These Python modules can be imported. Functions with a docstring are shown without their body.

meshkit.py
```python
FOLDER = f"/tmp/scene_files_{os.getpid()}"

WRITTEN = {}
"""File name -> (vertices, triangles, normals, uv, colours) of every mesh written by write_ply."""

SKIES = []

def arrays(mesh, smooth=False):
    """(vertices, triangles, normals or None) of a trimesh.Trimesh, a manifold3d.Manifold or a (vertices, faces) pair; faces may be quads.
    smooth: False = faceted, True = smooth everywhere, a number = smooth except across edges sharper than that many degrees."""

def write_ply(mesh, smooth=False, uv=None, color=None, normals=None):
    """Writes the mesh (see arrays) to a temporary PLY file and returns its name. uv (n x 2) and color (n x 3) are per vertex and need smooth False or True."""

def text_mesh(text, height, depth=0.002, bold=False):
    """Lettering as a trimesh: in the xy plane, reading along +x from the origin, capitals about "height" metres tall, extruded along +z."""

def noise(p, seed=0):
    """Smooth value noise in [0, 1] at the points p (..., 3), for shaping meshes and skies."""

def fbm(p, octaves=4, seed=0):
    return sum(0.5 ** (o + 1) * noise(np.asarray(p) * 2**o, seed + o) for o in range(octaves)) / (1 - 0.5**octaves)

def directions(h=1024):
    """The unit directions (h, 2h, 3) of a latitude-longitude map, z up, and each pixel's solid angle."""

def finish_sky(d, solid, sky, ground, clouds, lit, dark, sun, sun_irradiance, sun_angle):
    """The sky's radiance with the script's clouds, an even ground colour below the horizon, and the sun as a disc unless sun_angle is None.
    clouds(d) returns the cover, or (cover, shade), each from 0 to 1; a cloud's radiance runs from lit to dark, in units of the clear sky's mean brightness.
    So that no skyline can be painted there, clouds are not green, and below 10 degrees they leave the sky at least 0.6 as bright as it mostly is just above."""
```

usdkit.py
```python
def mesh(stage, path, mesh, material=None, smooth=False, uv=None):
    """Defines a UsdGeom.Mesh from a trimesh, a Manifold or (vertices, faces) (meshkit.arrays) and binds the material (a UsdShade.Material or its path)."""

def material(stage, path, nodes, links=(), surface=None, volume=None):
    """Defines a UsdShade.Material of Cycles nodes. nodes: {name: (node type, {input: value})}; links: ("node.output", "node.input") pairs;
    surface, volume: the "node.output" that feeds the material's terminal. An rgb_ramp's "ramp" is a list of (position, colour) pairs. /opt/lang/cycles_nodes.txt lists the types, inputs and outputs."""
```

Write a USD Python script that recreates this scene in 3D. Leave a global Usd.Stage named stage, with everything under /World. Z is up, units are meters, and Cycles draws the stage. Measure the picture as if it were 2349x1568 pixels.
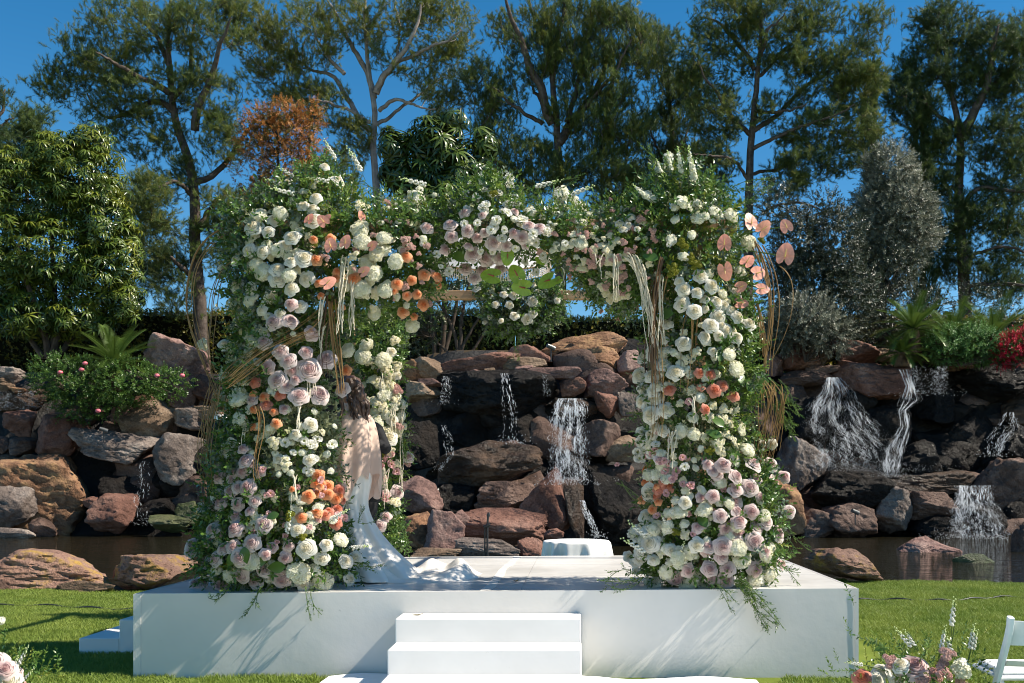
import math, random
import numpy as np
import trimesh
import manifold3d as m3
import usdkit, meshkit
from pxr import Usd, UsdGeom, UsdLux, UsdShade, Gf, Sdf, Vt

stage = Usd.Stage.CreateInMemory()
UsdGeom.SetStageUpAxis(stage, 'Z')
UsdGeom.SetStageMetersPerUnit(stage, 1.0)
UsdGeom.Xform.Define(stage, '/World')
UsdGeom.Scope.Define(stage, '/World/Looks')
rng = np.random.default_rng(7)
random.seed(7)

# ---------------- camera, sky, sun, exposure ----------------
F, CX, CY, EYE = 2284.0, 1325.0, 1100.0, 1.64       # the photograph, measured on a 2349 x 1568 print
cam = UsdGeom.Camera.Define(stage, '/World/camera')
cam.CreateFocalLengthAttr(35.0)
cam.CreateHorizontalApertureAttr(36.0)
cam.CreateVerticalApertureAttr(36.0 * 683 / 1024)
cam.CreateHorizontalApertureOffsetAttr(-(CX - 1174.5) / 2349 * 36.0)
cam.CreateVerticalApertureOffsetAttr((CY - 784) / 2349 * 36.0)
cam.CreateClippingRangeAttr(Gf.Vec2f(0.1, 2000))
_c = cam.GetPrim()
UsdGeom.Xformable(_c).AddTranslateOp().Set(Gf.Vec3d(0, 0, EYE))
UsdGeom.Xformable(_c).AddRotateXYZOp().Set(Gf.Vec3f(90, 0, 0))
cam.CreateExposureAttr(0.86)

SUN_E, SUN_A = math.radians(47), math.radians(-6.5)  # elevation, azimuth from +x towards +y
SUN = np.array([math.cos(SUN_E) * math.cos(SUN_A), math.cos(SUN_E) * math.sin(SUN_A), math.sin(SUN_E)])
sky = UsdLux.DomeLight.Define(stage, '/World/sky')
sky_m = usdkit.material(stage, '/World/Looks/sky', {
    's': ('sky_texture', {'sky_type': 'single_scattering', 'sun_disc': False, 'sun_elevation': SUN_E, 'sun_rotation': math.atan2(SUN[0], SUN[1]),
                          'altitude': 900.0, 'air_density': 1.0, 'aerosol_density': 0.2, 'ozone_density': 1.3}),
    'h': ('hsv', {'hue': 0.493, 'saturation': 1.42, 'value': 0.95}), 'b': ('background_shader', {'strength': 0.085})}, [('s.color', 'h.color'), ('h.color', 'b.color')], surface='b.background')
UsdShade.MaterialBindingAPI.Apply(sky.GetPrim()).Bind(sky_m)
sky.GetPrim().SetCustomDataByKey('kind', 'structure')
sun = UsdLux.DistantLight.Define(stage, '/World/sun')
sun.CreateIntensityAttr(1.25)
sun.CreateAngleAttr(0.5)
sun.CreateColorAttr(Gf.Vec3f(1.0, 0.92, 0.79))
sun.CreateNormalizeAttr(True)
_z = SUN; _x = np.cross([0, 0, 1.0], _z); _x /= np.linalg.norm(_x); _y = np.cross(_z, _x)
UsdGeom.Xformable(sun.GetPrim()).AddTransformOp().Set(Gf.Matrix4d(*_x, 0, *_y, 0, *_z, 0, 0, 0, 0, 1))

# ---------------- helpers ----------------
def W(dx, dy, Y):
    "the point at depth Y seen at print position dx, dy"
    return np.array([(dx - CX) / F * Y, Y, EYE - (dy - CY) / F * Y])

def S(d, Y):
    return d / F * Y

_used = {}
def pathname(parent, name):
    base = (parent.GetPath().pathString if parent is not None else '/World') + '/' + name
    n = _used.get(base, 0)
    _used[base] = n + 1
    return base if n == 0 else '%s_%03d' % (base, n)

def tag(prim, label=None, cat=None, group=None, kind=None):
    p = prim.GetPrim() if hasattr(prim, 'GetPrim') else prim
    for k, v in (('label', label), ('category', cat), ('group', group), ('kind', kind)):
        if v:
            p.SetCustomDataByKey(k, v)
    return p

class MB:
    def __init__(s):
        s.v, s.f, s.c, s.n = [], [], [], 0
    def add(s, V, Fc, col=None):
        V = np.asarray(V, float); Fc = np.asarray(Fc, int)
        if Fc.shape[1] == 4:
            Fc = np.vstack([Fc[:, [0, 1, 2]], Fc[:, [0, 2, 3]]])
        s.v.append(V); s.f.append(Fc + s.n); s.n += len(V)
        c = np.ones((len(V), 3)) if col is None else np.broadcast_to(np.asarray(col, float), (len(V), 3))
        s.c.append(c)
        return s
    def arrays(s):
        return np.vstack(s.v), np.vstack(s.f), np.vstack(s.c)

def put(name, geo, mat, parent=None, smooth=False, label=None, cat=None, group=None, kind=None, path=None):
    path = path or pathname(parent, name)
    col = None
    if isinstance(geo, MB):
        V, Fc, col = geo.arrays()
        if np.all(col == 1): col = None
        geo = (V, Fc)
    m = usdkit.mesh(stage, path, geo, mat, smooth=smooth)
    if col is not None and smooth in (True, False):
        UsdGeom.PrimvarsAPI(m).CreatePrimvar('Col', Sdf.ValueTypeNames.Color3fArray, 'vertex').Set(Vt.Vec3fArray.FromNumpy(col.astype(np.float32)))
    tag(m, label, cat, group, kind)
    return m.GetPrim()

def thing(name, label=None, cat=None, group=None, loc=(0, 0, 0), kind=None, parent=None, path=None):
    x = UsdGeom.Xform.Define(stage, path or pathname(parent, name))
    if tuple(loc) != (0, 0, 0):
        x.AddTranslateOp().Set(Gf.Vec3d(*map(float, loc)))
    return tag(x, label, cat, group, kind)

def grid_faces(nu, nv, closed=False):
    f = []
    i, j = np.meshgrid(np.arange(nu - (0 if closed else 1)), np.arange(nv - 1), indexing='ij')
    a = i * nv + j; b = ((i + 1) % nu) * nv + j
    return np.stack([a, b, b + 1, a + 1], -1).reshape(-1, 4)

def tube(P, R, n=6, cap=True):
    P = np.asarray(P, float); k = len(P)
    R = np.broadcast_to(np.asarray(R, float), (k,))
    T = np.gradient(P, axis=0); T /= np.maximum(np.linalg.norm(T, axis=1, keepdims=True), 1e-9)
    u = np.cross(T[0], [0.3, 0.5, 0.81]); 
    if np.linalg.norm(u) < 1e-3: u = np.cross(T[0], [1, 0, 0])
    U = np.zeros((k, 3))
    for i in range(k):
        u = u - T[i] * (u @ T[i]); u /= max(np.linalg.norm(u), 1e-9); U[i] = u
    B = np.cross(T, U)
    a = np.arange(n) / n * 2 * np.pi
    V = P[:, None] + R[:, None, None] * (np.cos(a)[None, :, None] * U[:, None] + np.sin(a)[None, :, None] * B[:, None])
    V = V.reshape(-1, 3)
    i, j = np.meshgrid(np.arange(k - 1), np.arange(n), indexing='ij')
    f = np.stack([i * n + j, i * n + (j + 1) % n, (i + 1) * n + (j + 1) % n, (i + 1) * n + j], -1).reshape(-1, 4)
    f = np.vstack([f[:, [0, 1, 2]], f[:, [0, 2, 3]]])
    if cap:
        V = np.vstack([V, P[:1], P[-1:]])
        c0, c1 = len(V) - 2, len(V) - 1
        q = np.arange(n)
        f = np.vstack([f, np.stack([np.full(n, c0), (q + 1) % n, q], 1), np.stack([np.full(n, c1), (k - 1) * n + q, (k - 1) * n + (q + 1) % n], 1)])
    return V, f

def smoothline(P, n=24):
    from scipy.interpolate import CubicSpline
    P = np.asarray(P, float)
    if len(P) < 3:
        return P[0] + np.linspace(0, 1, n)[:, None] * (P[-1] - P[0])
    t = np.r_[0, np.cumsum(np.linalg.norm(np.diff(P, axis=0), axis=1))]
    return CubicSpline(t, P)(np.linspace(0, t[-1], n))

def boxm(x0, x1, y0, y1, z0, z1, bev=0.006):
    b = bev
    pts = [(x, y, z) for x in (x0 + b, x1 - b) for y in (y0 + b, y1 - b) for z in (z0 + b, z1 - b)]
    h = []
    for p in pts:
        for d in ((b, 0, 0), (0, b, 0), (0, 0, b)):
            for s in (-1, 1):
                h.append(np.array(p) + s * np.array(d))
    return m3.Manifold.hull_points(np.array(h)) 

def prism(pts_xy, z0, z1):
    "closed prism over a convex polygon; z1 may be per vertex"
    n = len(pts_xy); z1 = np.broadcast_to(z1, (n,))
    V = np.vstack([np.c_[pts_xy, np.full(n, z0)], np.c_[pts_xy, z1]])
    f = []
    for i in range(n):
        j = (i + 1) % n
        f += [[i, j, n + j], [i, n + j, n + i]]
    for i in range(1, n - 1):
        f += [[0, i + 1, i], [n, n + i, n + i + 1]]
    return V, np.array(f)

def quats_from_z(D, roll):
    "unit quaternions (w, x, y, z) that turn +z to D, after a roll about z"
    D = D / np.maximum(np.linalg.norm(D, axis=1, keepdims=True), 1e-9)
    w = 1 + D[:, 2]
    q = np.stack([w, -D[:, 1], D[:, 0], np.zeros(len(D))], 1)
    bad = w < 1e-5
    q[bad] = [0, 1, 0, 0]
    q /= np.linalg.norm(q, axis=1, keepdims=True)
    c, s = np.cos(roll / 2), np.sin(roll / 2)
    a, b, cc, d = q.T
    return np.stack([a * c - d * s, b * c + cc * s, cc * c - b * s, a * s + d * c], 1)

def instancer(name, protos, P, Q, Sc, idx=None, parent=None, label=None, cat=None, group=None, kind=None):
    "protos: list of (geometry, material, smooth)"
    path = pathname(parent, name)
    pi = UsdGeom.PointInstancer.Define(stage, path)
    rel = pi.CreatePrototypesRel()
    for k, (g, m, sm) in enumerate(protos):
        pth = '%s/kind%s' % (path, '' if k == 0 else '_%03d' % k)
        put('x', g, m, smooth=sm, path=pth)
        rel.AddTarget(pth)
    n = len(P)
    if idx is None: idx = rng.integers(0, len(protos), n)
    pi.CreateProtoIndicesAttr(Vt.IntArray.FromNumpy(np.asarray(idx, np.int32)))
    pi.CreatePositionsAttr(Vt.Vec3fArray.FromNumpy(np.asarray(P, np.float32)))
    pi.CreateOrientationsAttr(Vt.QuathArray([Gf.Quath(float(a), float(b), float(c), float(d)) for a, b, c, d in Q]))
    Sc = np.asarray(Sc, np.float32)
    if Sc.ndim == 1: Sc = np.repeat(Sc[:, None], 3, 1)
    pi.CreateScalesAttr(Vt.Vec3fArray.FromNumpy(np.ascontiguousarray(Sc)))
    return tag(pi, label, cat, group, kind)

def unit(v):
    v = np.asarray(v, float)
    return v / np.maximum(np.linalg.norm(v, axis=-1, keepdims=True), 1e-9)

def inst(klass, name, parent, R, t, s=1.0, label=None, cat=None, group=None):
    "an instance of a class prim: R columns are the axes"
    x = UsdGeom.Xform.Define(stage, pathname(parent, name))
    M = (np.asarray(R) * s).T
    x.AddTransformOp().Set(Gf.Matrix4d(*M[0], 0, *M[1], 0, *M[2], 0, *map(float, t), 1))
    p = x.GetPrim()
    p.GetReferences().AddInternalReference(klass)
    p.SetInstanceable(True)
    return tag(p, label, cat, group)

def klass(name):
    p = stage.CreateClassPrim('/World/kind_of_' + name)
    p.SetTypeName('Xform')
    return p

def frame(n, up=(0, 0, 1), roll=0.0):
    "axes with z along n"
    z = unit(n); x = np.cross(up, z)
    if np.linalg.norm(x) < 1e-3: x = np.array([1.0, 0, 0])
    x = unit(x); y = np.cross(z, x)
    c, s = math.cos(roll), math.sin(roll)
    return np.stack([x * c + y * s, y * c - x * s, z], 1)

# ---------------- materials ----------------
LK = '/World/Looks/'
def plain(name, col, rough=0.6, spec=0.5, **kw):
    return usdkit.material(stage, LK + name, {'p': ('principled_bsdf', {'base_color': col, 'roughness': rough, 'specular_ior_level': spec, **kw})}, surface='p.BSDF')

def noisy(name, stops, scale=3.0, rough=0.8, spec=0.4, bump=0.0, bscale=20.0, detail=6.0, bdist=0.05, vary=0.0, coord='position', stretch=None, rough2=None):
    n = {'g': ('geometry', {}), 'n': ('noise_texture', {'scale': scale, 'detail': detail, 'roughness': 0.6}),
         'r': ('rgb_ramp', {'ramp': stops}), 'p': ('principled_bsdf', {'roughness': rough, 'specular_ior_level': spec})}
    l = [('n.fac', 'r.fac')]
    src = 'g.position'
    if stretch:
        n['m'] = ('mapping', {'scale': stretch}); l += [('g.position', 'm.vector')]; src = 'm.vector'
    l += [(src, 'n.vector')]
    out = 'r.color'
    if vary:
        n['o'] = ('object_info', {}); n['mr'] = ('map_range', {'to_min': 1 - vary, 'to_max': 1 + vary})
        n['hs'] = ('hsv', {}); l += [('o.random', 'mr.value'), ('mr.result', 'hs.value'), (out, 'hs.color')]
        out = 'hs.color'
    l += [(out, 'p.base_color')]
    if bump:
        n['bn'] = ('noise_texture', {'scale': bscale, 'detail': 8.0, 'roughness': 0.65}); n['bp'] = ('bump', {'strength': bump, 'distance': bdist})
        l += [(src, 'bn.vector'), ('bn.fac', 'bp.height'), ('bp.normal', 'p.normal')]
    if rough2 is not None:
        n['rr'] = ('map_range', {'from_min': 0.35, 'from_max': 0.65, 'to_min': rough, 'to_max': rough2})
        l += [('n.fac', 'rr.value'), ('rr.result', 'p.roughness')]
    return usdkit.material(stage, LK + name, n, l, surface='p.BSDF')

def leafy(name, colA, colB, rough=0.45, trans=0.3, spec=0.4, tcol=None, useCol=False):
    "leaf or petal: reflecting and letting light through, varying from copy to copy"
    n = {'o': ('object_info', {}), 'g': ('geometry', {}), 'wn': ('noise_texture', {'scale': 2.5, 'detail': 2.0}), 'ad': ('math', {'math_type': 'add'}), 'sb': ('math', {'math_type': 'multiply', 'value2': 0.5}),
         'mx': ('mix_color', {'a': colA, 'b': colB}), 'p': ('principled_bsdf', {'roughness': rough, 'specular_ior_level': spec}),
         't': ('translucent_bsdf', {}), 'mc': ('mix_closure', {'fac': trans})}
    l = [('g.position', 'wn.vector'), ('o.random', 'ad.value1'), ('wn.fac', 'ad.value2'), ('ad.value', 'sb.value1'), ('sb.value', 'mx.fac')]
    out = 'mx.result'
    if useCol:
        n['at'] = ('attribute', {'attribute': 'Col'}); n['ml'] = ('mix_color', {'blend_type': 'multiply', 'fac': 1.0})
        l += [(out, 'ml.a'), ('at.color', 'ml.b')]; out = 'ml.result'
    l += [(out, 'p.base_color')]
    if tcol:
        n['tm'] = ('mix_color', {'blend_type': 'multiply', 'fac': 1.0, 'b': tcol}); l += [(out, 'tm.a'), ('tm.result', 't.color')]
    else:
        l += [(out, 't.color')]
    l += [('p.BSDF', 'mc.closure1'), ('t.BSDF', 'mc.closure2')]
    return usdkit.material(stage, LK + name, n, l, surface='mc.closure')

def scuffed(name, stops, **kw):
    "a noisy white skin with a few thin grey scuffs and specks"
    m = noisy(name, stops, **kw)
    P = LK + name
    def sh(n, kind, **inp):
        s = UsdShade.Shader.Define(stage, P + '/' + n); s.CreateIdAttr('cycles_' + kind)
        for k, v in inp.items():
            if isinstance(v, str): s.CreateInput(k, Sdf.ValueTypeNames.Token).Set(v)
            elif np.ndim(v) == 0: s.CreateInput(k, Sdf.ValueTypeNames.Float).Set(float(v))
            else: s.CreateInput(k, Sdf.ValueTypeNames.Float3).Set(Gf.Vec3f(*v))
        return s
    def ln(a, ao, b_, bi): b_.CreateInput(bi, Sdf.ValueTypeNames.Token).ConnectToSource(a.CreateOutput(ao, Sdf.ValueTypeNames.Token))
    geo = UsdShade.Shader.Get(stage, P + '/g'); p = UsdShade.Shader.Get(stage, P + '/p'); r = UsdShade.Shader.Get(stage, P + '/r')
    mp = sh('scuff_map', 'mapping', scale=(3.0, 3.0, 5.5), rotation=(0.3, 0.5, 0.2)); n1 = sh('scuff_noise', 'noise_texture', scale=3.2, detail=9.0, roughness=0.72)
    mr = sh('scuff_range', 'map_range', from_min=0.665, from_max=0.72, to_min=0.0, to_max=0.45); mr.CreateInput('clamp', Sdf.ValueTypeNames.Bool).Set(True)
    mx = sh('scuff_mix', 'mix_color', b=(0.33, 0.32, 0.30))
    ln(geo, 'position', mp, 'vector'); ln(mp, 'vector', n1, 'vector'); ln(n1, 'fac', mr, 'value'); ln(mr, 'result', mx, 'fac'); ln(r, 'color', mx, 'a'); ln(mx, 'result', p, 'base_color')
    return m
# ---------------- ground, water, bank ----------------
WATER = -0.03
def smoothstep(a, b, x):
    t = np.clip((x - a) / (b - a), 0, 1)
    return t * t * (3 - 2 * t)
def bank_y(x):
    "depth of the foot of the rock bank at x"
    return 29.0 - 5.6 * np.exp(-((x + 1.4) / 4.2) ** 4)
def shore_y(x):
    "depth of the near shore of the pond"
    return 15.9 + 0.5 * np.sin(x * 0.5 + 1) + 0.012 * np.where(x > 0, -(x - 5) * np.abs(x - 5) * 0.9, 0) - 0.25 * np.clip(-x - 3, 0, 4)
def ground_z(x, y):
    lawn = 0.0 + 0.05 * (meshkit.noise(np.stack([x * 0.35, y * 0.35, 0 * x], -1), 3) - 0.5) * smoothstep(9.5, 12, y)
    bed = -0.7
    s = smoothstep(0.0, 0.55, y - shore_y(x))
    z = lawn * (1 - s) + bed * s
    d = y - bank_y(x)
    top = 5.2
    r = meshkit.fbm(np.stack([x * 0.6, y * 0.6, 0 * x], -1), 4, 5) - 0.5
    b = smoothstep(0.2, 4.2, d)
    zb = bed + (top - bed) * b + r * 1.1 * np.clip(b * (1 - b) * 4, 0, 1) + 0.25 * r * (b > 0.99)
    return np.where(d > 0, zb, z)
xs = np.unique(np.r_[np.linspace(-300, -22, 14), np.linspace(-22, 22, 190), np.linspace(22, 300, 14)])
ys = np.unique(np.r_[np.linspace(-40, 4, 8), np.linspace(4, 20, 70), np.linspace(20, 36, 110), np.linspace(36, 60, 12), np.linspace(60, 400, 12)])
gx, gy = np.meshgrid(xs, ys, indexing='ij')
gz = ground_z(gx, gy)
V = np.stack([gx, gy, gz], -1).reshape(-1, 3)
Fq = grid_faces(len(xs), len(ys))
ymid = V[Fq].mean(1)[:, 1]; xm = V[Fq].mean(1)[:, 0]
isb = ymid > (shore_y(xm) + 0.45)
grass_soil = noisy('grass_soil', [(0.3, (0.08, 0.115, 0.018)), (0.7, (0.15, 0.185, 0.03))], scale=1.5, rough=0.9, spec=0.1, bump=0.4, bscale=60, bdist=0.02)
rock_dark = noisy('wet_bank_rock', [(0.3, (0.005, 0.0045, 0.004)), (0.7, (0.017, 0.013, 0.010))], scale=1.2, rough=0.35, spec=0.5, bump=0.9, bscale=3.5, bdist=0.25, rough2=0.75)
soil = noisy('plateau_soil', [(0.3, (0.03, 0.022, 0.014)), (0.7, (0.07, 0.05, 0.03))], scale=2, rough=0.95, spec=0.1, bump=0.5, bscale=12)
def sub(V, Fq):
    u, inv = np.unique(Fq, return_inverse=True)
    return V[u], inv.reshape(Fq.shape)
put('lawn', sub(V, Fq[~isb]), grass_soil, smooth=True, kind='structure')
plat = isb & (ymid > bank_y(xm) + 4.0)
put('rock_bank', sub(V, Fq[isb & ~plat]), rock_dark, smooth=True, kind='structure')
put('planting_terrace', sub(V, Fq[plat]), soil, smooth=True, kind='structure')

water_m = usdkit.material(stage, LK + 'pond_water', {
    'g': ('geometry', {}), 'm': ('mapping', {'scale': (1.1, 5.0, 1.0)}), 'n': ('noise_texture', {'scale': 1.6, 'detail': 3.0, 'roughness': 0.55}),
    'm2': ('mapping', {'scale': (0.5, 1.6, 1.0)}), 'n2': ('noise_texture', {'scale': 0.7, 'detail': 1.0}),
    'ad': ('math', {'math_type': 'add'}), 'b': ('bump', {'strength': 0.8, 'distance': 0.09}),
    'p': ('principled_bsdf', {'base_color': (0.012, 0.010, 0.005), 'roughness': 0.03, 'ior': 1.33, 'specular_ior_level': 0.5})},
    [('g.position', 'm.vector'), ('m.vector', 'n.vector'), ('g.position', 'm2.vector'), ('m2.vector', 'n2.vector'), ('n.fac', 'ad.value1'), ('n2.fac', 'ad.value2'),
     ('ad.value', 'b.height'), ('b.normal', 'p.normal')], surface='p.BSDF')
wx = np.linspace(-40, 40, 81); wy = np.linspace(13.5, 31, 30)
a, b = np.meshgrid(wx, wy, indexing='ij')
put('pond_water', (np.stack([a, b, np.full_like(a, WATER)], -1).reshape(-1, 3), grid_faces(81, 30)), water_m, smooth=True, kind='structure')

# grass blades on the lawn: patches of blades, set side by side
grass_m = leafy('grass_blade', (0.13, 0.21, 0.032), (0.29, 0.345, 0.07), rough=0.5, trans=0.35, spec=0.3)
def grass_patch(n, size, h, seed):
    r = np.random.default_rng(seed)
    x, y = r.uniform(-size / 2, size / 2, (2, n))
    a = r.uniform(0, 2 * np.pi, n); hh = h * r.uniform(0.5, 1.2, n); w = r.uniform(0.0022, 0.004, n)
    ln = r.normal(0, 0.5, (n, 2)) * hh[:, None]
    b0 = np.stack([x - w * np.cos(a), y - w * np.sin(a), 0 * x], 1); b1 = np.stack([x + w * np.cos(a), y + w * np.sin(a), 0 * x], 1)
    mid = np.stack([x + ln[:, 0] * .35, y + ln[:, 1] * .35, hh * 0.6], 1)
    d = np.stack([w * np.cos(a), w * np.sin(a), 0 * x], 1) * 0.8
    tip = np.stack([x + ln[:, 0], y + ln[:, 1], hh], 1)
    V = np.stack([b0, b1, mid + d, mid - d, tip], 1).reshape(-1, 3)
    o = np.arange(n)[:, None] * 5
    f = np.vstack([o + [0, 1, 2], o + [0, 2, 3], o + [3, 2, 4]])
    return V, f
gp, gs = [], []
stp = 0.42
for x in np.arange(-9.5, 10.5, stp):
    for y in np.arange(5.0, 17.5, stp):
        xx, yy = x + rng.uniform(-.1, .1), y + rng.uniform(-.1, .1)
        px = (xx / yy) * F + CX
        if px < -150 or px > 2500: continue
        if yy > float(shore_y(np.array(xx))) + 0.22: continue
        if -3.55 < xx < 2.95 and 8.35 < yy < 12.0: continue
        if -1.75 < xx < 1.35 and yy < 8.1: continue
        if -2.0 < xx < 1.45 and 7.8 < yy < 8.3: continue
        if -4.7 < xx < -3.6 and 9.4 < yy < 10.4: continue
        gp.append((xx, yy, float(ground_z(np.array(xx), np.array(yy)))))
gp = np.array(gp)
ang = rng.integers(0, 4, len(gp)) * np.pi / 2 + rng.uniform(-.3, .3, len(gp))
q = np.stack([np.cos(ang / 2), 0 * ang, 0 * ang, np.sin(ang / 2)], 1)
instancer('grass', [(grass_patch(1500, 0.58, 0.042, s), grass_m, False) for s in range(3)], gp, q, np.stack([np.ones(len(gp)), np.ones(len(gp)), rng.uniform(0.75, 1.25, len(gp))], 1),
          label='short green lawn grass round the white stage', cat='grass', kind='stuff')

# ---------------- white stage with steps ----------------
white_vinyl = scuffed('white_vinyl', [(0.3, (0.62, 0.60, 0.57)), (0.7, (0.68, 0.66, 0.63))], scale=0.9, rough=0.22, spec=0.5, bump=0.12, bscale=2.5, bdist=0.02, rough2=0.34)
white_cloth_board = scuffed('white_wrap', [(0.3, (0.66, 0.63, 0.59)), (0.7, (0.72, 0.69, 0.65))], scale=1.4, rough=0.45, spec=0.4, bump=0.12, bscale=5.0, bdist=0.02)
white_paint = scuffed('white_painted_wood', [(0.3, (0.72, 0.70, 0.67)), (0.7, (0.78, 0.76, 0.73))], scale=2.5, rough=0.5, spec=0.4, bump=0.06, bscale=30, bdist=0.01)
tape_m = noisy('white_tape', [(0.3, (0.69, 0.66, 0.62)), (0.7, (0.77, 0.74, 0.70))], scale=8, rough=0.35, bump=0.25, bscale=14, bdist=0.02)
Y0 = 8.24; SK = 0.0; DEPTH = 3.78
xl, xr = (312 - CX) / F * Y0, (1964 - CX) / F * Y0
zl, zr = 0.690, 0.735
def stage_z(x, y=None):
    return zl + (zr - zl) * (np.asarray(x, float) - xl) / (xr - xl)
st = thing('stage', 'low wide white stage that carries the flower arch', 'stage')
nd = 3
for k in range(nd):         # the deck lies in three strips, front to back
    ya, yb = Y0 + 0.004 + DEPTH * k / nd + (0.003 if k else 0), Y0 + DEPTH * (k + 1) / nd - (0.003 if k < nd - 1 else 0)
    for i in range(2):
        xm_ = (xl + xr) / 2 + 0.2
        xa, xb = (xl + 0.004, xm_ - 0.002) if i == 0 else (xm_ + 0.002, xr - 0.004)
        P = np.array([(xa, ya), (xb, ya), (xb, yb), (xa, yb)])
        put('deck_panel', prism(P, 0.62, [stage_z(p[0]) for p in P]), white_vinyl, st)
put('frame', prism(np.array([(xl + .03, Y0 + .03), (xr - .03, Y0 + .03), (xr - .03, Y0 + DEPTH - .03), (xl + .03, Y0 + DEPTH - .03)]), -0.05, 0.615), white_cloth_board, st)
def facing(ax, bx, y, zt0, zt1, th=0.02, nx=60, nz=10, amp=0.004, seed=1):
    "the wrapped face of the stage: a board with a slightly wavy skin"
    u, w = np.meshgrid(np.linspace(0, 1, nx), np.linspace(0, 1, nz), indexing='ij')
    x = ax + (bx - ax) * u; z = -0.06 + (zt0 + (zt1 - zt0) * u + 0.06) * w
    n = meshkit.fbm(np.stack([x * 1.5, z * 2.2, 0 * x + seed], -1), 3, seed) - 0.5
    return x, z, n * amp * 2
x, z, d = facing(xl - .004, xr + .004, Y0, zl + .004, zr + .004)
Vf = np.stack([x, Y0 - 0.012 + d, z], -1).reshape(-1, 3); Vb = Vf.copy(); Vb[:, 1] = Y0 + 0.0
nf = len(Vf); fq = grid_faces(60, 10)
put('front_facing', (np.vstack([Vf, Vb]), np.vstack([fq, fq[:, ::-1] + nf, [[0, nf, nf + 590, 590]][:0] if False else np.array([[i * 10 + 9, (i + 1) * 10 + 9, nf + (i + 1) * 10 + 9, nf + i * 10 + 9] for i in range(59)])])), white_cloth_board, st, smooth=40)
for s, xx in ((-1, xl), (1, xr)):
    P = np.array([(xx - .012, Y0), (xx + .0, Y0), (xx + .0, Y0 + DEPTH), (xx - .012, Y0 + DEPTH)]) if s < 0 else np.array([(xx, Y0), (xx + .012, Y0), (xx + .012, Y0 + DEPTH), (xx, Y0 + DEPTH)])
    put('side_facing', prism(P, -0.05, [stage_z(p[0]) + .003 for p in P]), white_cloth_board, st)
# edge trim and folded corner wrap on the right, tape over the front edge
e = np.array([(xr - 0.012, Y0 - .0185), (xr + .016, Y0 - .0185), (xr + .016, Y0 - .0165), (xr - 0.012, Y0 - .0165)])
put('corner_wrap', prism(e, -0.04, zr + .004), white_cloth_board, st)
e = np.array([(xl - 0.016, Y0 - .0165), (xl + .045, Y0 - .0165), (xl + .045, Y0 - .0135), (xl - 0.016, Y0 - .0135)])
put('corner_wrap', prism(e, -0.04, zl + .002), tape_m, st)
# strip of white tape across the deck seam, running to the back
A = W(1105, 1345, 8.3)[0]
n = 40; t = np.linspace(0, 1, n)
yy = Y0 + 0.01 + (DEPTH - .05) * t
xa = (1100 - CX) / F * Y0 + t * 0.04 + 0.012 * np.sin(t * 9); wd = 0.085 + 0.01 * np.sin(t * 21)
V = np.vstack([np.c_[xa, yy, stage_z(xa) + .004 + .002 * np.sin(t * 40)], np.c_[xa + wd, yy, stage_z(xa) + .004 + .002 * np.cos(t * 33)]])
f = np.array([[i, n + i, n + i + 1, i + 1] for i in range(n - 1)])
put('seam_tape', (V, f), tape_m, st, smooth=True)

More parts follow.
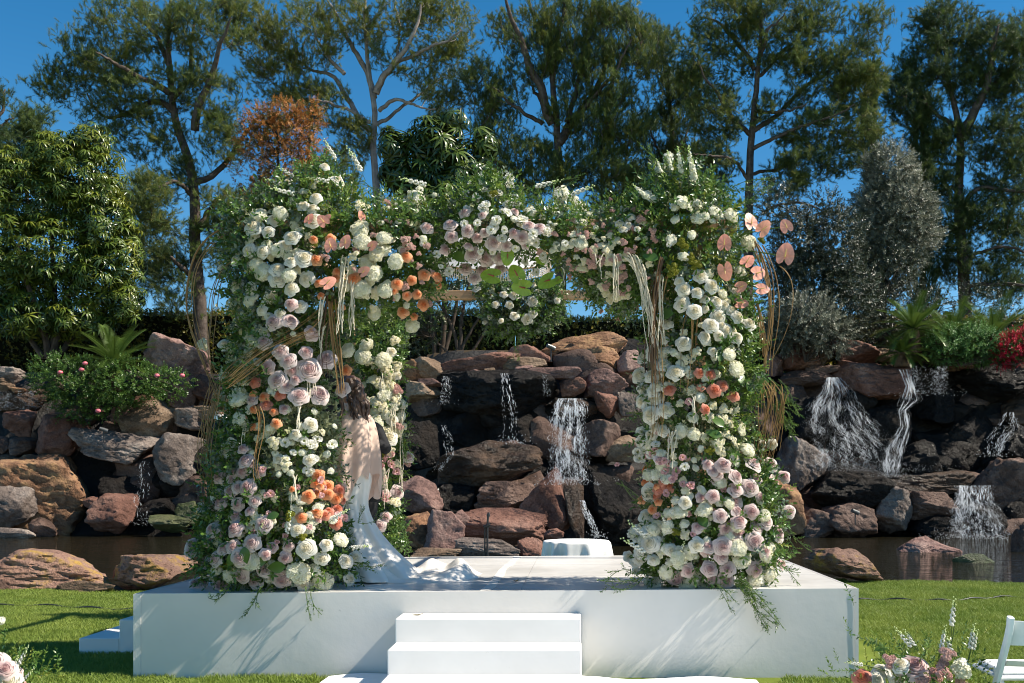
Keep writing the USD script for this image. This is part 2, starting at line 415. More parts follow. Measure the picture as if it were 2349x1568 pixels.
fs = thing('front_steps', 'white wooden steps of three treads before the middle of the stage', 'steps')
for k, (yf, zt, xa_, xb_) in enumerate(((7.885, .536, 906.8, 1332.7), (7.53, .351, 888.9, 1332.7), (7.15, .166, 868, 1333))):
    x0, x1 = (xa_ - CX) / F * yf, (xb_ - CX) / F * yf
    back = (Y0 - .02, 7.885 - .002, 7.53 - .002)[k]
    put('step', boxm(x0, x1 + 0.004 * k, yf, back, -0.02, zt, 0.007), white_paint, fs, smooth=30)
ss = thing('side_steps', 'white two tread steps at the left end of the stage', 'steps')
put('step', boxm(-4.31, xl - .02, 9.36, 10.45, -0.02, 0.32, 0.007), white_paint, ss, smooth=30)
put('step', boxm(-4.69, -4.314, 9.36, 10.45, -0.02, 0.145, 0.007), white_paint, ss, smooth=30)

# white aisle runner lying on the lawn before the stage
runner_m = noisy('white_runner_cloth', [(0.3, (0.76, 0.77, 0.78)), (0.7, (0.84, 0.84, 0.84))], scale=3, rough=0.8, spec=0.2, bump=0.3, bscale=7, bdist=0.03)
nx, ny = 70, 60
u, w = np.meshgrid(np.linspace(0, 1, nx), np.linspace(0, 1, ny), indexing='ij')
x = -2.02 + 3.45 * u; y = -16.0 + 24.15 * w ** .6 + 0.05 * np.sin(u * 17) * w + 0.10 * np.sin(u * 5.5) * w - 0.06
z = 0.024 + 0.02 * meshkit.fbm(np.stack([x * 2.5, y * 2.5, 0 * x], -1), 3, 11) + 0.03 * np.exp(-((w - 0.985) / 0.02) ** 2) * (0.5 + 0.5 * np.sin(u * 23)) 
put('aisle_runner', (np.stack([x, y, z], -1).reshape(-1, 3), grid_faces(nx, ny)), runner_m, smooth=True, label='white cloth runner on the grass before the steps', cat='runner')

lf_m = leafy('dry_leaf', (0.10, 0.08, 0.02), (0.2, 0.15, 0.05), rough=.6, trans=.2)
for k, (x, y, Y, zz, ang, lab) in enumerate(((945, 1412, 8.05, .5385, .3, 'small curled green leaf lying on the top step'), (1178, 1336, 8.95, None, 1.1, 'tiny dry leaf lying on the deck near the white tape'))):
    P = W(x, y, Y); P[2] = zz if zz else float(stage_z(P[0])) + .004
    n_ = 9; t_ = np.linspace(0, 1, n_)
    pr = np.sin(np.pi * t_) * .016 + .001
    Vl = np.vstack([np.c_[t_ * .09, -pr, .006 + .010 * (t_ - .5) ** 2 * 4], np.c_[t_ * .09, 0 * t_, .001 + .012 * (t_ - .5) ** 2 * 4], np.c_[t_ * .09, pr, .006 + .010 * (t_ - .5) ** 2 * 4]])
    fl_ = np.array([[i, n_ + i, n_ + i + 1, i + 1] for i in range(n_ - 1)] + [[n_ + i, 2 * n_ + i, 2 * n_ + i + 1, n_ + i + 1] for i in range(n_ - 1)])
    ca, sa = math.cos(ang), math.sin(ang)
    put('fallen_leaf', (np.stack([Vl[:, 0] * ca - Vl[:, 1] * sa, Vl[:, 0] * sa + Vl[:, 1] * ca, Vl[:, 2]], 1) + P, fl_), lf_m, smooth=True, label=lab, cat='leaf')
# ---------------- rocks ----------------
def rock_mat(name, stops, scale=1.1, rough=0.85, spec=0.25, bump=0.9, rough2=None, lichen=None, wet=False):
    n = {'g': ('geometry', {}), 'n': ('noise_texture', {'scale': scale, 'detail': 8.0, 'roughness': 0.65}), 'r': ('rgb_ramp', {'ramp': stops}),
         'sp': ('noise_texture', {'scale': 26.0, 'detail': 4.0, 'roughness': 0.7}), 'sr': ('rgb_ramp', {'ramp': [(0.3, (0.55, 0.53, 0.52)), (0.55, (1, 1, 1)), (0.75, (1.3, 1.25, 1.2))]}),
         'ml': ('mix_color', {'blend_type': 'multiply', 'fac': 1.0}),
         'o': ('object_info', {}), 'mr': ('map_range', {'to_min': 0.8, 'to_max': 1.2}), 'hs': ('hsv', {}),
         'bn': ('noise_texture', {'scale': 4.5, 'detail': 10.0, 'roughness': 0.7}), 'bv': ('voronoi_texture', {'scale': 3.0, 'feature': 'distance_to_edge'}),
         'bm': ('math', {'math_type': 'multiply_add', 'value2': 0.35}), 'bp': ('bump', {'strength': bump, 'distance': 0.16}),
         'p': ('principled_bsdf', {'roughness': rough, 'specular_ior_level': spec})}
    l = [('g.position', 'n.vector'), ('n.fac', 'r.fac'), ('g.position', 'sp.vector'), ('sp.fac', 'sr.fac'), ('r.color', 'ml.a'), ('sr.color', 'ml.b'),
         ('o.random', 'mr.value'), ('mr.result', 'hs.value'), ('g.position', 'bn.vector'), ('g.position', 'bv.vector'),
         ('bv.distance', 'bm.value1'), ('bn.fac', 'bm.value3'), ('bm.value', 'bp.height'), ('bp.normal', 'p.normal')]
    out = 'ml.result'
    if lichen:
        n['ln'] = ('noise_texture', {'scale': 2.2, 'detail': 7.0, 'roughness': 0.7}); n['lr'] = ('rgb_ramp', {'ramp': [(0.52, (0, 0, 0)), (0.62, (1, 1, 1))]})
        n['lm'] = ('mix_color', {'b': lichen}); n['gn'] = ('separate_xyz', {})
        l += [('g.position', 'ln.vector'), ('ln.fac', 'lr.fac'), ('lr.color', 'lm.fac'), (out, 'lm.a')]
        out = 'lm.result'
    if rough2 is not None:
        n['rn'] = ('map_range', {'from_min': 0.38, 'from_max': 0.62, 'to_min': rough, 'to_max': rough2}); l += [('n.fac', 'rn.value'), ('rn.result', 'p.roughness')]
    l += [(out, 'hs.color'), ('hs.color', 'p.base_color')]
    return usdkit.material(stage, LK + name, n, l, surface='p.BSDF')
RM = {
 'red': rock_mat('red_rock', [(0.3, (0.085, 0.040, 0.030)), (0.5, (0.19, 0.095, 0.07)), (0.7, (0.29, 0.175, 0.135))]),
 'pink': rock_mat('pink_rock', [(0.3, (0.11, 0.062, 0.054)), (0.5, (0.225, 0.135, 0.115)), (0.72, (0.34, 0.245, 0.21))]),
 'orange': rock_mat('orange_rock', [(0.3, (0.11, 0.055, 0.03)), (0.5, (0.225, 0.12, 0.068)), (0.7, (0.33, 0.205, 0.125))], lichen=(0.34, 0.2, 0.1)),
 'tan': rock_mat('tan_rock', [(0.3, (0.10, 0.062, 0.04)), (0.5, (0.22, 0.15, 0.10)), (0.7, (0.35, 0.27, 0.20))]),
 'grey': rock_mat('grey_rock', [(0.3, (0.065, 0.05, 0.043)), (0.5, (0.165, 0.13, 0.112)), (0.7, (0.37, 0.32, 0.28))], rough=0.7),
 'ochre': rock_mat('ochre_rock', [(0.3, (0.16, 0.085, 0.06)), (0.5, (0.26, 0.155, 0.115)), (0.7, (0.33, 0.22, 0.17))], lichen=(0.36, 0.22, 0.055)),
 'brown': rock_mat('brown_rock', [(0.3, (0.05, 0.029, 0.022)), (0.5, (0.12, 0.073, 0.056)), (0.7, (0.22, 0.148, 0.118))], rough=0.7),
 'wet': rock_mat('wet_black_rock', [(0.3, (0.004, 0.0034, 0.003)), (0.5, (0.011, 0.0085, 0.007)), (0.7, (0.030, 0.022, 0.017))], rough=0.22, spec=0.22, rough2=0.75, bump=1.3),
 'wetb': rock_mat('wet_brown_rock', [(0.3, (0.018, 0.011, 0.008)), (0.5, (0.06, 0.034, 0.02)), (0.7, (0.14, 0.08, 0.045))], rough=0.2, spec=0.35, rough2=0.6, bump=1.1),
 'moss': rock_mat('mossy_rock', [(0.3, (0.03, 0.03, 0.018)), (0.5, (0.06, 0.075, 0.025)), (0.7, (0.13, 0.13, 0.06))], rough=0.4, spec=0.4),
}
_ico = {k: trimesh.creation.icosphere(k) for k in (2, 3, 4, 5)}
def rock_shape(seed, sub=4, planes=11, sharp=26.0, rough=1.0, pyramid=0.0):
    r = np.random.default_rng(seed)
    D = np.array(_ico[sub].vertices)
    N = unit(r.normal(size=(planes, 3)))
    N = np.vstack([N, np.eye(3), -np.eye(3)]); N = unit(N + r.normal(0, 0.20, N.shape))
    d = np.r_[r.uniform(0.60, 1.0, planes), r.uniform(0.78, 1.0, 6)]
    o = seed * 3.17
    # facets are broken, not cut: the direction is jittered before the planes are met
    Dj = unit(D + 0.16 * np.stack([meshkit.fbm(D * 2.2 + o + k * 7, 3, seed + k) - .5 for k in range(3)], -1))
    h = np.maximum(Dj @ N.T, 1e-3) / d
    k = sharp
    hm = h.max(1, keepdims=True)
    rad = 1.0 / (hm[:, 0] * np.sum((h / hm) ** k, 1) ** (1 / k))
    rad = np.minimum(rad, 1.45)
    V = D * rad[:, None]
    ridge = 1 - np.abs(meshkit.fbm(V * 2.4 + o, 4, seed + 5) - .5) * 4
    V = V * (1 + rough * (0.20 * (meshkit.fbm(V * 1.6 + o, 3, seed) - 0.5) + 0.15 * (meshkit.fbm(V * 4.5 + o, 4, seed + 9) - 0.5)
             + 0.05 * np.clip(ridge, 0, 1) ** 2 - .035 * (meshkit.noise(V * 7 + o, seed + 3) > .72)))[:, None]
    lo, hi = V.min(0), V.max(0)
    V = (V - (lo + hi) / 2) / (hi - lo) * 2
    if pyramid:
        s = 1 - pyramid * (V[:, 2] + 1) / 2
        V[:, 0] *= s; V[:, 1] *= s
        V[:, 0] /= np.abs(V[:, 0]).max()
    return V, np.array(_ico[sub].faces)
CR = {'L': (0.44878, 0.0, 672.9), 'M': (0.3901, 856.4, 703.5), 'R': (0.46814, 1712.9, 642.3)}
ROCKS = []
def rock(crop, x0, y0, x1, y1, kind, label, Y=None, thick=None, tilt=0.0, pyr=0.0, base=None, sharp=26.0, name='boulder', cat='boulder', dY=0.0):
    s, ox, oy = CR[crop]
    a, b, c, d = x0 * s + ox, y0 * s + oy, x1 * s + ox, y1 * s + oy
    cx, cy = (a + c) / 2, (b + d) / 2
    if Y is None:
        xw = (cx - CX) / F * 28
        yb = float(bank_y(np.array(xw if abs(cx - 1180) > 330 else -1.4)))
        Y = yb + 0.2 + np.clip((1240 - cy) / 430, -0.15, 1.0) * 2.9
    Y += dY
    w, h = S(c - a, Y), S(d - b, Y)
    th = thick or 0.85 * min(w, 1.6 * h)
    seed = len(ROCKS) + 11
    V, f = rock_shape(seed, 5 if (c - a) > 110 else (4 if (c - a) > 26 else 3), sharp=sharp, pyramid=pyr)
    # turned about the line of sight, then fitted to its size
    ct, sn = math.cos(tilt), math.sin(tilt)
    V = V * [w / 2, th / 2, h / 2]
    V = np.stack([V[:, 0] * ct - V[:, 2] * sn, V[:, 1], V[:, 0] * sn + V[:, 2] * ct], 1)
    lo, hi = V.min(0), V.max(0)
    V = (V - (lo + hi) / 2) * np.array([w / (hi[0] - lo[0]), 1, h / (hi[2] - lo[2])]) * 1.15
    C = W(cx, cy, Y + th * 0.2)
    p = thing(name, label, cat, loc=C, parent=None) if False else None
    pth = pathname(None, name)
    m = usdkit.mesh(stage, pth, (V, f), RM[kind], smooth=32)
    UsdGeom.Xformable(m.GetPrim()).AddTranslateOp().Set(Gf.Vec3d(*map(float, C)))
    tag(m, label, cat, 'boulders of the waterfall and the pond')
    ROCKS.append((cx, cy, Y, w, h))
r = rock
# left of the arch
r('L', 762, 232, 1055, 470, 'pink', 'big pitted brown boulder behind the rose bush, left of the arch')
r('L', 852, 440, 1012, 588, 'pink', 'angular mauve boulder just below the big pitted brown boulder')
r('L', 1012, 425, 1150, 560, 'red', 'reddish boulder half hidden by the willow stems of the left column')
r('L', 660, 550, 905, 742, 'tan', 'angular pale tan block at the right foot of the rose bush', tilt=-.3)
r('L', 903, 583, 1060, 702, 'grey', 'grey angular stone left of the willow stems, above the white topped block')
r('L', 1010, 580, 1150, 655, 'tan', 'flat tan slab behind the willow stems of the left column')
r('L', 580, 578, 690, 668, 'pink', 'small pale pink stone under the rose bush', dY=-.3)
r('L', 690, 518, 792, 566, 'red', 'small flat red stone at the top right edge of the rose bush')
r('L', 398, 700, 792, 868, 'grey', 'wide dark wet boulder with pale top, below the rose bush', tilt=-.12, dY=-.35)
r('L', 812, 728, 1045, 972, 'grey', 'large grey block with a white sunlit top, left of the arch', dY=-.2)
r('L', 195, 632, 402, 826, 'red', 'round red boulder standing on the biggest tan boulder', dY=-.2)
r('L', 362, 640, 468, 738, 'red', 'small red stone leaning on the round red boulder')
r('L', 28, 602, 188, 738, 'red', 'angular reddish boulder under the left waterfall ledge')
r('L', -30, 735, 47, 818, 'brown', 'dark red stone cut by the left picture edge, middle height')
r('L', 45, 738, 178, 828, 'brown', 'dark wet stone under the angular reddish boulder')
r('L', -60, 812, 165, 1002, 'wetb', 'wet brown rock at the left edge beside the biggest tan boulder', dY=.5)
r('L', 40, 822, 442, 1222, 'orange', 'biggest tan brown boulder of the left wall, wet on its face', dY=-.2, tilt=-.1)
r('L', -40, 998, 168, 1208, 'grey', 'pale grey boulder at the left picture edge above the water', dY=-.7)
r('L', 160, 1152, 283, 1245, 'brown', 'small brown stone at the waterline below the biggest tan boulder', dY=-.6)
r('L', -50, 1203, 178, 1268, 'grey', 'flat whitish stone at the waterline on the far left', dY=-1.0)
r('L', 436, 1042, 503, 1104, 'red', 'small dark red stone in the shadow right of the biggest tan boulder', dY=-.1)
r('L', 450, 1033, 682, 1222, 'red', 'dark reddish boulder at the waterline, middle of the left pool', dY=-.35)
r('L', 545, 940, 745, 1095, 'wet', 'black wet rock glittering under the trickle, left wall', dY=.2)
r('L', 778, 1138, 962, 1226, 'moss', 'mossy green stone at the waterline left of the arch', dY=-.5)
r('L', 680, 1055, 905, 1160, 'wet', 'low black wet rock behind the mossy green stone')
r('L', 895, 1070, 1010, 1180, 'moss', 'dark mossy rock at the left edge of the arch flowers')
r('L', 1000, 950, 1080, 1100, 'brown', 'brown rock in the shade behind the left flower column')
r('L', -60, 440, 72, 508, 'tan', 'pale tan stone on the top left ledge at the picture edge')
r('L', -60, 380, 118, 480, 'grey', 'blue grey rounded rock at the top of the left waterfall')
r('L', 60, 482, 132, 512, 'orange', 'small orange stone on the lip of the left waterfall')
r('L', -40, 498, 240, 600, 'wetb', 'wet ledge that the left waterfall runs over', dY=.4)
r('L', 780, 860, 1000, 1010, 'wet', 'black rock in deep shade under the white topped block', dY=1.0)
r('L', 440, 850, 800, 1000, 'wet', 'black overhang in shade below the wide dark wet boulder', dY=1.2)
# the lawn's edge on the left
r('L', -60, 1318, 622, 1545, 'ochre', 'long ochre boulder lying at the lawn edge on the left', Y=14.9, thick=1.3, tilt=-.1)
r('L', 603, 1340, 942, 1512, 'ochre', 'rounded ochre and brown boulder at the lawn edge nearest the stage', Y=14.9, thick=1.1, tilt=.1)
r('L', 588, 1384, 690, 1462, 'orange', 'small orange stone between the two lawn edge boulders', Y=15.6)
r('L', 306, 1472, 582, 1530, 'tan', 'flat sandy slab at the foot of the long ochre boulder', Y=14.45)
r('L', -50, 1466, 38, 1548, 'brown', 'small dark stone cut by the left edge beside the long ochre boulder', Y=14.4)
# seen through the arch
r('M', 120, 328, 295, 445, 'orange', 'orange brown rock behind the white roses of the rear column')
r('M', 238, 312, 428, 446, 'tan', 'rounded tan boulder on the top row, left in the arch opening')
r('M', 394, 276, 838, 420, 'red', 'long reddish slab on the top row above the main black rock')
r('M', 792, 238, 1042, 336, 'red', 'rough red brown boulder on the top row between slab and spotlight', dY=.4)
r('M', 752, 300, 1005, 376, 'tan', 'flat grey tan slab in the middle of the top row', dY=-.2)
r('M', 1020, 160, 1460, 350, 'orange', 'largest orange brown boulder, top right in the arch opening', dY=.7, tilt=.2)
r('M', 1228, 243, 1452, 384, 'orange', 'squarish orange block in front of the largest orange boulder', dY=.1)
r('M', 1252, 376, 1486, 528, 'pink', 'big mauve pink block below the squarish orange block', dY=-.1)
r('M', 1102, 426, 1243, 532, 'red', 'round pink red stone left of the mauve pink block', dY=-.2)
r('M', 925, 358, 1205, 425, 'pink', 'thin pink ledge over the main fall', dY=-.5)
r('M', 838, 350, 933, 408, 'pink', 'small pink stone left of the thin pink ledge', dY=-.3)
r('M', 562, 374, 662, 408, 'pink', 'small flat pale stone on the lip of the main black rock', dY=-.6)
r('M', 655, 362, 714, 392, 'tan', 'very small tan stone on the lip of the main black rock', dY=-.6)
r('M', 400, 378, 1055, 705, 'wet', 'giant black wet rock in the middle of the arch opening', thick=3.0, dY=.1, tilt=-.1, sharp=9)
r('M', 182, 444, 390, 565, 'tan', 'brown rock under the pale slab, left in the arch opening')
r('M', 266, 427, 402, 468, 'pink', 'pale pink slab lying on the brown rock beside the left sheet of water', dY=-.2)
r('M', 228, 518, 405, 645, 'brown', 'dark brown rock in shade below the left sheet of water', dY=.3)
r('M', 1308, 510, 1438, 648, 'red', 'brown pink stone right of the main fall', dY=-.1)
r('M', 1062, 538, 1342, 665, 'wetb', 'dark brown wet rock that the main fall drops from', dY=.1)
r('M', 1436, 508, 1560, 645, 'grey', 'dark grey stone beside the right flower column, below the mauve block')
r('M', 1228, 678, 1443, 875, 'brown', 'curled dark brown boulder right of the main fall')
r('M', 1378, 765, 1570, 910, 'tan', 'dusky tan rock at the right column, below the curled boulder', dY=.2)
r('M', 185, 688, 405, 960, 'wet', 'tall black rock at the left side of the arch opening')
r('M', 410, 806, 965, 1060, 'wetb', 'wet orange brown boulder under the thin central trickle', dY=-.5, tilt=.12)
r('M', 622, 1038, 970, 1228, 'brown', 'brown block with an orange face beneath the wet orange boulder', dY=-.5)
r('M', 875, 962, 1143, 1320, 'red', 'tall pointed dark red rock at the foot of the main fall', dY=-.9, pyr=.7, tilt=-.25)
r('M', 1126, 1052, 1234, 1365, 'wetb', 'upright wet tan brown rock beside the lower spout', dY=-.8)
r('M', 136, 1008, 410, 1218, 'pink', 'sloping pinkish grey boulder left in the arch opening', dY=-.6, tilt=-.35)
r('M', 352, 1038, 615, 1218, 'wet', 'black glittering wet rock beside the sloping pinkish boulder', dY=-.2)
r('M', 312, 1208, 530, 1448, 'pink', 'pointed pink brown boulder just behind the bridal train', dY=-1.9, pyr=.45)
r('M', 472, 1203, 562, 1312, 'pink', 'small pink stone right of the pointed pink brown boulder', dY=-1.4)
r('M', 515, 1198, 1004, 1405, 'red', 'long dark red slab behind the microphone stand', dY=-1.0, tilt=-.1)
r('M', 505, 1366, 845, 1500, 'grey', 'low grey brown rock behind the foot of the microphone stand', dY=-2.0)
r('M', 180, 1222, 380, 1436, 'orange', 'ochre boulder left of the pointed pink brown boulder', dY=-1.6)
r('M', 855, 1366, 995, 1500, 'red', 'reddish stone left of the white draped table', dY=-1.9)
r('M', 220, 1425, 500, 1500, 'tan', 'flat sandy rock behind the stage edge near the train', dY=-2.3)
r('M', 1010, 1308, 1115, 1365, 'red', 'small red stone behind the white draped table', dY=-1.3)
r('M', 1440, 262, 1570, 395, 'pink', 'pinkish rock at the right flower column on the top row')
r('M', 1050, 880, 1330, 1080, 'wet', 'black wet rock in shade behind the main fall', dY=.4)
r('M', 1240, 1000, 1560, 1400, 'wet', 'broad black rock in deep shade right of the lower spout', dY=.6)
# right of the arch
r('R', 162, 306, 358, 436, 'red', 'round red brown boulder nearest the arch on the right top row', sharp=9)
r('R', 318, 303, 425, 424, 'tan', 'tan rock between two boulders of the right top row', dY=.4)
r('R', 410, 298, 638, 410, 'red', 'wide blocky brown boulder on the right top row', dY=.1)
r('R', 442, 394, 788, 580, 'red', 'large red brown rock between the two right cascades', dY=-.5, tilt=-.2)
r('R', 168, 446, 412, 518, 'brown', 'flat dark slab under the round red brown boulder', dY=-.3)
r('R', 300, 418, 455, 466, 'brown', 'thin flat ledge at the top of the wide cascade')
r('R', 90, 358, 180, 474, 'pink', 'pinkish rock beside the willow stems of the right column')
r('R', 150, 503, 290, 610, 'brown', 'dark brown stone right of the willow stems, under the flat slab')
r('R', 628, 343, 872, 420, 'tan', 'layered tan rock below the sago palm', dY=.5)
r('R', 846, 344, 1004, 422, 'brown', 'brown stone below the leafy bush')
r('R', 968, 390, 1124, 436, 'red', 'flat reddish stone at the lip of the right curtain fall', dY=-.2)
r('R', 1118, 334, 1245, 434, 'grey', 'grey brown stone left of the red flowers', dY=.2)
r('R', 1238, 388, 1400, 450, 'red', 'low pinkish stone under the red flowers', dY=-.2)
r('R', 995, 412, 1420, 600, 'wet', 'broad black overhanging rock at the upper right edge', thick=2.8, dY=.2, sharp=12)
r('R', 735, 418, 1005, 565, 'wet', 'black ledge behind the right curtain fall', dY=.5)
r('R', 205, 588, 405, 795, 'wet', 'wet rock covered in white glitter left of the wide cascade', dY=-.2)
r('R', 485, 543, 625, 650, 'wet', 'black rock in the middle of the wide cascade', dY=-.2)
r('R', 575, 620, 775, 800, 'wet', 'black rock between the wide cascade and the narrow one')
r('R', 832, 553, 1015, 700, 'wet', 'black rock right of the narrow cascade')
r('R', 755, 796, 966, 975, 'wet', 'rounded black boulder with bright wet edge at the cascade foot', dY=-.5)
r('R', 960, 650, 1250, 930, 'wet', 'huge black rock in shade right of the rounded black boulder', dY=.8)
r('R', 128, 786, 375, 1045, 'grey', 'big angled grey brown rock sunlit beside the right column', dY=-.3, tilt=-.4)
r('R', 275, 1015, 405, 1130, 'brown', 'brown stone under the big angled grey brown rock')
r('R', 308, 912, 715, 1158, 'wet', 'big dark boulder below the wide cascade', dY=-.5)
r('R', 635, 1018, 795, 1232, 'grey', 'upright grey brown boulder at the waterline under the cascade', dY=-.7)
r('R', 768, 1042, 1025, 1175, 'brown', 'brown boulder below the flat ledge, left of the small fall', dY=-.7)
r('R', 686, 942, 1085, 1050, 'wetb', 'flat wet ledge feeding the small fall', dY=-.3)
r('R', 1095, 892, 1420, 1190, 'brown', 'big brown boulder at the right picture edge above the small fall', dY=-.1)
r('R', 260, 1120, 435, 1258, 'brown', 'dark brown stone at the waterline beside the right column', dY=-.7)
r('R', 380, 1102, 605, 1262, 'brown', 'angular brown boulder at the waterline carrying a small lamp', dY=-.8, tilt=-.3)
r('R', 820, 1148, 1045, 1272, 'wet', 'dark wet rock at the waterline left of the small fall', dY=-.6)
r('R', 1098, 1082, 1265, 1245, 'wet', 'wet rock that the small fall splashes over', dY=-.3)
r('R', 60, 1000, 268, 1250, 'orange', 'large orange brown rock half behind the right flower column', dY=-1.0)
r('R', 1225, 718, 1420, 880, 'wet', 'wet black stone with white water at the right picture edge', dY=-.1)
r('R', 1262, 588, 1400, 710, 'wetb', 'wet brown stone at the right edge under the overhang', dY=.2)
r('R', 400, 640, 580, 900, 'wet', 'sloping black bed of the wide cascade', dY=.1)
r('R', 560, 790, 770, 960, 'wet', 'lower black bed where the two cascades meet', dY=.1)
# in the pond and at the lawn's edge on the right
r('R', 705, 1256, 998, 1372, 'pink', 'pyramid rock standing in the pond on the right', Y=23.2, pyr=.75, thick=2.2)
r('R', 1022, 1344, 1205, 1398, 'moss', 'low greenish rock in the pond on the right', Y=20.0, pyr=.4)
r('R', 312, 1318, 655, 1490, 'ochre', 'leaning ochre rock at the lawn edge right of the stage', Y=15.6, pyr=.7, tilt=-.25, thick=1.5)
r('R', 1296, 1176, 1420, 1400, 'brown', 'dark brown rock at the right picture edge in the pond', Y=23.0)

# rubble packed into the bank behind the boulders, nobody could count it
rng = np.random.default_rng(640)
for nm_, kind_, n_, lab in (('rubble', 'wet', 150, 'dark wet rubble packed behind the boulders of the falls'), ('rubble', 'brown', 120, 'brown rubble packed between the boulders of the bank')):
    mb = MB()
    for i in range(n_):
        V, f = rock_shape(2000 + i % 14 + (20 if kind_ == 'brown' else 0), 3)
        x = rng.uniform(-17, 14.5); yb = float(bank_y(np.array(x))); q_ = rng.uniform(0, 1)
        y = yb + .6 + 2.9 * q_; z = -.2 + 5.0 * q_ ** .9 + rng.normal(0, .2); y += .35
        s_ = rng.uniform(.35, .8)
        V = V @ frame(unit(rng.normal(size=3)), roll=rng.uniform(0, 6)).T * [s_ * 1.3, s_, s_ * .85] + [x, y, z]
        mb.add(V, f)
    put(nm_, (np.vstack(mb.v), np.vstack(mb.f)), RM[kind_], smooth=32, label=lab, cat='rubble', kind='stuff')
# ---------------- trees and planting ----------------
bark_grey = noisy('pine_bark', [(0.3, (0.045, 0.034, 0.028)), (0.7, (0.125, 0.10, 0.085))], scale=5, rough=0.9, spec=0.15, bump=0.8, bscale=16, bdist=0.06)
bark_pale = noisy('pale_bark', [(0.3, (0.16, 0.13, 0.115)), (0.7, (0.36, 0.31, 0.28))], scale=4, rough=0.9, spec=0.15, bump=0.7, bscale=16, bdist=0.05)
bark_dark = noisy('shrub_bark', [(0.3, (0.035, 0.026, 0.02)), (0.7, (0.09, 0.07, 0.055))], scale=5, rough=0.9, spec=0.15, bump=0.6, bscale=14, bdist=0.04)
needle_green = leafy('pine_needle', (0.07, 0.125, 0.03), (0.19, 0.235, 0.06), rough=0.5, trans=0.32, spec=0.3)
needle_olive = leafy('pine_needle_olive', (0.12, 0.155, 0.03), (0.27, 0.275, 0.065), rough=0.5, trans=0.32, spec=0.3)
needle_dark = leafy('pine_needle_dark', (0.034, 0.072, 0.026), (0.11, 0.15, 0.05), rough=0.5, trans=0.25, spec=0.3)

def needle_sprig(seed, L=0.25, n=72, nl=0.125, w=0.0062, spread=1.0):
    "a twig end with its needles, along +z"
    r = np.random.default_rng(seed)
    t = r.uniform(0.15, 1.0, n) ** 0.8
    a = r.uniform(0, 2 * np.pi, n)
    base = np.stack([0.02 * np.sin(t * 3 + seed), 0.02 * np.cos(t * 2 + seed), t * L], 1)
    op = spread * r.uniform(0.5, 1.25, n) * (1.15 - 0.5 * t)
    d = np.stack([np.cos(a) * np.sin(op), np.sin(a) * np.sin(op), np.cos(op)], 1)
    ln = nl * r.uniform(0.7, 1.2, n)
    side = unit(np.cross(d, r.normal(size=(n, 3)))) * w / 2
    V = np.stack([base - side, base + side, base + d * ln[:, None] + [0, 0, -0.01]], 1).reshape(-1, 3)
    f = np.arange(n * 3).reshape(-1, 3)
    tv, tf = tube(np.array([[0, 0, -0.05], [0.005, 0.0, L * 0.5], [0, 0.01, L]]), [0.006, 0.005, 0.002], 3, cap=False)
    return np.vstack([V, tv]), np.vstack([f, tf + len(V)])

class Skeleton:
    def __init__(s):
        s.nodes, s.rad, s.mb = [], [], MB()
    def limb(s, P, r0, r1, n=None, sides=7, wob=0.0):
        P = smoothline(P, n or max(8, int(len(P) * 6)))
        if wob:
            k = len(P); w = np.cumsum(rng.normal(0, wob, (k, 3)), 0); w -= np.linspace(0, 1, k)[:, None] * w[-1] ; w -= w[0] * (1 - np.linspace(0, 1, k))[:, None]
            P = P + w
        R = np.linspace(1, 0, len(P)) ** 0.8 * (r0 - r1) + r1
        s.mb.add(*tube(P, R, sides))
        s.nodes.append(P); s.rad.append(R)
    def arr(s):
        return np.vstack(s.nodes), np.concatenate(s.rad)

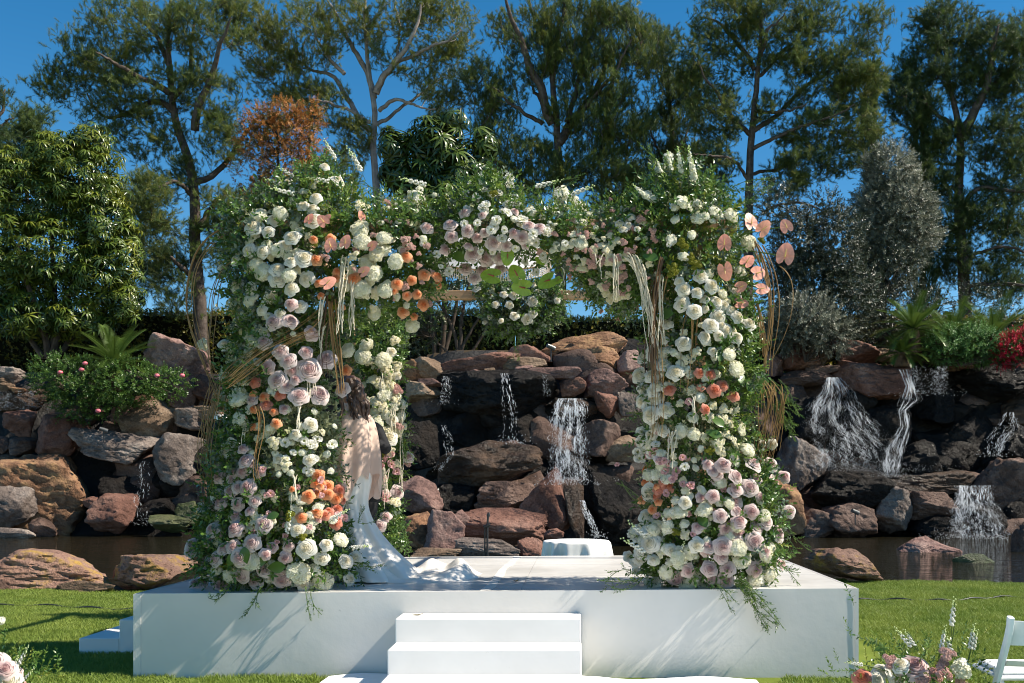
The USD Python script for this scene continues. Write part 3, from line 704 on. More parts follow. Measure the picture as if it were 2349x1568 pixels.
def pine(label, Y, trunk, r0, limbs, blobs, mats, seed, sprig=None, bark=None, per=9, size=1.0, base_z=None, name='pine_tree', cat='pine', up=0.55, r1=0.03, group='pines behind the waterfall', dens=0.92, twigr=0.014):
    global rng
    rng = np.random.default_rng(seed)
    sk = Skeleton()
    P = [W(x, y, Y) for x, y in trunk]
    foot = P[0].copy(); foot[2] = 4.6; 
    if P[0][2] > 5.2: P = [foot] + P
    sk.limb(P, r0, r1, n=40, sides=9, wob=0.012)
    for L in limbs:
        pts, dy, ra, rb = L
        n = len(pts)
        sk.limb([W(x, y, Y + dy * (i / (n - 1)) ** 1.2) for i, (x, y) in enumerate(pts)], ra, rb, n=26, sides=6, wob=0.02)
    ends = []
    for b in blobs:
        x, y, rx, ry, n = b[:5]
        dyc = b[5] if len(b) > 5 else 0.0
        n = int(n * dens)
        u = unit(rng.normal(size=(n, 3))) * rng.uniform(0.25, 1.0, (n, 1)) ** 0.5
        C = W(x, y, Y + dyc)
        rr = np.array([S(rx, Y), S((rx + ry) * 0.42, Y), S(ry, Y)])
        ends.append(C + u * rr)
    ends = np.vstack(ends)
    nd, nr = sk.arr()
    from scipy.spatial import cKDTree
    d0 = cKDTree(nd).query(ends)[0]
    order = np.argsort(d0)
    pos, dirs, scs = [], [], []
    pend = []
    tree_ = cKDTree(nd)
    allp, cnt = nd, 0
    for chunk in np.array_split(order, max(1, len(order) // 14)):
        tree_ = cKDTree(allp)
        newp = []
        for e in ends[chunk]:
            # a node lower than the end, nearby
            q = e - np.array([0, 0, 0.6 * up])
            _, k = tree_.query(q, k=1)
            a = allp[k]
            mid = (a + e) / 2 + np.array([0, 0, -0.10]) * np.linalg.norm(e - a) * (0.2 + up) + rng.normal(0, 0.06, 3)
            Pb = smoothline([a, mid, e], 8)
            ln = np.linalg.norm(e - a)
            sk.mb.add(*tube(Pb, np.linspace(twigr * (0.7 + 0.5 * min(ln, 3)), 0.006, 8), 4, cap=False))
            newp.append(Pb[2:7])
            tdir = unit(Pb[-1] - Pb[-3])
            m = rng.integers(per + 2, per + 9)
            tt = rng.uniform(0.30, 1.06, m) ** 0.6
            pp = np.stack([np.interp(tt, np.linspace(0, 1, 8), Pb[:, c]) for c in range(3)], 1) + rng.normal(0, 1, (m, 3)) * [.19 * size, .19 * size, .12 * size]
            dd = unit(tdir * 0.55 + rng.normal(0, 0.55, (m, 3)) + np.array([0, 0, up * .6]))
            pos.append(pp); dirs.append(dd); scs.append(size * rng.uniform(0.7, 1.3, m))
        allp = np.vstack([allp] + newp)
    pos, dirs, scs = np.vstack(pos), np.vstack(dirs), np.concatenate(scs)
    t = thing(name, label, cat, group)
    put('trunk', sk.mb, bark or bark_grey, t, smooth=True)
    protos = sprig or [(needle_sprig(k + seed), mats[k % len(mats)], False) for k in range(4)]
    instancer('crown', protos, pos, quats_from_z(dirs, rng.uniform(0, 6.28, len(pos))), scs, parent=t, kind='stuff')
    return t

pine('tall airy pine at the left with a bent dark trunk behind the umbrella tree', 36.0,
     [(462, 800), (456, 683), (446, 560), (439, 424), (420, 340), (400, 278), (388, 185), (385, 90), (392, -30)], 0.28,
     [([(447, 300), (462, 230), (483, 166), (500, 110), (530, 40)], -1.5, .16, .03), ([(398, 258), (340, 235), (280, 262), (200, 215)], 1.5, .12, .03),
      ([(392, 215), (330, 180), (270, 150), (220, 120)], -2, .12, .02), ([(390, 170), (360, 90), (310, 40)], 1.5, .12, .02),
      ([(442, 450), (400, 420), (350, 440)], -1.5, .09, .03), ([(440, 420), (500, 390), (560, 310), (600, 270)], 1.0, .12, .03), ([(395, 230), (430, 180), (440, 100), (470, 10)], 1.5, .12, .02),
      ([(450, 650), (420, 620), (390, 590)], -1, .12, .04), ([(456, 520), (490, 470), (520, 440)], .5, .14, .04)],
     [(330, 60, 130, 80, 75), (480, 60, 90, 90, 60), (240, 170, 80, 60, 45), (130, 195, 55, 50, 24), (180, 110, 40, 50, 16), (340, 200, 110, 70, 50), (480, 220, 80, 70, 40), (330, 310, 90, 50, 34),
      (340, 470, 65, 70, 46, -1), (390, 560, 80, 60, 34), (500, 330, 60, 60, 30), (520, 470, 60, 60, 34), (400, 400, 60, 50, 20), (420, 680, 60, 60, 26), (250, 270, 60, 40, 18), (500, 560, 50, 60, 24)],
     [needle_green, needle_olive, needle_dark], 101, per=12)
pine('airy pine with pale forked limbs behind the left half of the arch', 37.0,
     [(868, 560), (864, 470), (861, 415), (856, 320), (860, 260), (853, 215), (845, 150), (840, 70), (838, -30)], 0.22,
     [([(858, 225), (832, 150), (800, 90), (778, 45), (750, 0)], 1, .12, .03), ([(862, 215), (880, 175), (905, 140), (935, 100), (965, 10)], -1, .14, .03),
      ([(905, 150), (945, 135), (1000, 110), (1060, 70)], -1.5, .08, .02), ([(870, 255), (910, 235), (950, 245), (1000, 250)], -1.2, .08, .02), ([(858, 290), (900, 260), (960, 215), (1010, 180)], 1.5, .08, .02),
      ([(856, 300), (800, 235), (760, 175), (725, 165), (700, 90)], 1.2, .12, .02), ([(790, 170), (740, 120), (720, 50)], 0.5, .08, .02), ([(850, 280), (790, 250), (720, 230)], -1, .08, .02), ([(905, 140), (915, 80), (905, 0)], .8, .07, .02)],
     [(700, 80, 90, 90, 62), (800, 40, 80, 60, 40), (930, 40, 90, 60, 48), (1030, 70, 55, 90, 44), (1060, 170, 45, 80, 26), (970, 160, 70, 60, 24), (660, 190, 70, 60, 42), (770, 250, 70, 60, 30), (820, 320, 50, 60, 28), (1000, 250, 60, 50, 20),
      (590, 120, 60, 90, 40), (560, 40, 50, 50, 22), (880, 120, 40, 40, 10), (640, 300, 40, 30, 10)],
     [needle_olive, needle_olive, needle_green], 102, bark=bark_pale, per=10)
pine('dense upswept pine with fanning reddish limbs behind the middle of the arch', 36.5,
     [(1285, 520), (1282, 400), (1278, 330), (1272, 260), (1268, 218), (1270, 150), (1285, 80), (1290, -30)], 0.26,
     [([(1268, 285), (1252, 255), (1240, 200), (1215, 160), (1200, 110), (1180, 60), (1162, -10)], -1, .19, .04), ([(1280, 330), (1310, 290), (1340, 250), (1370, 200), (1400, 100)], 1, .19, .04),
      ([(1245, 285), (1200, 255), (1160, 225), (1130, 200)], -1, .09, .02), ([(1262, 250), (1230, 210), (1210, 180)], .5, .09, .02), ([(1300, 280), (1330, 180), (1345, 90), (1380, 0)], .5, .1, .02), ([(1270, 200), (1255, 120), (1225, 40), (1220, -20)], 1, .1, .02),
      ([(1340, 250), (1400, 170), (1450, 90)], -1, .08, .02), ([(1370, 370), (1385, 300), (1400, 200)], .5, .07, .02), ([(1100, 310), (1130, 360), (1180, 400), (1250, 440)], 0, .1, .05)],
     [(1200, 60, 80, 70, 50), (1320, 50, 90, 80, 72), (1420, 80, 60, 90, 56), (1390, 180, 80, 80, 66), (1300, 160, 60, 60, 36), (1250, 120, 50, 60, 26), (1430, 280, 70, 80, 60), (1360, 300, 60, 70, 46), (1400, 400, 80, 60, 56), (1190, 170, 50, 60, 20),
      (1140, 280, 60, 80, 46), (1110, 200, 40, 70, 30), (1210, 350, 60, 50, 34), (1300, 400, 50, 50, 34), (1230, 420, 50, 40, 20), (1150, 400, 50, 40, 18), (1280, 250, 30, 40, 12), (1490, 130, 45, 90, 38)],
     [needle_green, needle_olive, needle_green, needle_dark], 103, up=0.9, per=11)
pine('slim dark pine between the middle pine and the right pine', 39.0,
     [(1535, 560), (1530, 420), (1540, 320), (1530, 200), (1520, 100)], 0.2,
     [([(1530, 400), (1560, 330), (1590, 260)], 1, .07, .02), ([(1533, 380), (1500, 330), (1480, 280)], -1, .07, .02)],
     [(1520, 110, 40, 60, 26), (1530, 210, 45, 60, 30), (1570, 300, 60, 80, 46), (1510, 320, 50, 70, 40), (1560, 400, 70, 60, 44), (1480, 440, 50, 60, 30), (1450, 520, 70, 50, 30), (1590, 210, 35, 50, 22)],
     [needle_dark, needle_green], 104, up=0.8, per=11)
pine('straight pine with long rising right limbs behind the right flower column', 36.0,
     [(1716, 600), (1716, 500), (1717, 412), (1719, 350), (1724, 281), (1731, 210), (1740, 140), (1744, 60), (1745, -30)], 0.24,
     [([(1730, 300), (1790, 255), (1853, 201), (1930, 140), (2000, 50)], 1.2, .1, .02), ([(1731, 255), (1790, 250), (1850, 240)], -1, .07, .03), ([(1722, 345), (1790, 310), (1880, 280), (1960, 240)], -1, .09, .02),
      ([(1730, 160), (1690, 90), (1640, 50), (1610, 40)], 1, .1, .02), ([(1745, 130), (1760, 80), (1800, 30)], -1, .08, .02), ([(1722, 310), (1680, 270), (1640, 210), (1600, 140)], -1, .1, .02),
      ([(1716, 420), (1690, 375), (1640, 360), (1590, 352)], -1.5, .07, .02), ([(1720, 400), (1790, 385), (1850, 350)], 1, .07, .02), ([(1750, 490), (1800, 470), (1860, 470), (1890, 500)], -2, .06, .02), ([(1735, 180), (1800, 120), (1860, 60)], .6, .08, .02)],
     [(1660, 40, 90, 60, 50), (1780, 40, 90, 60, 56), (1880, 50, 50, 60, 26), (1620, 150, 70, 80, 50), (1830, 140, 70, 50, 36), (1930, 160, 70, 60, 48), (2000, 70, 45, 60, 26), (1640, 270, 70, 70, 50), (1890, 230, 80, 50, 46), (1990, 200, 50, 60, 24), (1850, 300, 80, 40, 34),
      (1840, 380, 60, 50, 30), (1960, 300, 70, 50, 36), (1640, 370, 60, 50, 34), (1800, 420, 50, 40, 22), (1760, 250, 40, 40, 12), (1720, 110, 50, 60, 22), (1930, 360, 60, 40, 24), (1600, 440, 50, 50, 26)],
     [needle_green, needle_olive, needle_dark], 105, up=0.35, per=12)
pine('dark pine with a forked trunk at the right edge', 38.5,
     [(2215, 800), (2214, 655), (2206, 520), (2204, 400), (2204, 318), (2195, 270), (2180, 211), (2170, 140), (2165, 60)], 0.30,
     [([(2205, 320), (2235, 260), (2265, 197), (2275, 140), (2290, 60)], -1, .2, .04), ([(2195, 290), (2150, 260), (2120, 225)], -1, .1, .03), ([(2260, 210), (2310, 180), (2370, 150)], 1, .09, .03), ([(2206, 380), (2150, 370), (2100, 380)], 1, .07, .02),
      ([(2212, 480), (2260, 430), (2320, 440), (2380, 430)], -1, .1, .03), ([(2214, 600), (2280, 570), (2370, 590)], -1, .08, .03), ([(2210, 430), (2160, 440), (2120, 470)], .5, .08, .02), ([(2214, 660), (2290, 650), (2380, 660)], -1.5, .09, .04), ([(2215, 540), (2170, 520), (2120, 540)], -.5, .07, .02)],
     [(2150, 60, 60, 60, 44), (2130, 150, 70, 60, 50), (2280, 130, 80, 80, 70), (2340, 90, 50, 60, 26), (2220, 200, 60, 60, 34), (2330, 220, 60, 60, 40), (2100, 250, 60, 60, 40), (2300, 330, 80, 60, 56), (2180, 330, 50, 60, 26), (2140, 400, 70, 60, 40), (2320, 420, 70, 60, 44),
      (2270, 500, 80, 60, 50), (2170, 500, 60, 60, 40), (2330, 560, 60, 60, 36), (2200, 600, 70, 60, 46), (2290, 650, 80, 40, 34), (2120, 320, 50, 40, 16), (2240, 60, 40, 50, 12), (2050, 220, 40, 60, 20)],
     [needle_dark, needle_green, needle_dark], 106, per=12, size=1.15, up=0.4)
pine('small dark pine at the left picture edge', 41.0, [(60, 560), (62, 400), (70, 280)], 0.14, [([(62, 380), (30, 340), (0, 300)], 0, .06, .02)],
     [(75, 285, 45, 40, 24), (40, 340, 60, 50, 34), (90, 350, 50, 50, 30), (30, 420, 60, 60, 30)], [needle_dark, needle_green], 107, per=12, size=1.15)
pine('pine branch tip reaching in at the left picture edge', 33.0, [(-120, 700), (-90, 400), (-60, 250)], 0.2, [([(-80, 330), (-20, 300), (5, 250), (12, 205)], 0, .1, .02), ([(-20, 300), (15, 285), (30, 270)], 0, .05, .02)],
     [(0, 215, 18, 22, 6), (-20, 320, 40, 30, 12), (-60, 260, 50, 60, 24)], [needle_dark], 108, per=10)
pine('farther pine filling the gap between the middle pine and the right pine', 43.0, [(1420, 720), (1425, 560), (1430, 420), (1440, 340)], .18, [([(1425, 560), (1480, 500), (1530, 460)], 0, .07, .02), ([(1427, 520), (1380, 470), (1340, 450)], 0, .07, .02)],
     [(1430, 420, 60, 60, 40), (1380, 520, 70, 60, 44), (1490, 540, 80, 70, 56), (1430, 620, 90, 50, 50), (1330, 560, 60, 60, 34), (1570, 560, 60, 70, 40), (1640, 520, 60, 60, 34), (1680, 600, 60, 60, 34)], [needle_dark, needle_green], 120, per=12, size=1.15)
pine('farther pine seen low between the bent pine and the forked pale pine', 43.0, [(610, 720), (612, 560), (615, 440), (620, 380)], .16, [([(612, 540), (660, 490), (700, 470)], 0, .06, .02), ([(613, 520), (570, 480), (540, 470)], 0, .06, .02)],
     [(600, 480, 60, 60, 34), (670, 500, 60, 60, 34), (560, 560, 60, 60, 30), (760, 480, 60, 70, 34), (780, 400, 50, 60, 24), (340, 560, 60, 70, 40), (300, 480, 40, 60, 22), (350, 640, 50, 40, 20)], [needle_dark, needle_green, needle_olive], 121, per=12, size=1.15)
pine('farther pine seen low between the umbrella tree behind the arch and the middle pine', 43.5, [(1130, 720), (1130, 600), (1125, 480), (1120, 400)], .16, [([(1128, 560), (1170, 500), (1200, 470)], 0, .06, .02)],
     [(1120, 420, 50, 60, 30), (1180, 500, 70, 60, 40), (1230, 560, 70, 60, 34), (1090, 560, 60, 60, 24), (930, 500, 40, 60, 20)], [needle_dark, needle_green], 122, per=12, size=1.1)
for k, (x, w, top) in enumerate(((1998, 20, 150), (2116, 25, 225))):
    # column cypresses: a narrow spindle of short upright sprays
    rng = np.random.default_rng(200 + k)
    Y = 37.5 + k
    sk = Skeleton(); sk.limb([W(x, 780, Y), W(x + 2, 500, Y), W(x, top, Y)], .16, .02, n=20)
    n = 2600
    t = rng.uniform(0, 1, n)
    hw = S(w, Y) * (0.35 + 0.9 * np.sqrt(np.clip(1 - t, 0, 1))) * np.minimum(1, t * 8 + 0.4)
    a = rng.uniform(0, 6.28, n); rr = hw * rng.uniform(0.45, 1.05, n)
    base, tipz = W(x, 780, Y), W(x, top, Y)[2]
    P = np.stack([base[0] + rr * np.cos(a) + 0.1 * np.sin(t * 14), base[1] + rr * np.sin(a), base[2] + (tipz - base[2]) * t], 1)
    D = unit(np.stack([np.cos(a) * .35, np.sin(a) * .35, np.ones(n)], 1) + rng.normal(0, .18, (n, 3)))
    tt = thing('cypress_tree', ('slender dark cypress just left of the grey green olive tree', 'slender dark cypress between the olive tree and the forked pine')[k], 'cypress', 'column cypresses behind the waterfall')
    put('trunk', sk.mb, bark_grey, tt, smooth=True)
    instancer('crown', [(needle_sprig(60 + j, L=.3, n=60, nl=.1, w=.012, spread=.5), m, False) for j, m in enumerate((needle_dark, needle_dark))], P, quats_from_z(D, rng.uniform(0, 6.28, n)), rng.uniform(.7, 1.2, n), parent=tt, kind='stuff')

# --- leaf shapes ---
def leaf(L, w, fold=0.25, droop=0.2, n=4, tipw=0.0):
    "one leaf along +y from the origin, upper side +z"
    t = np.linspace(0, 1, n + 1)
    prof = np.sin(np.pi * np.clip(t, 0, 1) ** 0.8) ** 0.9 * w / 2
    prof[0] = w * 0.05; prof[-1] = w * tipw
    y = t * L; z = -droop * L * t ** 2
    V = np.vstack([np.c_[-prof, y, z + prof * fold], np.c_[0 * t, y, z], np.c_[prof, y, z + prof * fold]])
    f = []
    m = n + 1
    for i in range(n):
        f += [[i, m + i, m + i + 1], [i, m + i + 1, i + 1], [m + i, 2 * m + i, 2 * m + i + 1], [m + i, 2 * m + i + 1, m + i + 1]]
    return V, np.array(f)
def place(V, R, t, s=1.0):
    return (V * s) @ np.asarray(R).T + np.asarray(t)
def axes(y, z):
    y = unit(y); x = unit(np.cross(y, z)); return np.stack([x, y, np.cross(x, y)], 1)
def sprig(seed, L=0.2, n=11, leafL=0.05, leafW=0.022, open_=0.9, bend=0.15, stem=0.0022, fold=0.25, droop=0.15, jit=0.25, term=True, planar=False, segs=3):
    "a twig along +z with leaves up its length"
    r = np.random.default_rng(seed)
    mb = MB()
    t = np.linspace(0, 1, 7)
    ba = r.uniform(0, 6.28)
    P = np.stack([bend * L * t ** 2 * np.cos(ba), bend * L * t ** 2 * np.sin(ba), t * L], 1)
    mb.add(*tube(P, np.linspace(stem, stem * .5, 7), 3, cap=False))
    for i in range(n):
        tt = 0.12 + 0.88 * i / max(1, n - 1)
        p = np.array([np.interp(tt, t, P[:, c]) for c in range(3)])
        a = (i * 2.4 if not planar else (i % 2) * np.pi) + r.normal(0, jit)
        op = open_ * (1.1 - 0.45 * tt) + r.normal(0, .12)
        if term and i == n - 1: op = 0.1
        d = np.array([np.cos(a) * np.sin(op), np.sin(a) * np.sin(op), np.cos(op)])
        up_ = unit(np.array([0, 0, 1.0]) - d * d[2] + r.normal(0, .25, 3))
        s = r.uniform(.75, 1.15) * (1.05 - 0.35 * tt)
        V, f = leaf(leafL * s, leafW * s, fold, droop, segs)
        mb.add(place(V, axes(d, up_), p), f)
    V, f, c = mb.arrays()
    return V, f

# umbrella trees: whorls of long drooping leaflets
umb_m = leafy('umbrella_leaf', (0.055, 0.10, 0.014), (0.13, 0.18, 0.024), rough=0.38, trans=0.22, spec=0.5)
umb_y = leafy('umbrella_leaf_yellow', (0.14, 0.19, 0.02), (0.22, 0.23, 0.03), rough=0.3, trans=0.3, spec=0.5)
umb_d = leafy('umbrella_leaf_dark', (0.022, 0.045, 0.012), (0.05, 0.08, 0.018), rough=0.25, trans=0.15, spec=0.55)
def whorl(seed, n=9, L=0.34, w=0.085):
    r = np.random.default_rng(seed); mb = MB()
    for i in range(n):
        a = i / n * 6.28 + r.normal(0, .1); e = r.normal(0.12, .12)
        d = np.array([np.cos(a) * np.cos(e), np.sin(a) * np.cos(e), np.sin(e)])
        V, f = leaf(L * r.uniform(.8, 1.1), w, 0.3, 0.75, 5)
        mb.add(place(V, axes(d, [0, 0, 1]), d * 0.035), f)
    V, f, c = mb.arrays(); return V, f
def leaf_tree(name, label, cat, Y, trunks, blobs, protos, seed, up=0.5, jit=0.5, bark=None, group=None, surf=0.55, scale=(0.75, 1.2), idx=None, twigs=60, sun_idx=None, outl=0.28):
    global rng
    rng = np.random.default_rng(seed)
    sk = Skeleton()
    for pts, r0, r1, dy in trunks:
        n = len(pts)
        sk.limb([W(x, y, Y + dy * i / (n - 1)) for i, (x, y) in enumerate(pts)], r0, r1, n=18, sides=6, wob=.012)
    Ps, Ds, Is = [], [], []
    nd, _ = sk.arr()
    from scipy.spatial import cKDTree
    kd = cKDTree(nd)
    for b in blobs:
        x, y, rx, ry, n = b[:5]; dyc = b[5] if len(b) > 5 else 0
        C = W(x, y, Y + dyc); rr = np.array([S(rx, Y), S((rx + ry) * .45, Y), S(ry, Y)])
        u = unit(rng.normal(size=(n, 3))); k = rng.uniform(surf ** 3, 1.05, n) ** (1 / 3)
        u = u * (1 + outl * (meshkit.fbm(u * 2.3 + x, 3, seed) - 0.5) * 2)[:, None]
        P = C + u * k[:, None] * rr
        Ps.append(P); Ds.append(unit(u / rr + np.array([0, 0, up]) + rng.normal(0, jit, (n, 3))))
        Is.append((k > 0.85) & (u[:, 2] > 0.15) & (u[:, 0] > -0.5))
        for e in P[:: max(1, n // max(4, twigs // len(blobs)))]:
            _, j = kd.query(e - [0, 0, 0.4]); a = nd[j]
            sk.mb.add(*tube(smoothline([a, (a + e) / 2 + rng.normal(0, .1, 3), e], 6), np.linspace(.02, .006, 6), 4, cap=False))
    P, D, I = np.vstack(Ps), np.vstack(Ds), np.concatenate(Is)
    t = thing(name, label, cat, group)
    put('trunk', sk.mb, bark or bark_dark, t, smooth=True)
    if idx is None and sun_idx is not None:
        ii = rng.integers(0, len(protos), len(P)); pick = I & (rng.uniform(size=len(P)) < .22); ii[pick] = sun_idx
    else:
        ii = None
    instancer('crown', protos, P, quats_from_z(D, rng.uniform(0, 6.28, len(P))), rng.uniform(*scale, len(P)), idx=ii, parent=t, kind='stuff')
    return t
uw = [(whorl(1, 9, .23, .056), umb_m, True), (whorl(2, 8, .23, .056), umb_d, True), (whorl(3, 10, .23, .052), umb_m, True), (whorl(4, 8, .22, .052), umb_y, True)]
leaf_tree('umbrella_tree', 'large glossy umbrella tree with yellowish whorled leaves on the far left', 'tree', 33.0,
          [([(110, 820), (90, 720), (60, 640), (40, 560)], .12, .05, -1), ([(120, 820), (150, 700), (180, 600), (200, 480)], .12, .05, 0), ([(130, 820), (200, 720), (250, 640)], .1, .04, 1), ([(100, 820), (40, 740), (0, 690)], .1, .04, 0), ([(125, 820), (120, 650), (110, 450)], .12, .04, .5)],
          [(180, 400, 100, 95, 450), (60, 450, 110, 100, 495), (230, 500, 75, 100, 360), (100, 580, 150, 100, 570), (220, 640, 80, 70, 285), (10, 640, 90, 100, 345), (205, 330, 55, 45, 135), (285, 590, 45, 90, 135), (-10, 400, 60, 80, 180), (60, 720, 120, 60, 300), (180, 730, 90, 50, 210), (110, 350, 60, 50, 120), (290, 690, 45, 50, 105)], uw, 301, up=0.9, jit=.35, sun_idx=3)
leaf_tree('umbrella_tree', 'dark glossy umbrella tree behind the left part of the arch top', 'tree', 31.0,
          [([(1000, 830), (985, 700), (960, 560), (920, 420)], .09, .04, 0), ([(1010, 830), (1020, 650), (1010, 480), (1000, 350)], .1, .04, 0), ([(1015, 830), (1050, 680), (1060, 560)], .08, .03, 0)],
          [(1000, 330, 70, 60, 130), (1050, 400, 80, 70, 150), (960, 420, 60, 60, 100), (905, 340, 40, 50, 46), (1010, 480, 100, 70, 150), (915, 400, 45, 40, 50), (1110, 330, 30, 50, 24), (1000, 600, 90, 70, 90), (1040, 280, 35, 25, 24)],
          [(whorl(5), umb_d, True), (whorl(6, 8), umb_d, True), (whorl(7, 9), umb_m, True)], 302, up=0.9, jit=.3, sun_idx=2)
# russet tree
rus = leafy('russet_leaf', (0.36, 0.13, 0.035), (0.52, 0.25, 0.06), rough=0.45, trans=0.45)
rus_g = leafy('russet_leaf_green', (0.10, 0.09, 0.02), (0.18, 0.13, 0.03), rough=0.45, trans=0.35)
leaf_tree('russet_tree', 'small rust red leaved tree between the two left pines', 'tree', 33.5,
          [([(690, 830), (686, 680), (680, 560), (660, 470), (640, 400), (640, 330)], .09, .03, 0), ([(665, 480), (700, 400), (710, 330)], .05, .02, 0)],
          [(600, 278, 40, 34, 230), (655, 262, 45, 28, 280), (710, 268, 30, 30, 200), (640, 310, 75, 45, 380), (695, 335, 50, 50, 300), (595, 345, 45, 45, 200), (650, 390, 70, 55, 300), (580, 410, 45, 45, 120), (700, 400, 40, 50, 240), (630, 440, 60, 50, 280), (725, 430, 35, 40, 120), (565, 320, 20, 40, 60)],
          [(sprig(k, L=.22, n=11, leafL=.075, leafW=.04, open_=1.2), m, True) for k, m in ((1, rus), (2, rus), (3, rus_g))], 303, up=0.2, jit=.7, surf=.35, outl=.6)
# olive and dark shrubs on the right
olv = leafy('olive_leaf', (0.165, 0.18, 0.13), (0.32, 0.33, 0.25), rough=0.4, trans=0.15, spec=0.5)
olv_d = leafy('olive_leaf_dark', (0.04, 0.055, 0.035), (0.09, 0.105, 0.075), rough=0.4, trans=0.15, spec=0.5)
osp = lambda s, m: (sprig(s, L=.34, n=20, leafL=.115, leafW=.034, open_=.9, segs=2), m, True)
leaf_tree('olive_tree', 'silvery grey green olive tree before the cypresses', 'tree', 34.5,
          [([(2030, 800), (2030, 650), (2045, 520), (2050, 420)], .12, .04, 0), ([(2030, 700), (1990, 600), (1970, 520)], .07, .03, 0), ([(2035, 640), (2080, 560), (2095, 500)], .06, .03, 0)],
          [(2040, 400, 55, 60, 800), (2060, 480, 75, 75, 1300), (2010, 520, 65, 95, 1100), (2090, 540, 50, 75, 800), (2040, 610, 60, 60, 600), (2000, 650, 60, 60, 400)], [osp(1, olv), osp(2, olv_d), osp(3, olv)], 304, up=.3, jit=.6, surf=.45)
drk = leafy('dark_shrub_leaf', (0.02, 0.03, 0.016), (0.055, 0.07, 0.035), rough=0.35, trans=0.15, spec=0.5)
dsp = lambda s, m: (sprig(s, L=.3, n=13, leafL=.10, leafW=.045, open_=1.0, segs=2), m, True)
leaf_tree('dark_shrub', 'tall dark shrub right of the orange anthuriums', 'shrub', 32.5,
          [([(1880, 820), (1870, 700), (1860, 600), (1850, 500)], .09, .03, 0), ([(1885, 820), (1930, 700), (1950, 600)], .08, .03, 0), ([(1875, 820), (1810, 700), (1790, 600)], .08, .03, 0)],
          [(1830, 560, 60, 80, 700), (1920, 560, 60, 90, 800), (1870, 650, 90, 70, 1000), (1950, 690, 70, 90, 900), (1800, 660, 50, 90, 560), (1890, 480, 40, 40, 130), (1770, 480, 50, 60, 240)], [dsp(1, drk), dsp(2, drk), dsp(3, olv_d)], 305, up=.3, jit=.6, surf=.4)
leaf_tree('grey_shrub', 'low grey green shrub behind the willow stems of the right column', 'shrub', 31.3,
          [([(1850, 830), (1840, 780), (1830, 740)], .05, .02, 0)], [(1845, 735, 70, 50, 560), (1800, 760, 40, 40, 220), (1900, 770, 50, 40, 240)], [osp(4, olv), osp(5, olv_d)], 306, up=.4, jit=.6)
leaf_tree('dark_shrub', 'low black green shrub on the terrace below the olive tree', 'shrub', 33.5,
          [([(2000, 830), (2000, 760), (1990, 720)], .06, .02, 0)], [(1980, 760, 90, 70, 420), (2080, 730, 90, 80, 380), (2230, 720, 120, 70, 380), (2060, 640, 60, 60, 160)], [dsp(6, drk), dsp(7, drk)], 307, up=.3, jit=.6, surf=.3)
leaf_tree('dark_shrub', 'dark shrub with bare stems seen through the arch opening', 'shrub', 29.5,
          [([(1050, 830), (1040, 760), (1000, 690)], .07, .03, 0), ([(1055, 830), (1060, 740), (1080, 640)], .06, .03, 0), ([(1060, 830), (1110, 760), (1140, 690)], .05, .02, 0), ([(1045, 830), (1010, 790), (985, 770)], .05, .02, 0), ([(1052, 830), (1075, 770), (1120, 700)], .05, .02, 0)],
          [(980, 690, 90, 60, 220), (1100, 640, 110, 50, 220), (940, 760, 60, 60, 140)], [dsp(8, drk), dsp(9, umb_d)], 308, up=.3, jit=.6, surf=.3)
# clipped hedge along the terrace
hy_ = leafy('hedge_leaf_yellow', (0.19, 0.17, 0.02), (0.34, 0.27, 0.04), rough=0.35, trans=0.25, spec=0.5)
hd_ = leafy('hedge_leaf', (0.045, 0.06, 0.012), (0.11, 0.12, 0.026), rough=0.35, trans=0.2, spec=0.5)
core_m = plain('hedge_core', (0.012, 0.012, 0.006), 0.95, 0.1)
rng = np.random.default_rng(310)
for k, (xa, xb, Y, top, lab) in enumerate(((-90, 1180, 37.0, 722, 'clipped hedge with yellow leaf tips behind the left rocks'), (1185, 2500, 36.5, 735, 'clipped dark hedge behind the right half of the arch'))):
    A, B = W(xa, top, Y), W(xb, top, Y)
    h = thing('hedge', lab, 'hedge')
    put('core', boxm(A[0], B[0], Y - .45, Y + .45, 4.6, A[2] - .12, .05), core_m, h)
    n = int((B[0] - A[0]) * 330)
    face = rng.uniform(size=n) < .62
    x = rng.uniform(A[0], B[0], n)
    z = np.where(face, rng.uniform(4.9, A[2], n), A[2] - .05 + rng.normal(0, .06, n)); y = np.where(face, Y - .5 + rng.normal(0, .07, n), Y + rng.uniform(-.5, .5, n))
    z += 0.14 * (meshkit.noise(np.stack([x * 1.1, y, 0 * x], -1), 4) - .5)
    D = unit(np.where(face[:, None], [0, -1, .45], [0, -.1, 1]) + rng.normal(0, .45, (n, 3)))
    idx = np.where((~face) | (rng.uniform(size=n) < .25), 0, rng.integers(1, 3, n))
    instancer('foliage', [(sprig(11, L=.14, n=8, leafL=.08, leafW=.045), hy_, True), (sprig(12, L=.15, n=8, leafL=.08, leafW=.045), hd_, True), (sprig(13, L=.14, n=8, leafL=.075, leafW=.045), hd_, True)],
              np.stack([x, y, z], 1), quats_from_z(D, rng.uniform(0, 6.28, n)), rng.uniform(.8, 1.25, n), idx=idx, parent=h, kind='stuff')

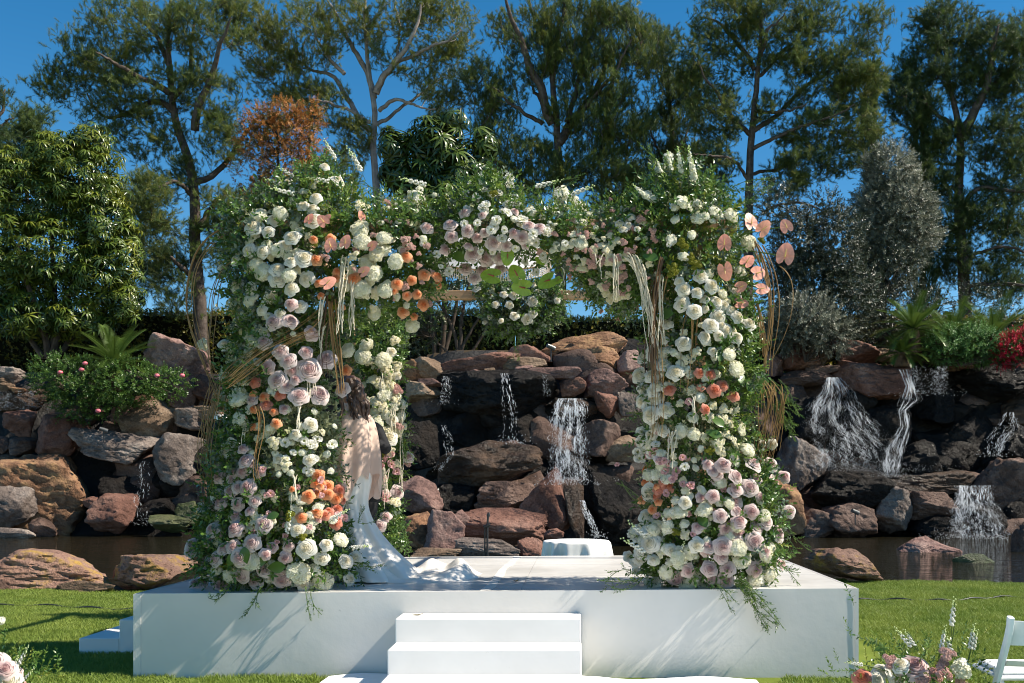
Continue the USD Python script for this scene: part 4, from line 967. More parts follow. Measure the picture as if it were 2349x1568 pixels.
# sago palms
sago = leafy('sago_leaf', (0.05, 0.10, 0.018), (0.12, 0.18, 0.035), rough=0.28, trans=0.2, spec=0.5)
sago_tr = noisy('sago_trunk', [(0.3, (0.05, 0.03, 0.018)), (0.7, (0.16, 0.10, 0.055))], scale=9, rough=0.9, bump=0.8, bscale=20)
def frond(L, seed, rise, curl):
    r = np.random.default_rng(seed); mb = MB()
    t = np.linspace(0, 1, 12)
    el = rise - curl * t
    P = np.cumsum(np.stack([np.cos(el), 0 * t, np.sin(el)], 1) * L / 11, 0); P -= P[0]
    mb.add(*tube(P, np.linspace(.016, .004, 12), 4))
    n = 46
    for i in range(n):
        tt = 0.12 + .88 * i / n
        p = np.array([np.interp(tt, t, P[:, c]) for c in range(3)])
        T = np.array([np.cos(rise - curl * tt), 0, np.sin(rise - curl * tt)])
        N = np.array([-T[2], 0, T[0]])
        ll = .22 * L / 1.1 * np.sin(np.pi * (0.12 + .8 * tt)) ** .7 + .03
        for s in (-1, 1):
            d = unit(np.array([0, s, 0]) * .85 + T * .55 + N * .35)
            sd = unit(np.cross(d, N)) * .010
            mb.add(np.array([p - sd, p + sd, p + d * ll - N * ll * .1]), [[0, 1, 2]])
    return mb
def sago_palm(label, x, y, Y, L, n, h, seed, lo=-.1, trunk_r=.22):
    r = np.random.default_rng(seed)
    C = W(x, y, Y)
    t = thing('sago_palm', label, 'palm', 'sago palms on the terrace', loc=C)
    V, f = tube(np.array([[0, 0, -h], [0, 0, -h * .5], [0, 0, 0.05]]), [trunk_r * 1.1, trunk_r, trunk_r * .7], 12)
    V = V + (meshkit.noise(V * 14, 3)[:, None] - .5) * .07
    put('trunk', (V, f), sago_tr, t, smooth=True)
    for i in range(n):
        a = i * 2.39996; q = (i + .5) / n
        rise = 1.35 - (1.35 - lo) * q ** .9; curl = .5 + .7 * q
        mb = frond(L * r.uniform(.85, 1.1), seed * 100 + i, rise, curl)
        V, f, c = mb.arrays(); ca, sa = math.cos(a), math.sin(a)
        V = np.stack([V[:, 0] * ca - V[:, 1] * sa, V[:, 0] * sa + V[:, 1] * ca, V[:, 2]], 1)
        put('frond', (V, f), sago, t)
sago_palm('sago palm above the rose bush left of the arch', 262, 838, 30.9, 1.5, 36, .8, 1)
sago_palm('sago palm with a short trunk highest on the right terrace', 2096, 758, 31.0, 1.3, 36, .7, 2, lo=-.05)
sago_palm('broad sago palm behind the leafy bush on the right', 2185, 780, 31.9, 1.5, 32, 1.0, 3)
sago_palm('sago palm at the right edge behind the leafy bush', 2280, 778, 31.9, 1.6, 34, 1.0, 4)
sago_palm('low sago palm in shade under the highest right palm', 2070, 812, 30.8, .9, 24, .4, 5)

# bushes
bsh = leafy('rose_bush_leaf', (0.042, 0.105, 0.018), (0.11, 0.19, 0.035), rough=0.35, trans=0.3, spec=0.45)
bsh2 = leafy('bright_bush_leaf', (0.075, 0.18, 0.05), (0.15, 0.27, 0.075), rough=0.45, trans=0.35, spec=0.35)
bs = lambda s, m: (sprig(s, L=.2, n=10, leafL=.075, leafW=.045, open_=1.0, segs=2), m, True)
leaf_tree('rose_bush', 'green rose bush with a few pink blooms above the left rocks', 'bush', 30.3,
          [([(210, 950), (200, 890), (170, 850)], .03, .015, 0), ([(215, 950), (240, 890), (290, 850)], .03, .015, 0)],
          [(130, 860, 60, 48, 330), (200, 882, 90, 58, 620), (290, 882, 80, 55, 460), (180, 920, 50, 50, 240), (380, 880, 55, 35, 230), (240, 930, 50, 30, 120)], [bs(21, bsh), bs(22, bsh), bs(23, bsh)], 311, up=.5, jit=.5, surf=.6)
pk = plain('bush_rose_petal', (0.55, 0.13, 0.16), 0.5)
rb = stage.GetPrimAtPath('/World/rose_bush')
for k, (x, y) in enumerate(((187, 848), (138, 855), (225, 943), (360, 862), (418, 862), (195, 834))):
    mb = MB(); V, f = np.array(_ico[2].vertices), np.array(_ico[2].faces)
    V = V * (1 + .35 * (meshkit.noise(V * 3 + k, k)[:, None] - .5)) * [.075, .075, .06]
    put('bloom', (V + W(x, y, 29.4), f), pk, rb, smooth=True)
leaf_tree('leafy_bush', 'bright green leafy bush below the right sago palms', 'bush', 31.0, [([(2200, 840), (2190, 810), (2180, 790)], .03, .015, 0)],
          [(2175, 795, 55, 42, 520), (2235, 790, 55, 42, 500), (2280, 800, 40, 32, 260), (2130, 800, 25, 25, 120)], [bs(24, bsh2), bs(25, bsh2)], 312, up=.7, jit=.45, surf=.6)
red_m = leafy('red_bract', (0.36, 0.012, 0.03), (0.55, 0.03, 0.06), rough=0.5, trans=0.35)
leaf_tree('bougainvillea', 'bush of crimson red flowers at the right picture edge', 'bush', 30.6, [([(2330, 840), (2330, 810), (2325, 800)], .02, .012, 0)],
          [(2320, 800, 38, 32, 330), (2350, 790, 30, 36, 260), (2300, 820, 20, 20, 70)], [bs(26, red_m), bs(27, red_m), bs(28, bsh)], 313, up=.5, jit=.5)
# ---------------- flowers ----------------
rng = np.random.default_rng(500)
def petal_m(name, A, B, rough=0.55, trans=0.36):
    return leafy(name, A, B, rough=rough, trans=trans, spec=0.25, useCol=True)
PM = {'white': petal_m('petal_white', (0.80, 0.77, 0.67), (0.84, 0.82, 0.76)), 'cream': petal_m('petal_cream', (0.80, 0.74, 0.54), (0.84, 0.79, 0.65)),
      'mauve': petal_m('petal_mauve', (0.74, 0.56, 0.53), (0.84, 0.70, 0.65)), 'blush': petal_m('petal_blush', (0.76, 0.62, 0.58), (0.82, 0.72, 0.68)),
      'peach': petal_m('petal_peach', (0.80, 0.34, 0.15), (0.85, 0.50, 0.29)), 'coral': petal_m('petal_coral', (0.66, 0.24, 0.17), (0.74, 0.36, 0.26)),
      'pinkf': petal_m('petal_dusty_pink', (0.76, 0.42, 0.38), (0.84, 0.58, 0.51)), 'pink': petal_m('petal_pink', (0.68, 0.36, 0.36), (0.76, 0.50, 0.48)),
      'hyd': petal_m('petal_hydrangea', (0.82, 0.79, 0.66), (0.86, 0.84, 0.74)), 'stock': petal_m('petal_stock', (0.84, 0.83, 0.74), (0.87, 0.86, 0.80)),
      'antc': leafy('anthurium_coral', (0.78, 0.29, 0.20), (0.82, 0.40, 0.30), rough=0.42, trans=0.25, spec=0.5, useCol=True), 'antg': leafy('anthurium_green', (0.22, 0.36, 0.03), (0.34, 0.48, 0.07), rough=0.22, trans=0.35, spec=0.5, useCol=True),
      'ama': leafy('amaranth_cream', (0.70, 0.62, 0.46), (0.78, 0.71, 0.57), rough=.8, trans=.15, spec=.1), 'solid': petal_m('golden_filler', (0.22, 0.22, 0.02), (0.34, 0.31, 0.04))}
stem_m = leafy('flower_stem', (0.06, 0.11, 0.02), (0.11, 0.17, 0.035), rough=0.5, trans=0.1)
spad_c = plain('spadix_yellow', (0.62, 0.42, 0.14), 0.5)
spad_r = plain('spadix_red', (0.28, 0.05, 0.04), 0.45)
willow_m = noisy('willow_bark', [(0.3, (0.15, 0.075, 0.02)), (0.7, (0.36, 0.21, 0.075))], scale=6, rough=0.45, spec=0.4)
willow_d = noisy('willow_bark_dark', [(0.3, (0.07, 0.035, 0.018)), (0.7, (0.17, 0.09, 0.04))], scale=6, rough=0.5, spec=0.4)

def rose(seed, openness=1.0, layers=None, tint=(0.9, 0.82, 0.78), nu=9, nv=6):
    "a rose seen from its axis: a tight spiral heart, then ever wider petals whose rims roll back to points"
    r = np.random.default_rng(seed); mb = MB()
    layers = layers or [(0.13, .50, 2), (0.24, .47, 3), (0.36, .42, 3), (0.49, .34, 4), (0.63, .22, 4), (0.79, .06, 5), (0.94, -.14, 5)]
    m = len(layers)
    # closed heart under the petals
    aa, vv = np.meshgrid(np.arange(14) / 14 * 2 * np.pi, np.linspace(0, 1, 6), indexing='ij')
    hz = .36 - .62 * vv ** 1.6
    mb.add(np.stack([.8 * vv * np.cos(aa), .8 * vv * np.sin(aa), hz], -1).reshape(-1, 3), grid_faces(14, 6, True), np.array(tint) * (1 - .4 * vv.reshape(-1, 1)) + .4 * vv.reshape(-1, 1))
    a0 = r.uniform(0, 6.28)
    for k, (R, zt, n) in enumerate(layers):
        q = k / (m - 1); a0 += 1.1 + r.normal(0, .2)
        R = R * (1 + (openness - 1) * q)
        for i in range(n):
            a = a0 + i / n * 6.28 + r.normal(0, .10); w = np.pi / n * r.uniform(1.05, 1.35)
            u, v = np.meshgrid(np.linspace(-1, 1, nu), np.linspace(0, 1, nv), indexing='ij')
            flare = (.02 + .30 * q ** 1.5) * r.uniform(.8, 1.25)
            point = (1 - np.abs(u)) ** 1.3
            edge = np.clip((v - .6) / .4, 0, 1)
            base = R * (.45 + .55 * np.sin(np.clip(v * 1.5, 0, 1) * np.pi / 2))
            rad = base + flare * edge ** 1.5 * (.45 + .75 * point) + .075 * u * (.3 + .7 * v) * (R ** .5) - .10 * (1 - q) ** 3 * edge
            zb = zt - .42 - .1 * q
            z = zb + (zt - zb) * np.sin(np.clip(v * 1.08, 0, 1) * np.pi / 2) - (.05 + .26 * q) * edge ** 2 * (.35 + .65 * point) - .05 * np.abs(u) ** 3 * v + r.normal(0, .02) + .018 * np.sin(u * 4 + i * 2 + k) * v
            ph = a + u * w * (.55 + .45 * v)
            V = np.stack([rad * np.cos(ph), rad * np.sin(ph), z], -1).reshape(-1, 3)
            tc = np.array(tint) * (1 - q) + q; tc = tc[None] * (.94 + .06 * v.reshape(-1, 1))
            mb.add(V, grid_faces(nu, nv), np.clip(tc, 0, 1))
    return mb
def calyx(L=1.4, r=.05):
    mb = MB()
    mb.add(*tube(np.array([[0, 0, -.3], [.03, .02, -.3 - L * .5], [0, 0.05, -.3 - L]]), r, 5))
    for i in range(5):
        V, f = leaf(.5, .16, .2, .6, 3); a = i * 1.2566
        mb.add(place(V, axes([np.cos(a), np.sin(a), -.1], [0, 0, 1]), [0, 0, -.34]), f)
    return mb
def lisianthus(seed):
    r = np.random.default_rng(seed); mb = MB()
    for k, (n, R, H) in enumerate(((5, 1.0, .35), (5, .82, .55), (4, .52, .66))):
        for i in range(n):
            a = i / n * 6.28 + k * .6 + r.normal(0, .2); w = 1.12 * np.pi / n * r.uniform(.85, 1.15); lift = r.normal(0, .16); p1, p2 = r.uniform(0, 6.28, 2)
            u, v = np.meshgrid(np.linspace(-1, 1, 9), np.linspace(0, 1, 6), indexing='ij')
            vv = v * (1 - .18 * u * u)
            rad = R * r.uniform(.82, 1.12) * (.1 + .9 * vv ** .8); z = (H + lift) * np.sin(vv * 1.9) + (.13 * np.sin(u * 3.2 + p1) + .06 * np.sin(u * 8 + p2)) * v ** 2
            ph = a + u * w * (.35 + .65 * np.sqrt(v))
            V = np.stack([rad * np.cos(ph), rad * np.sin(ph), z - .3], -1).reshape(-1, 3)
            gg = np.clip(1 - v * 2.4, 0, 1).reshape(-1, 1)
            mb.add(V, grid_faces(9, 6), (1 - gg) * np.ones(3) + gg * np.array([.80, .92, .45]))
    for i in range(6):
        a = i * 1.05; mb.add(*tube(np.array([[0, 0, -.2], [.12 * np.cos(a), .12 * np.sin(a), .22]]), .035, 4), (.75, .72, .25))
    return mb
def floret(r, s, n=4):
    V = []; f = []
    for i in range(n):
        a = i / n * 6.28; b = 3.14 / n * .95
        d = lambda an, rr, z: [rr * np.cos(an), rr * np.sin(an), z]
        o = len(V)
        V += [[0, 0, 0], d(a - b * .8, s * .75, s * .16), d(a, s, s * .05), d(a + b * .8, s * .75, s * .16)]
        f += [[o, o + 1, o + 2], [o, o + 2, o + 3]]
    return np.array(V), np.array(f)
def cluster(seed, n=90, s=.27, nf=4, hemi=-.25, jit=.1, c=((1, 1, 1), (.90, .90, .74))):
    "a ball of small florets"
    r = np.random.default_rng(seed); mb = MB(); k = np.arange(n) + .5
    z = 1 - (1 - hemi) * k / n; a = k * 2.39996
    D = np.stack([np.sqrt(1 - z * z) * np.cos(a), np.sqrt(1 - z * z) * np.sin(a), z], 1)
    V = np.array(_ico[2].vertices) * .80; V = V * (1 + .16 * (meshkit.noise(V * 5 + seed, seed) - .5))[:, None]
    mb.add(V * [1, 1, .85], np.array(_ico[2].faces), np.array(c[1]) * .93)
    for d in D:
        V, f = floret(r, s * r.uniform(.8, 1.2), nf)
        R = frame(unit(d + r.normal(0, .22, 3)), up=(.3, .2, .9), roll=r.uniform(0, 6))
        t = r.uniform() ; col = np.array(c[0]) * (1 - t) + np.array(c[1]) * t
        mb.add(place(V, R, d * (1 - jit * r.uniform(0, 1.6)) * [1, 1, .85]), f, col)
    mb.v = [V * (1 + .34 * (meshkit.fbm(V * 1.7 + seed, 2, seed) - .5))[:, None] * [1.05, .95, .9] for V in mb.v]
    return mb
def mini_roses(seed, n=8):
    r = np.random.default_rng(seed); mb = MB()
    L = [(0.20, .50, 2), (0.42, .40, 3), (0.66, .20, 4), (0.88, -.08, 5)]
    for i in range(n):
        V, f, c = rose(seed * 50 + i, 1.0, L, tint=(.92, .92, .72), nu=5, nv=4).arrays()
        a = i * 2.4; rr = .95 * np.sqrt((i + .3) / n)
        p = np.array([rr * np.cos(a), rr * np.sin(a), .35 * (1 - rr * rr) + r.normal(0, .15)])
        mb.add(place(V, frame(unit([p[0] * .7, p[1] * .7, 1]), roll=r.uniform(0, 6)), p, .36 * r.uniform(.8, 1.15)), f, c)
    return mb
def umbel(seed, n=120, s=.13):
    "flat heads of tiny buds"
    r = np.random.default_rng(seed); mb = MB()
    O = np.array([[1, 0, 0], [-1, 0, 0], [0, 1, 0], [0, -1, 0], [0, 0, 1], [0, 0, -1.0]]); of = np.array([[0, 2, 4], [2, 1, 4], [1, 3, 4], [3, 0, 4], [2, 0, 5], [1, 2, 5], [3, 1, 5], [0, 3, 5]])
    heads = [(np.array([0, 0, .1]), .55)] + [(np.array([.6 * np.cos(a), .6 * np.sin(a), r.normal(0, .15)]), r.uniform(.3, .45)) for a in r.uniform(0, 6.28, 5)]
    for c, R in heads:
        V = np.array(_ico[2].vertices) * R * .82 * [1, 1, .8]; V = V * (1 + .3 * (meshkit.noise(V * 9 + seed, seed) - .5))[:, None]
        mb.add(V + c, np.array(_ico[2].faces), (.72, .74, .70))
        m = int(n * R * .9)
        for _ in range(m):
            d = unit(r.normal(size=3)); d[2] = abs(d[2]) * .8
            mb.add(O * s * r.uniform(.6, 1.1) + c + d * R * r.uniform(.75, 1), of, np.array([1, 1, 1]) * r.uniform(.75, 1.0) + [0, .06, .05])
    return mb
def spike(seed, L=6.0, n=26, s=.62, taper=.55, bud=True):
    "a flower spike along +z; unit is about one floret"
    r = np.random.default_rng(seed); mb = MB(); st_ = MB()
    P = np.stack([.25 * np.sin(np.linspace(0, 1.5, 8)) * r.normal(), .3 * np.linspace(0, 1, 8) ** 2 * r.normal(), np.linspace(-2.5, L, 8)], 1) if False else np.stack([0 * np.linspace(0, 1, 8), .35 * np.linspace(0, 1, 8) ** 2, np.linspace(-2.5, L, 8)], 1)
    st_.add(*tube(P, np.linspace(.1, .03, 8), 5))
    for i in range(n):
        t = i / (n - 1); z = L * (.05 + .95 * t)
        a = i * 2.4; k = 1 - taper * t
        y = .35 * ((z + 2.5) / (L + 2.5)) ** 2
        d = np.array([np.cos(a), np.sin(a), .35 + .6 * t])
        p = np.array([0, y, z]) + unit(d) * .42 * k
        if t < .78:
            for q in range(2):
                V, f = floret(r, s * k * r.uniform(.85, 1.15), 5)
                mb.add(place(V, frame(unit(d + r.normal(0, .3, 3)), roll=r.uniform(0, 6)), p + r.normal(0, .05, 3) - unit(d) * .12 * q), f, (1, 1, 1) if q == 0 else (.93, .95, .8))
        else:
            V = np.array(_ico[2].vertices) * [.16, .16, .24] * (1.3 - .5 * t)
            mb.add(place(V, frame(unit(d)), p), np.array(_ico[2].faces), (.80, .92, .50))
    return mb, st_
def bells(seed, L=9.0, n=16):
    "loose spike of small round buds and bells"
    r = np.random.default_rng(seed); mb = MB(); st_ = MB()
    t = np.linspace(0, 1, 10)
    P = np.stack([.9 * t ** 2, .2 * np.sin(t * 5), -2 + (L + 2) * t], 1)
    st_.add(*tube(P, np.linspace(.09, .03, 10), 4))
    for i in range(n):
        q = .28 + .72 * i / n; p = np.array([np.interp(q, t, P[:, c]) for c in range(3)])
        for s_ in range(2 if i < n - 4 else 1):
            a = i * 2.1 + s_ * 3; d = np.array([np.cos(a), np.sin(a), .25]); e = p + d * .55 * (1.15 - .6 * q)
            st_.add(*tube(np.array([p, e]), .03, 3, cap=False))
            V = np.array(_ico[2].vertices) * (.36 * (1.15 - .65 * q)) * [1, 1, 1.15]
            V[:, :2] *= (1 + .25 * (V[:, 2:] < 0))
            mb.add(V + e, np.array(_ico[2].faces), (1, 1, 1) if q < .7 else (.84, .93, .55))
    return mb, st_
def anthurium(seed):
    r = np.random.default_rng(seed); mb = MB(); sp = MB()
    nu, nv = 25, 9
    a = np.linspace(-np.pi, np.pi, nu); v = np.linspace(0.0, 1, nv)
    A, Vv = np.meshgrid(a, v, indexing='ij')
    # heart outline: notch at angle pi (behind the spadix), tip at angle 0 (+y)
    R = 0.92 + .24 * np.cos(A) ** 6 * (np.cos(A) > 0) - .66 * np.exp(-((np.abs(A) - np.pi) / .30) ** 2) + .06 * np.exp(-((np.abs(A) - 2.4) / .4) ** 2)
    x = R * Vv * np.sin(A) * .86; y = R * Vv * np.cos(A) * 1.02 + .0
    z = .16 * (x ** 2 + y ** 2) - .22 * np.abs(x) ** 1.3 * Vv * 0 + .05 * np.cos(A * 9) * Vv * .7 - .30 * np.clip(y, 0, 2) ** 2 - .10 * x ** 2
    mb.add(np.stack([x, y, z], -1).reshape(-1, 3), grid_faces(nu, nv), (np.array([1, 1, 1]) * (.86 + .14 * np.cos(A * 9).reshape(-1, 1) * .5 + .07)))
    t = np.linspace(0, 1, 7)
    sp.add(*tube(np.stack([0 * t, -.12 + .62 * t, .05 + .30 * t], 1), .075 * (1.05 - .55 * t), 7))
    st_ = MB(); st_.add(*tube(np.array([[0, -.1, .0], [0, -.25, -.5], [.1, -.2, -1.6], [.0, .1, -2.6]]), .045, 5))
    return mb, sp, st_
def amaranth(seed, L=1.0):
    "one hanging cord of tiny knots, straight down from the origin, metres"
    r = np.random.default_rng(seed); mb = MB()
    n = int(L / .0125)
    t = np.linspace(0, 1, n)
    ph = r.uniform(0, 6.28, 3)
    P = np.stack([.02 * np.sin(t * 5 + ph[0]) * L + .10 * L * t ** 2 * r.normal(0, .5), .02 * np.cos(t * 4 + ph[1]) * L, -t * L], 1)
    R = .0055 * (1.15 - .6 * t) * (.75 + .5 * r.uniform(size=n))
    mb.add(*tube(P + r.normal(0, .0012, P.shape), R, 5))
    return mb

KINDS = {}
def kind(name, parts, n=1):
    "class prims of one flower: parts = list of (part name, mesh, material, smooth)"
    p = klass(name)
    for nm, g, m, sm in parts:
        put(nm, g, m, p, smooth=sm)
    KINDS.setdefault(name.rsplit('_v', 1)[0], []).append(p.GetPath())
for k in range(4):
    kind('white_rose_v%d' % k, [('petals', rose(10 + k, .85 + .12 * k, tint=(.95, .88, .70)), PM['white'], True), ('stem', calyx(), stem_m, False)])
    kind('mauve_rose_v%d' % k, [('petals', rose(20 + k, .9 + .1 * k, tint=(.70, .52, .54)), PM['mauve' if k < 2 else 'blush'], True), ('stem', calyx(), stem_m, False)])
for k in range(3):
    kind('peach_rose_v%d' % k, [('petals', rose(30 + k, .75 + .12 * k, tint=(.95, .62, .40)), PM['peach'], True), ('stem', calyx(), stem_m, False)])
    kind('coral_rose_v%d' % k, [('petals', rose(34 + k, .85 + .1 * k, tint=(1., .72, .5)), PM['coral'], True), ('stem', calyx(), stem_m, False)])
    kind('lisianthus_v%d' % k, [('petals', lisianthus(40 + k), PM['white'], True), ('stem', calyx(), stem_m, False)])
    kind('hydrangea_v%d' % k, [('florets', cluster(50 + k), PM['hyd'], False), ('stem', calyx(1.2), stem_m, False)])
    kind('spray_rose_v%d' % k, [('blooms', mini_roses(60 + k), PM['cream'], True)])
    kind('pink_filler_v%d' % k, [('buds', umbel(70 + k), PM['pinkf'], False)])
    kind('pink_bloom_v%d' % k, [('petals', lisianthus(80 + k), PM['pink'], True)])
    kind('white_cluster_v%d' % k, [('florets', cluster(90 + k, 46, .40, 5, jit=.2), PM['stock'], False)])
    b, s = spike(100 + k); kind('snapdragon_v%d' % k, [('florets', b, PM['stock'], False), ('stem', s, stem_m, False)])
    b, s = bells(110 + k); kind('bell_spike_v%d' % k, [('bells', b, PM['stock'], True), ('stem', s, stem_m, False)])
    kind('golden_filler_v%d' % k, [('buds', umbel(120 + k, 120, .10), PM['solid'], False)])
    a, b, s = anthurium(130 + k)
    kind('coral_anthurium_v%d' % k, [('spathe', a, PM['antc'], True), ('spadix', b, spad_c, True), ('stem', s, stem_m, True)])
    kind('green_anthurium_v%d' % k, [('spathe', a, PM['antg'], True), ('spadix', b, spad_r, True), ('stem', s, stem_m, True)])

# ---------------- the flower arch ----------------
YA, YB = 8.72, 11.55     # depth of the front frame and of the rear frame
import shapely
from shapely.geometry import Polygon, Point
def poly(s):
    a = np.array([float(x) for x in s.replace(';', ',').split(',')]).reshape(-1, 2)
    return Polygon(a).buffer(0)
FRONT = poly('525,478;575,455;635,436;670,415;700,395;735,365;775,380;805,425;850,450;900,462;960,470;1010,468;1045,440;1085,408;1150,402;1185,430;1215,462;1260,470;1320,476;1370,482;1410,468;1450,452;1490,405;1530,375;1580,372;1620,410;1670,450;1705,495;1690,545;1700,600;1722,680;1736,750;1738,830;1748,880;1725,960;1745,1030;1775,1100;1788,1180;1800,1260;1785,1322;1715,1350;1600,1358;1500,1345;1455,1318;1450,1260;1478,1180;1482,1080;1468,1000;1465,900;1482,800;1490,735;1440,700;1390,680;1340,665;1300,640;1262,618;1235,600;1180,598;1090,598;1040,594;1015,685;955,728;900,735;835,728;785,770;770,880;795,965;800,1080;795,1160;812,1250;822,1325;740,1352;600,1362;490,1350;455,1310;455,1240;478,1150;486,1050;515,980;516,890;535,810;548,740;530,680;520,600;520,530')
REAR_COL = poly('790,720;900,700;945,760;940,820;925,880;935,950;945,1020;930,1100;925,1200;950,1262;880,1285;800,1280;790,1100;785,900')
REAR_MID = poly('1085,655;1140,640;1220,645;1290,655;1300,700;1270,760;1200,790;1130,775;1100,730')
SIDE_R = poly('1300,520;1400,500;1480,560;1490,700;1450,745;1390,720;1330,690;1300,620')
BODIES = [(FRONT, YA, .50), (REAR_COL, YB, .36), (REAR_MID, YB - .1, .26), (SIDE_R, YA + .75, .55)]
def thick(body, pts):
    pg, Y, R = body
    d = shapely.distance(shapely.boundary(pg), shapely.points(pts)) / F * Y
    d = np.where(shapely.contains_xy(pg, pts[:, 0], pts[:, 1]), np.minimum(d, R), 0.0)
    return np.sqrt(np.maximum(R * R - (R - d) ** 2, 0))
def front_depth(body, x, y):
    "depth and outward direction of the arrangement's face"
    p = np.array([[x, y], [x + 8, y], [x - 8, y], [x, y + 8], [x, y - 8]], float)
    t = thick(body, p)
    h = 16 / F * body[1]
    g = np.array([-(t[1] - t[2]) / h, -1.0, (t[3] - t[4]) / h])
    g = np.clip(g, -1.6, 1.6)
    return body[1] - t[0], unit(g)
def sample_poly(pg, n):
    x0, y0, x1, y1 = pg.bounds; out = np.zeros((0, 2))
    while len(out) < n:
        p = rng.uniform([x0, y0], [x1, y1], (n * 2, 2)); out = np.vstack([out, p[shapely.contains_xy(pg, p[:, 0], p[:, 1])]])
    return out[:n]

arch = thing('flower_arch', 'great four posted arch covered in white, mauve and peach roses on the stage', 'flower arch')
wood = noisy('arch_timber', [(0.3, (0.34, 0.20, 0.10)), (0.7, (0.48, 0.31, 0.17))], scale=1.5, stretch=(1, 8, 8), rough=0.6, bump=0.2, bscale=12, bdist=.01)
pxl, pxr = 635, 1605
def at(px, Y): return (px - CX) / F * YA
PX = (W(pxl, 0, YA)[0], W(pxr, 0, YA)[0])
TOPZ = W(0, 500, YA)[2]
for px in PX:
    for y in (YA, YB):
        put('post', boxm(px - .045, px + .045, y - .045, y + .045, float(stage_z(px)) + .002, TOPZ - .05), wood, arch)
for y in (YA, YB):
    zz = TOPZ - .05 if y == YA else W(0, 672, YB)[2]
    put('beam', boxm(PX[0] - .3, PX[1] + .3, y - .05 - .096, y - .05, zz - .10, zz), wood, arch)
for px in PX:
    put('beam', boxm(px + .048, px + .13, YA - .1, YB + .1, TOPZ - .16, TOPZ - .06), wood, arch)

# greenery: sprigs set through the body of each arrangement
G = {'ruscus': leafy('ruscus_leaf', (0.042, 0.100, 0.018), (0.11, 0.19, 0.038), rough=0.28, trans=0.22, spec=0.5),
     'light': leafy('light_green_leaf', (0.10, 0.185, 0.025), (0.21, 0.29, 0.055), rough=0.4, trans=0.35, spec=0.4),
     'euc': leafy('eucalyptus_leaf', (0.08, 0.12, 0.08), (0.17, 0.21, 0.15), rough=0.45, trans=0.15, spec=0.4),
     'var': leafy('variegated_leaf', (0.13, 0.17, 0.075), (0.44, 0.44, 0.25), rough=0.45, trans=0.2, spec=0.4),
     'yel': leafy('yellow_green_leaf', (0.17, 0.21, 0.02), (0.28, 0.30, 0.05), rough=0.45, trans=0.35, spec=0.4)}
SPR = {'ruscus': [sprig(s, L=.20, n=11, leafL=.062, leafW=.026, open_=.95, droop=.25) for s in (1, 2)],
       'light': [sprig(s, L=.19, n=13, leafL=.045, leafW=.018, open_=.9) for s in (3, 4)],
       'euc': [sprig(s, L=.17, n=12, leafL=.042, leafW=.030, open_=1.1, droop=.3) for s in (5, 6)],
       'var': [sprig(s, L=.16, n=13, leafL=.044, leafW=.021, open_=1.1) for s in (7, 8)],
       'yel': [sprig(s, L=.16, n=14, leafL=.032, leafW=.014, open_=.9) for s in (9, 10)]}
REG = {}   # where each kind of leaf prevails: ellipses (x, y, rx, ry, weight)
REG['var'] = [(720, 960, 90, 130, 3.2), (1560, 950, 110, 110, 3.0), (690, 1090, 60, 60, 1.5), (760, 1000, 50, 120, 3)]
REG['euc'] = [(600, 600, 90, 120, 1.6), (640, 1100, 100, 60, .6), (1550, 1090, 60, 60, .8), (1190, 720, 100, 60, 1.4)]
REG['light'] = [(1330, 480, 120, 60, 1.8), (900, 480, 140, 70, 1.4), (860, 720, 90, 60, 1.2), (1230, 470, 90, 50, 1.5), (1740, 900, 60, 140, 2), (900, 1000, 60, 300, 1.2), (1490, 1250, 60, 90, 1), (1700, 1310, 100, 40, 1)]
REG['yel'] = [(1590, 570, 70, 70, 1.6), (720, 1160, 60, 60, 1.3), (880, 1020, 40, 80, .8), (800, 560, 70, 60, .8)]
def prevailing(p):
    ks = ['ruscus', 'light', 'euc', 'var', 'yel']
    w = np.zeros((len(p), 5)); w[:, 0] = 1.15; w[:, 1] = .45; w[:, 2] = .25; w[:, 3] = .12; w[:, 4] = .15
    for k, key in enumerate(ks):
        for x, y, rx, ry, q in REG.get(key, []):
            w[:, k] += q * np.exp(-((p[:, 0] - x) / rx) ** 2 - ((p[:, 1] - y) / ry) ** 2)
    w /= w.sum(1, keepdims=True); c = w.cumsum(1)
    return (rng.uniform(size=(len(p), 1)) > c).sum(1).clip(0, 4), ks
protos = []
for k in ('ruscus', 'light', 'euc', 'var', 'yel'):
    for g in SPR[k]: protos.append((g, G[k], True))
PP, DD, SS, II = [], [], [], []
for body, n in zip(BODIES, (8600, 1300, 800, 900)):
    pg, Y, R = body
    pgs = pg.buffer(-15 if Y < 10 else -8)
    for part, m in (('face', int(n * .62)), ('back', int(n * .2)), ('in', int(n * .18))):
        p = sample_poly(pgs, m); t = thick(body, p)
        gx_ = np.stack([thick(body, p + [8, 0]) - thick(body, p - [8, 0]), thick(body, p + [0, 8]) - thick(body, p - [0, 8])], 1) / (16 / F * Y)
        gx_ = np.clip(gx_, -1.5, 1.5)
        k = {'face': -rng.uniform(.6, 1.03, m), 'back': rng.uniform(.6, 1.0, m), 'in': rng.uniform(-.7, .6, m)}[part]
        yy = Y + k * t
        P = np.stack([(p[:, 0] - CX) / F * Y, yy, EYE - (p[:, 1] - CY) / F * Y], 1)
        sgn = np.where(k < 0, -1.0, 1.0)
        N = unit(np.stack([-gx_[:, 0], sgn, gx_[:, 1]], 1))
        D = unit(N * .75 + rng.normal(0, .55, (m, 3)) + [0, 0, .15])
        P = P - D * .09
        P[:, 2] = np.maximum(P[:, 2], 0.76)
        i, ks = prevailing(p)
        PP.append(P); DD.append(D); SS.append(rng.uniform(.75, 1.3, m)); II.append(i * 2 + rng.integers(0, 2, m))
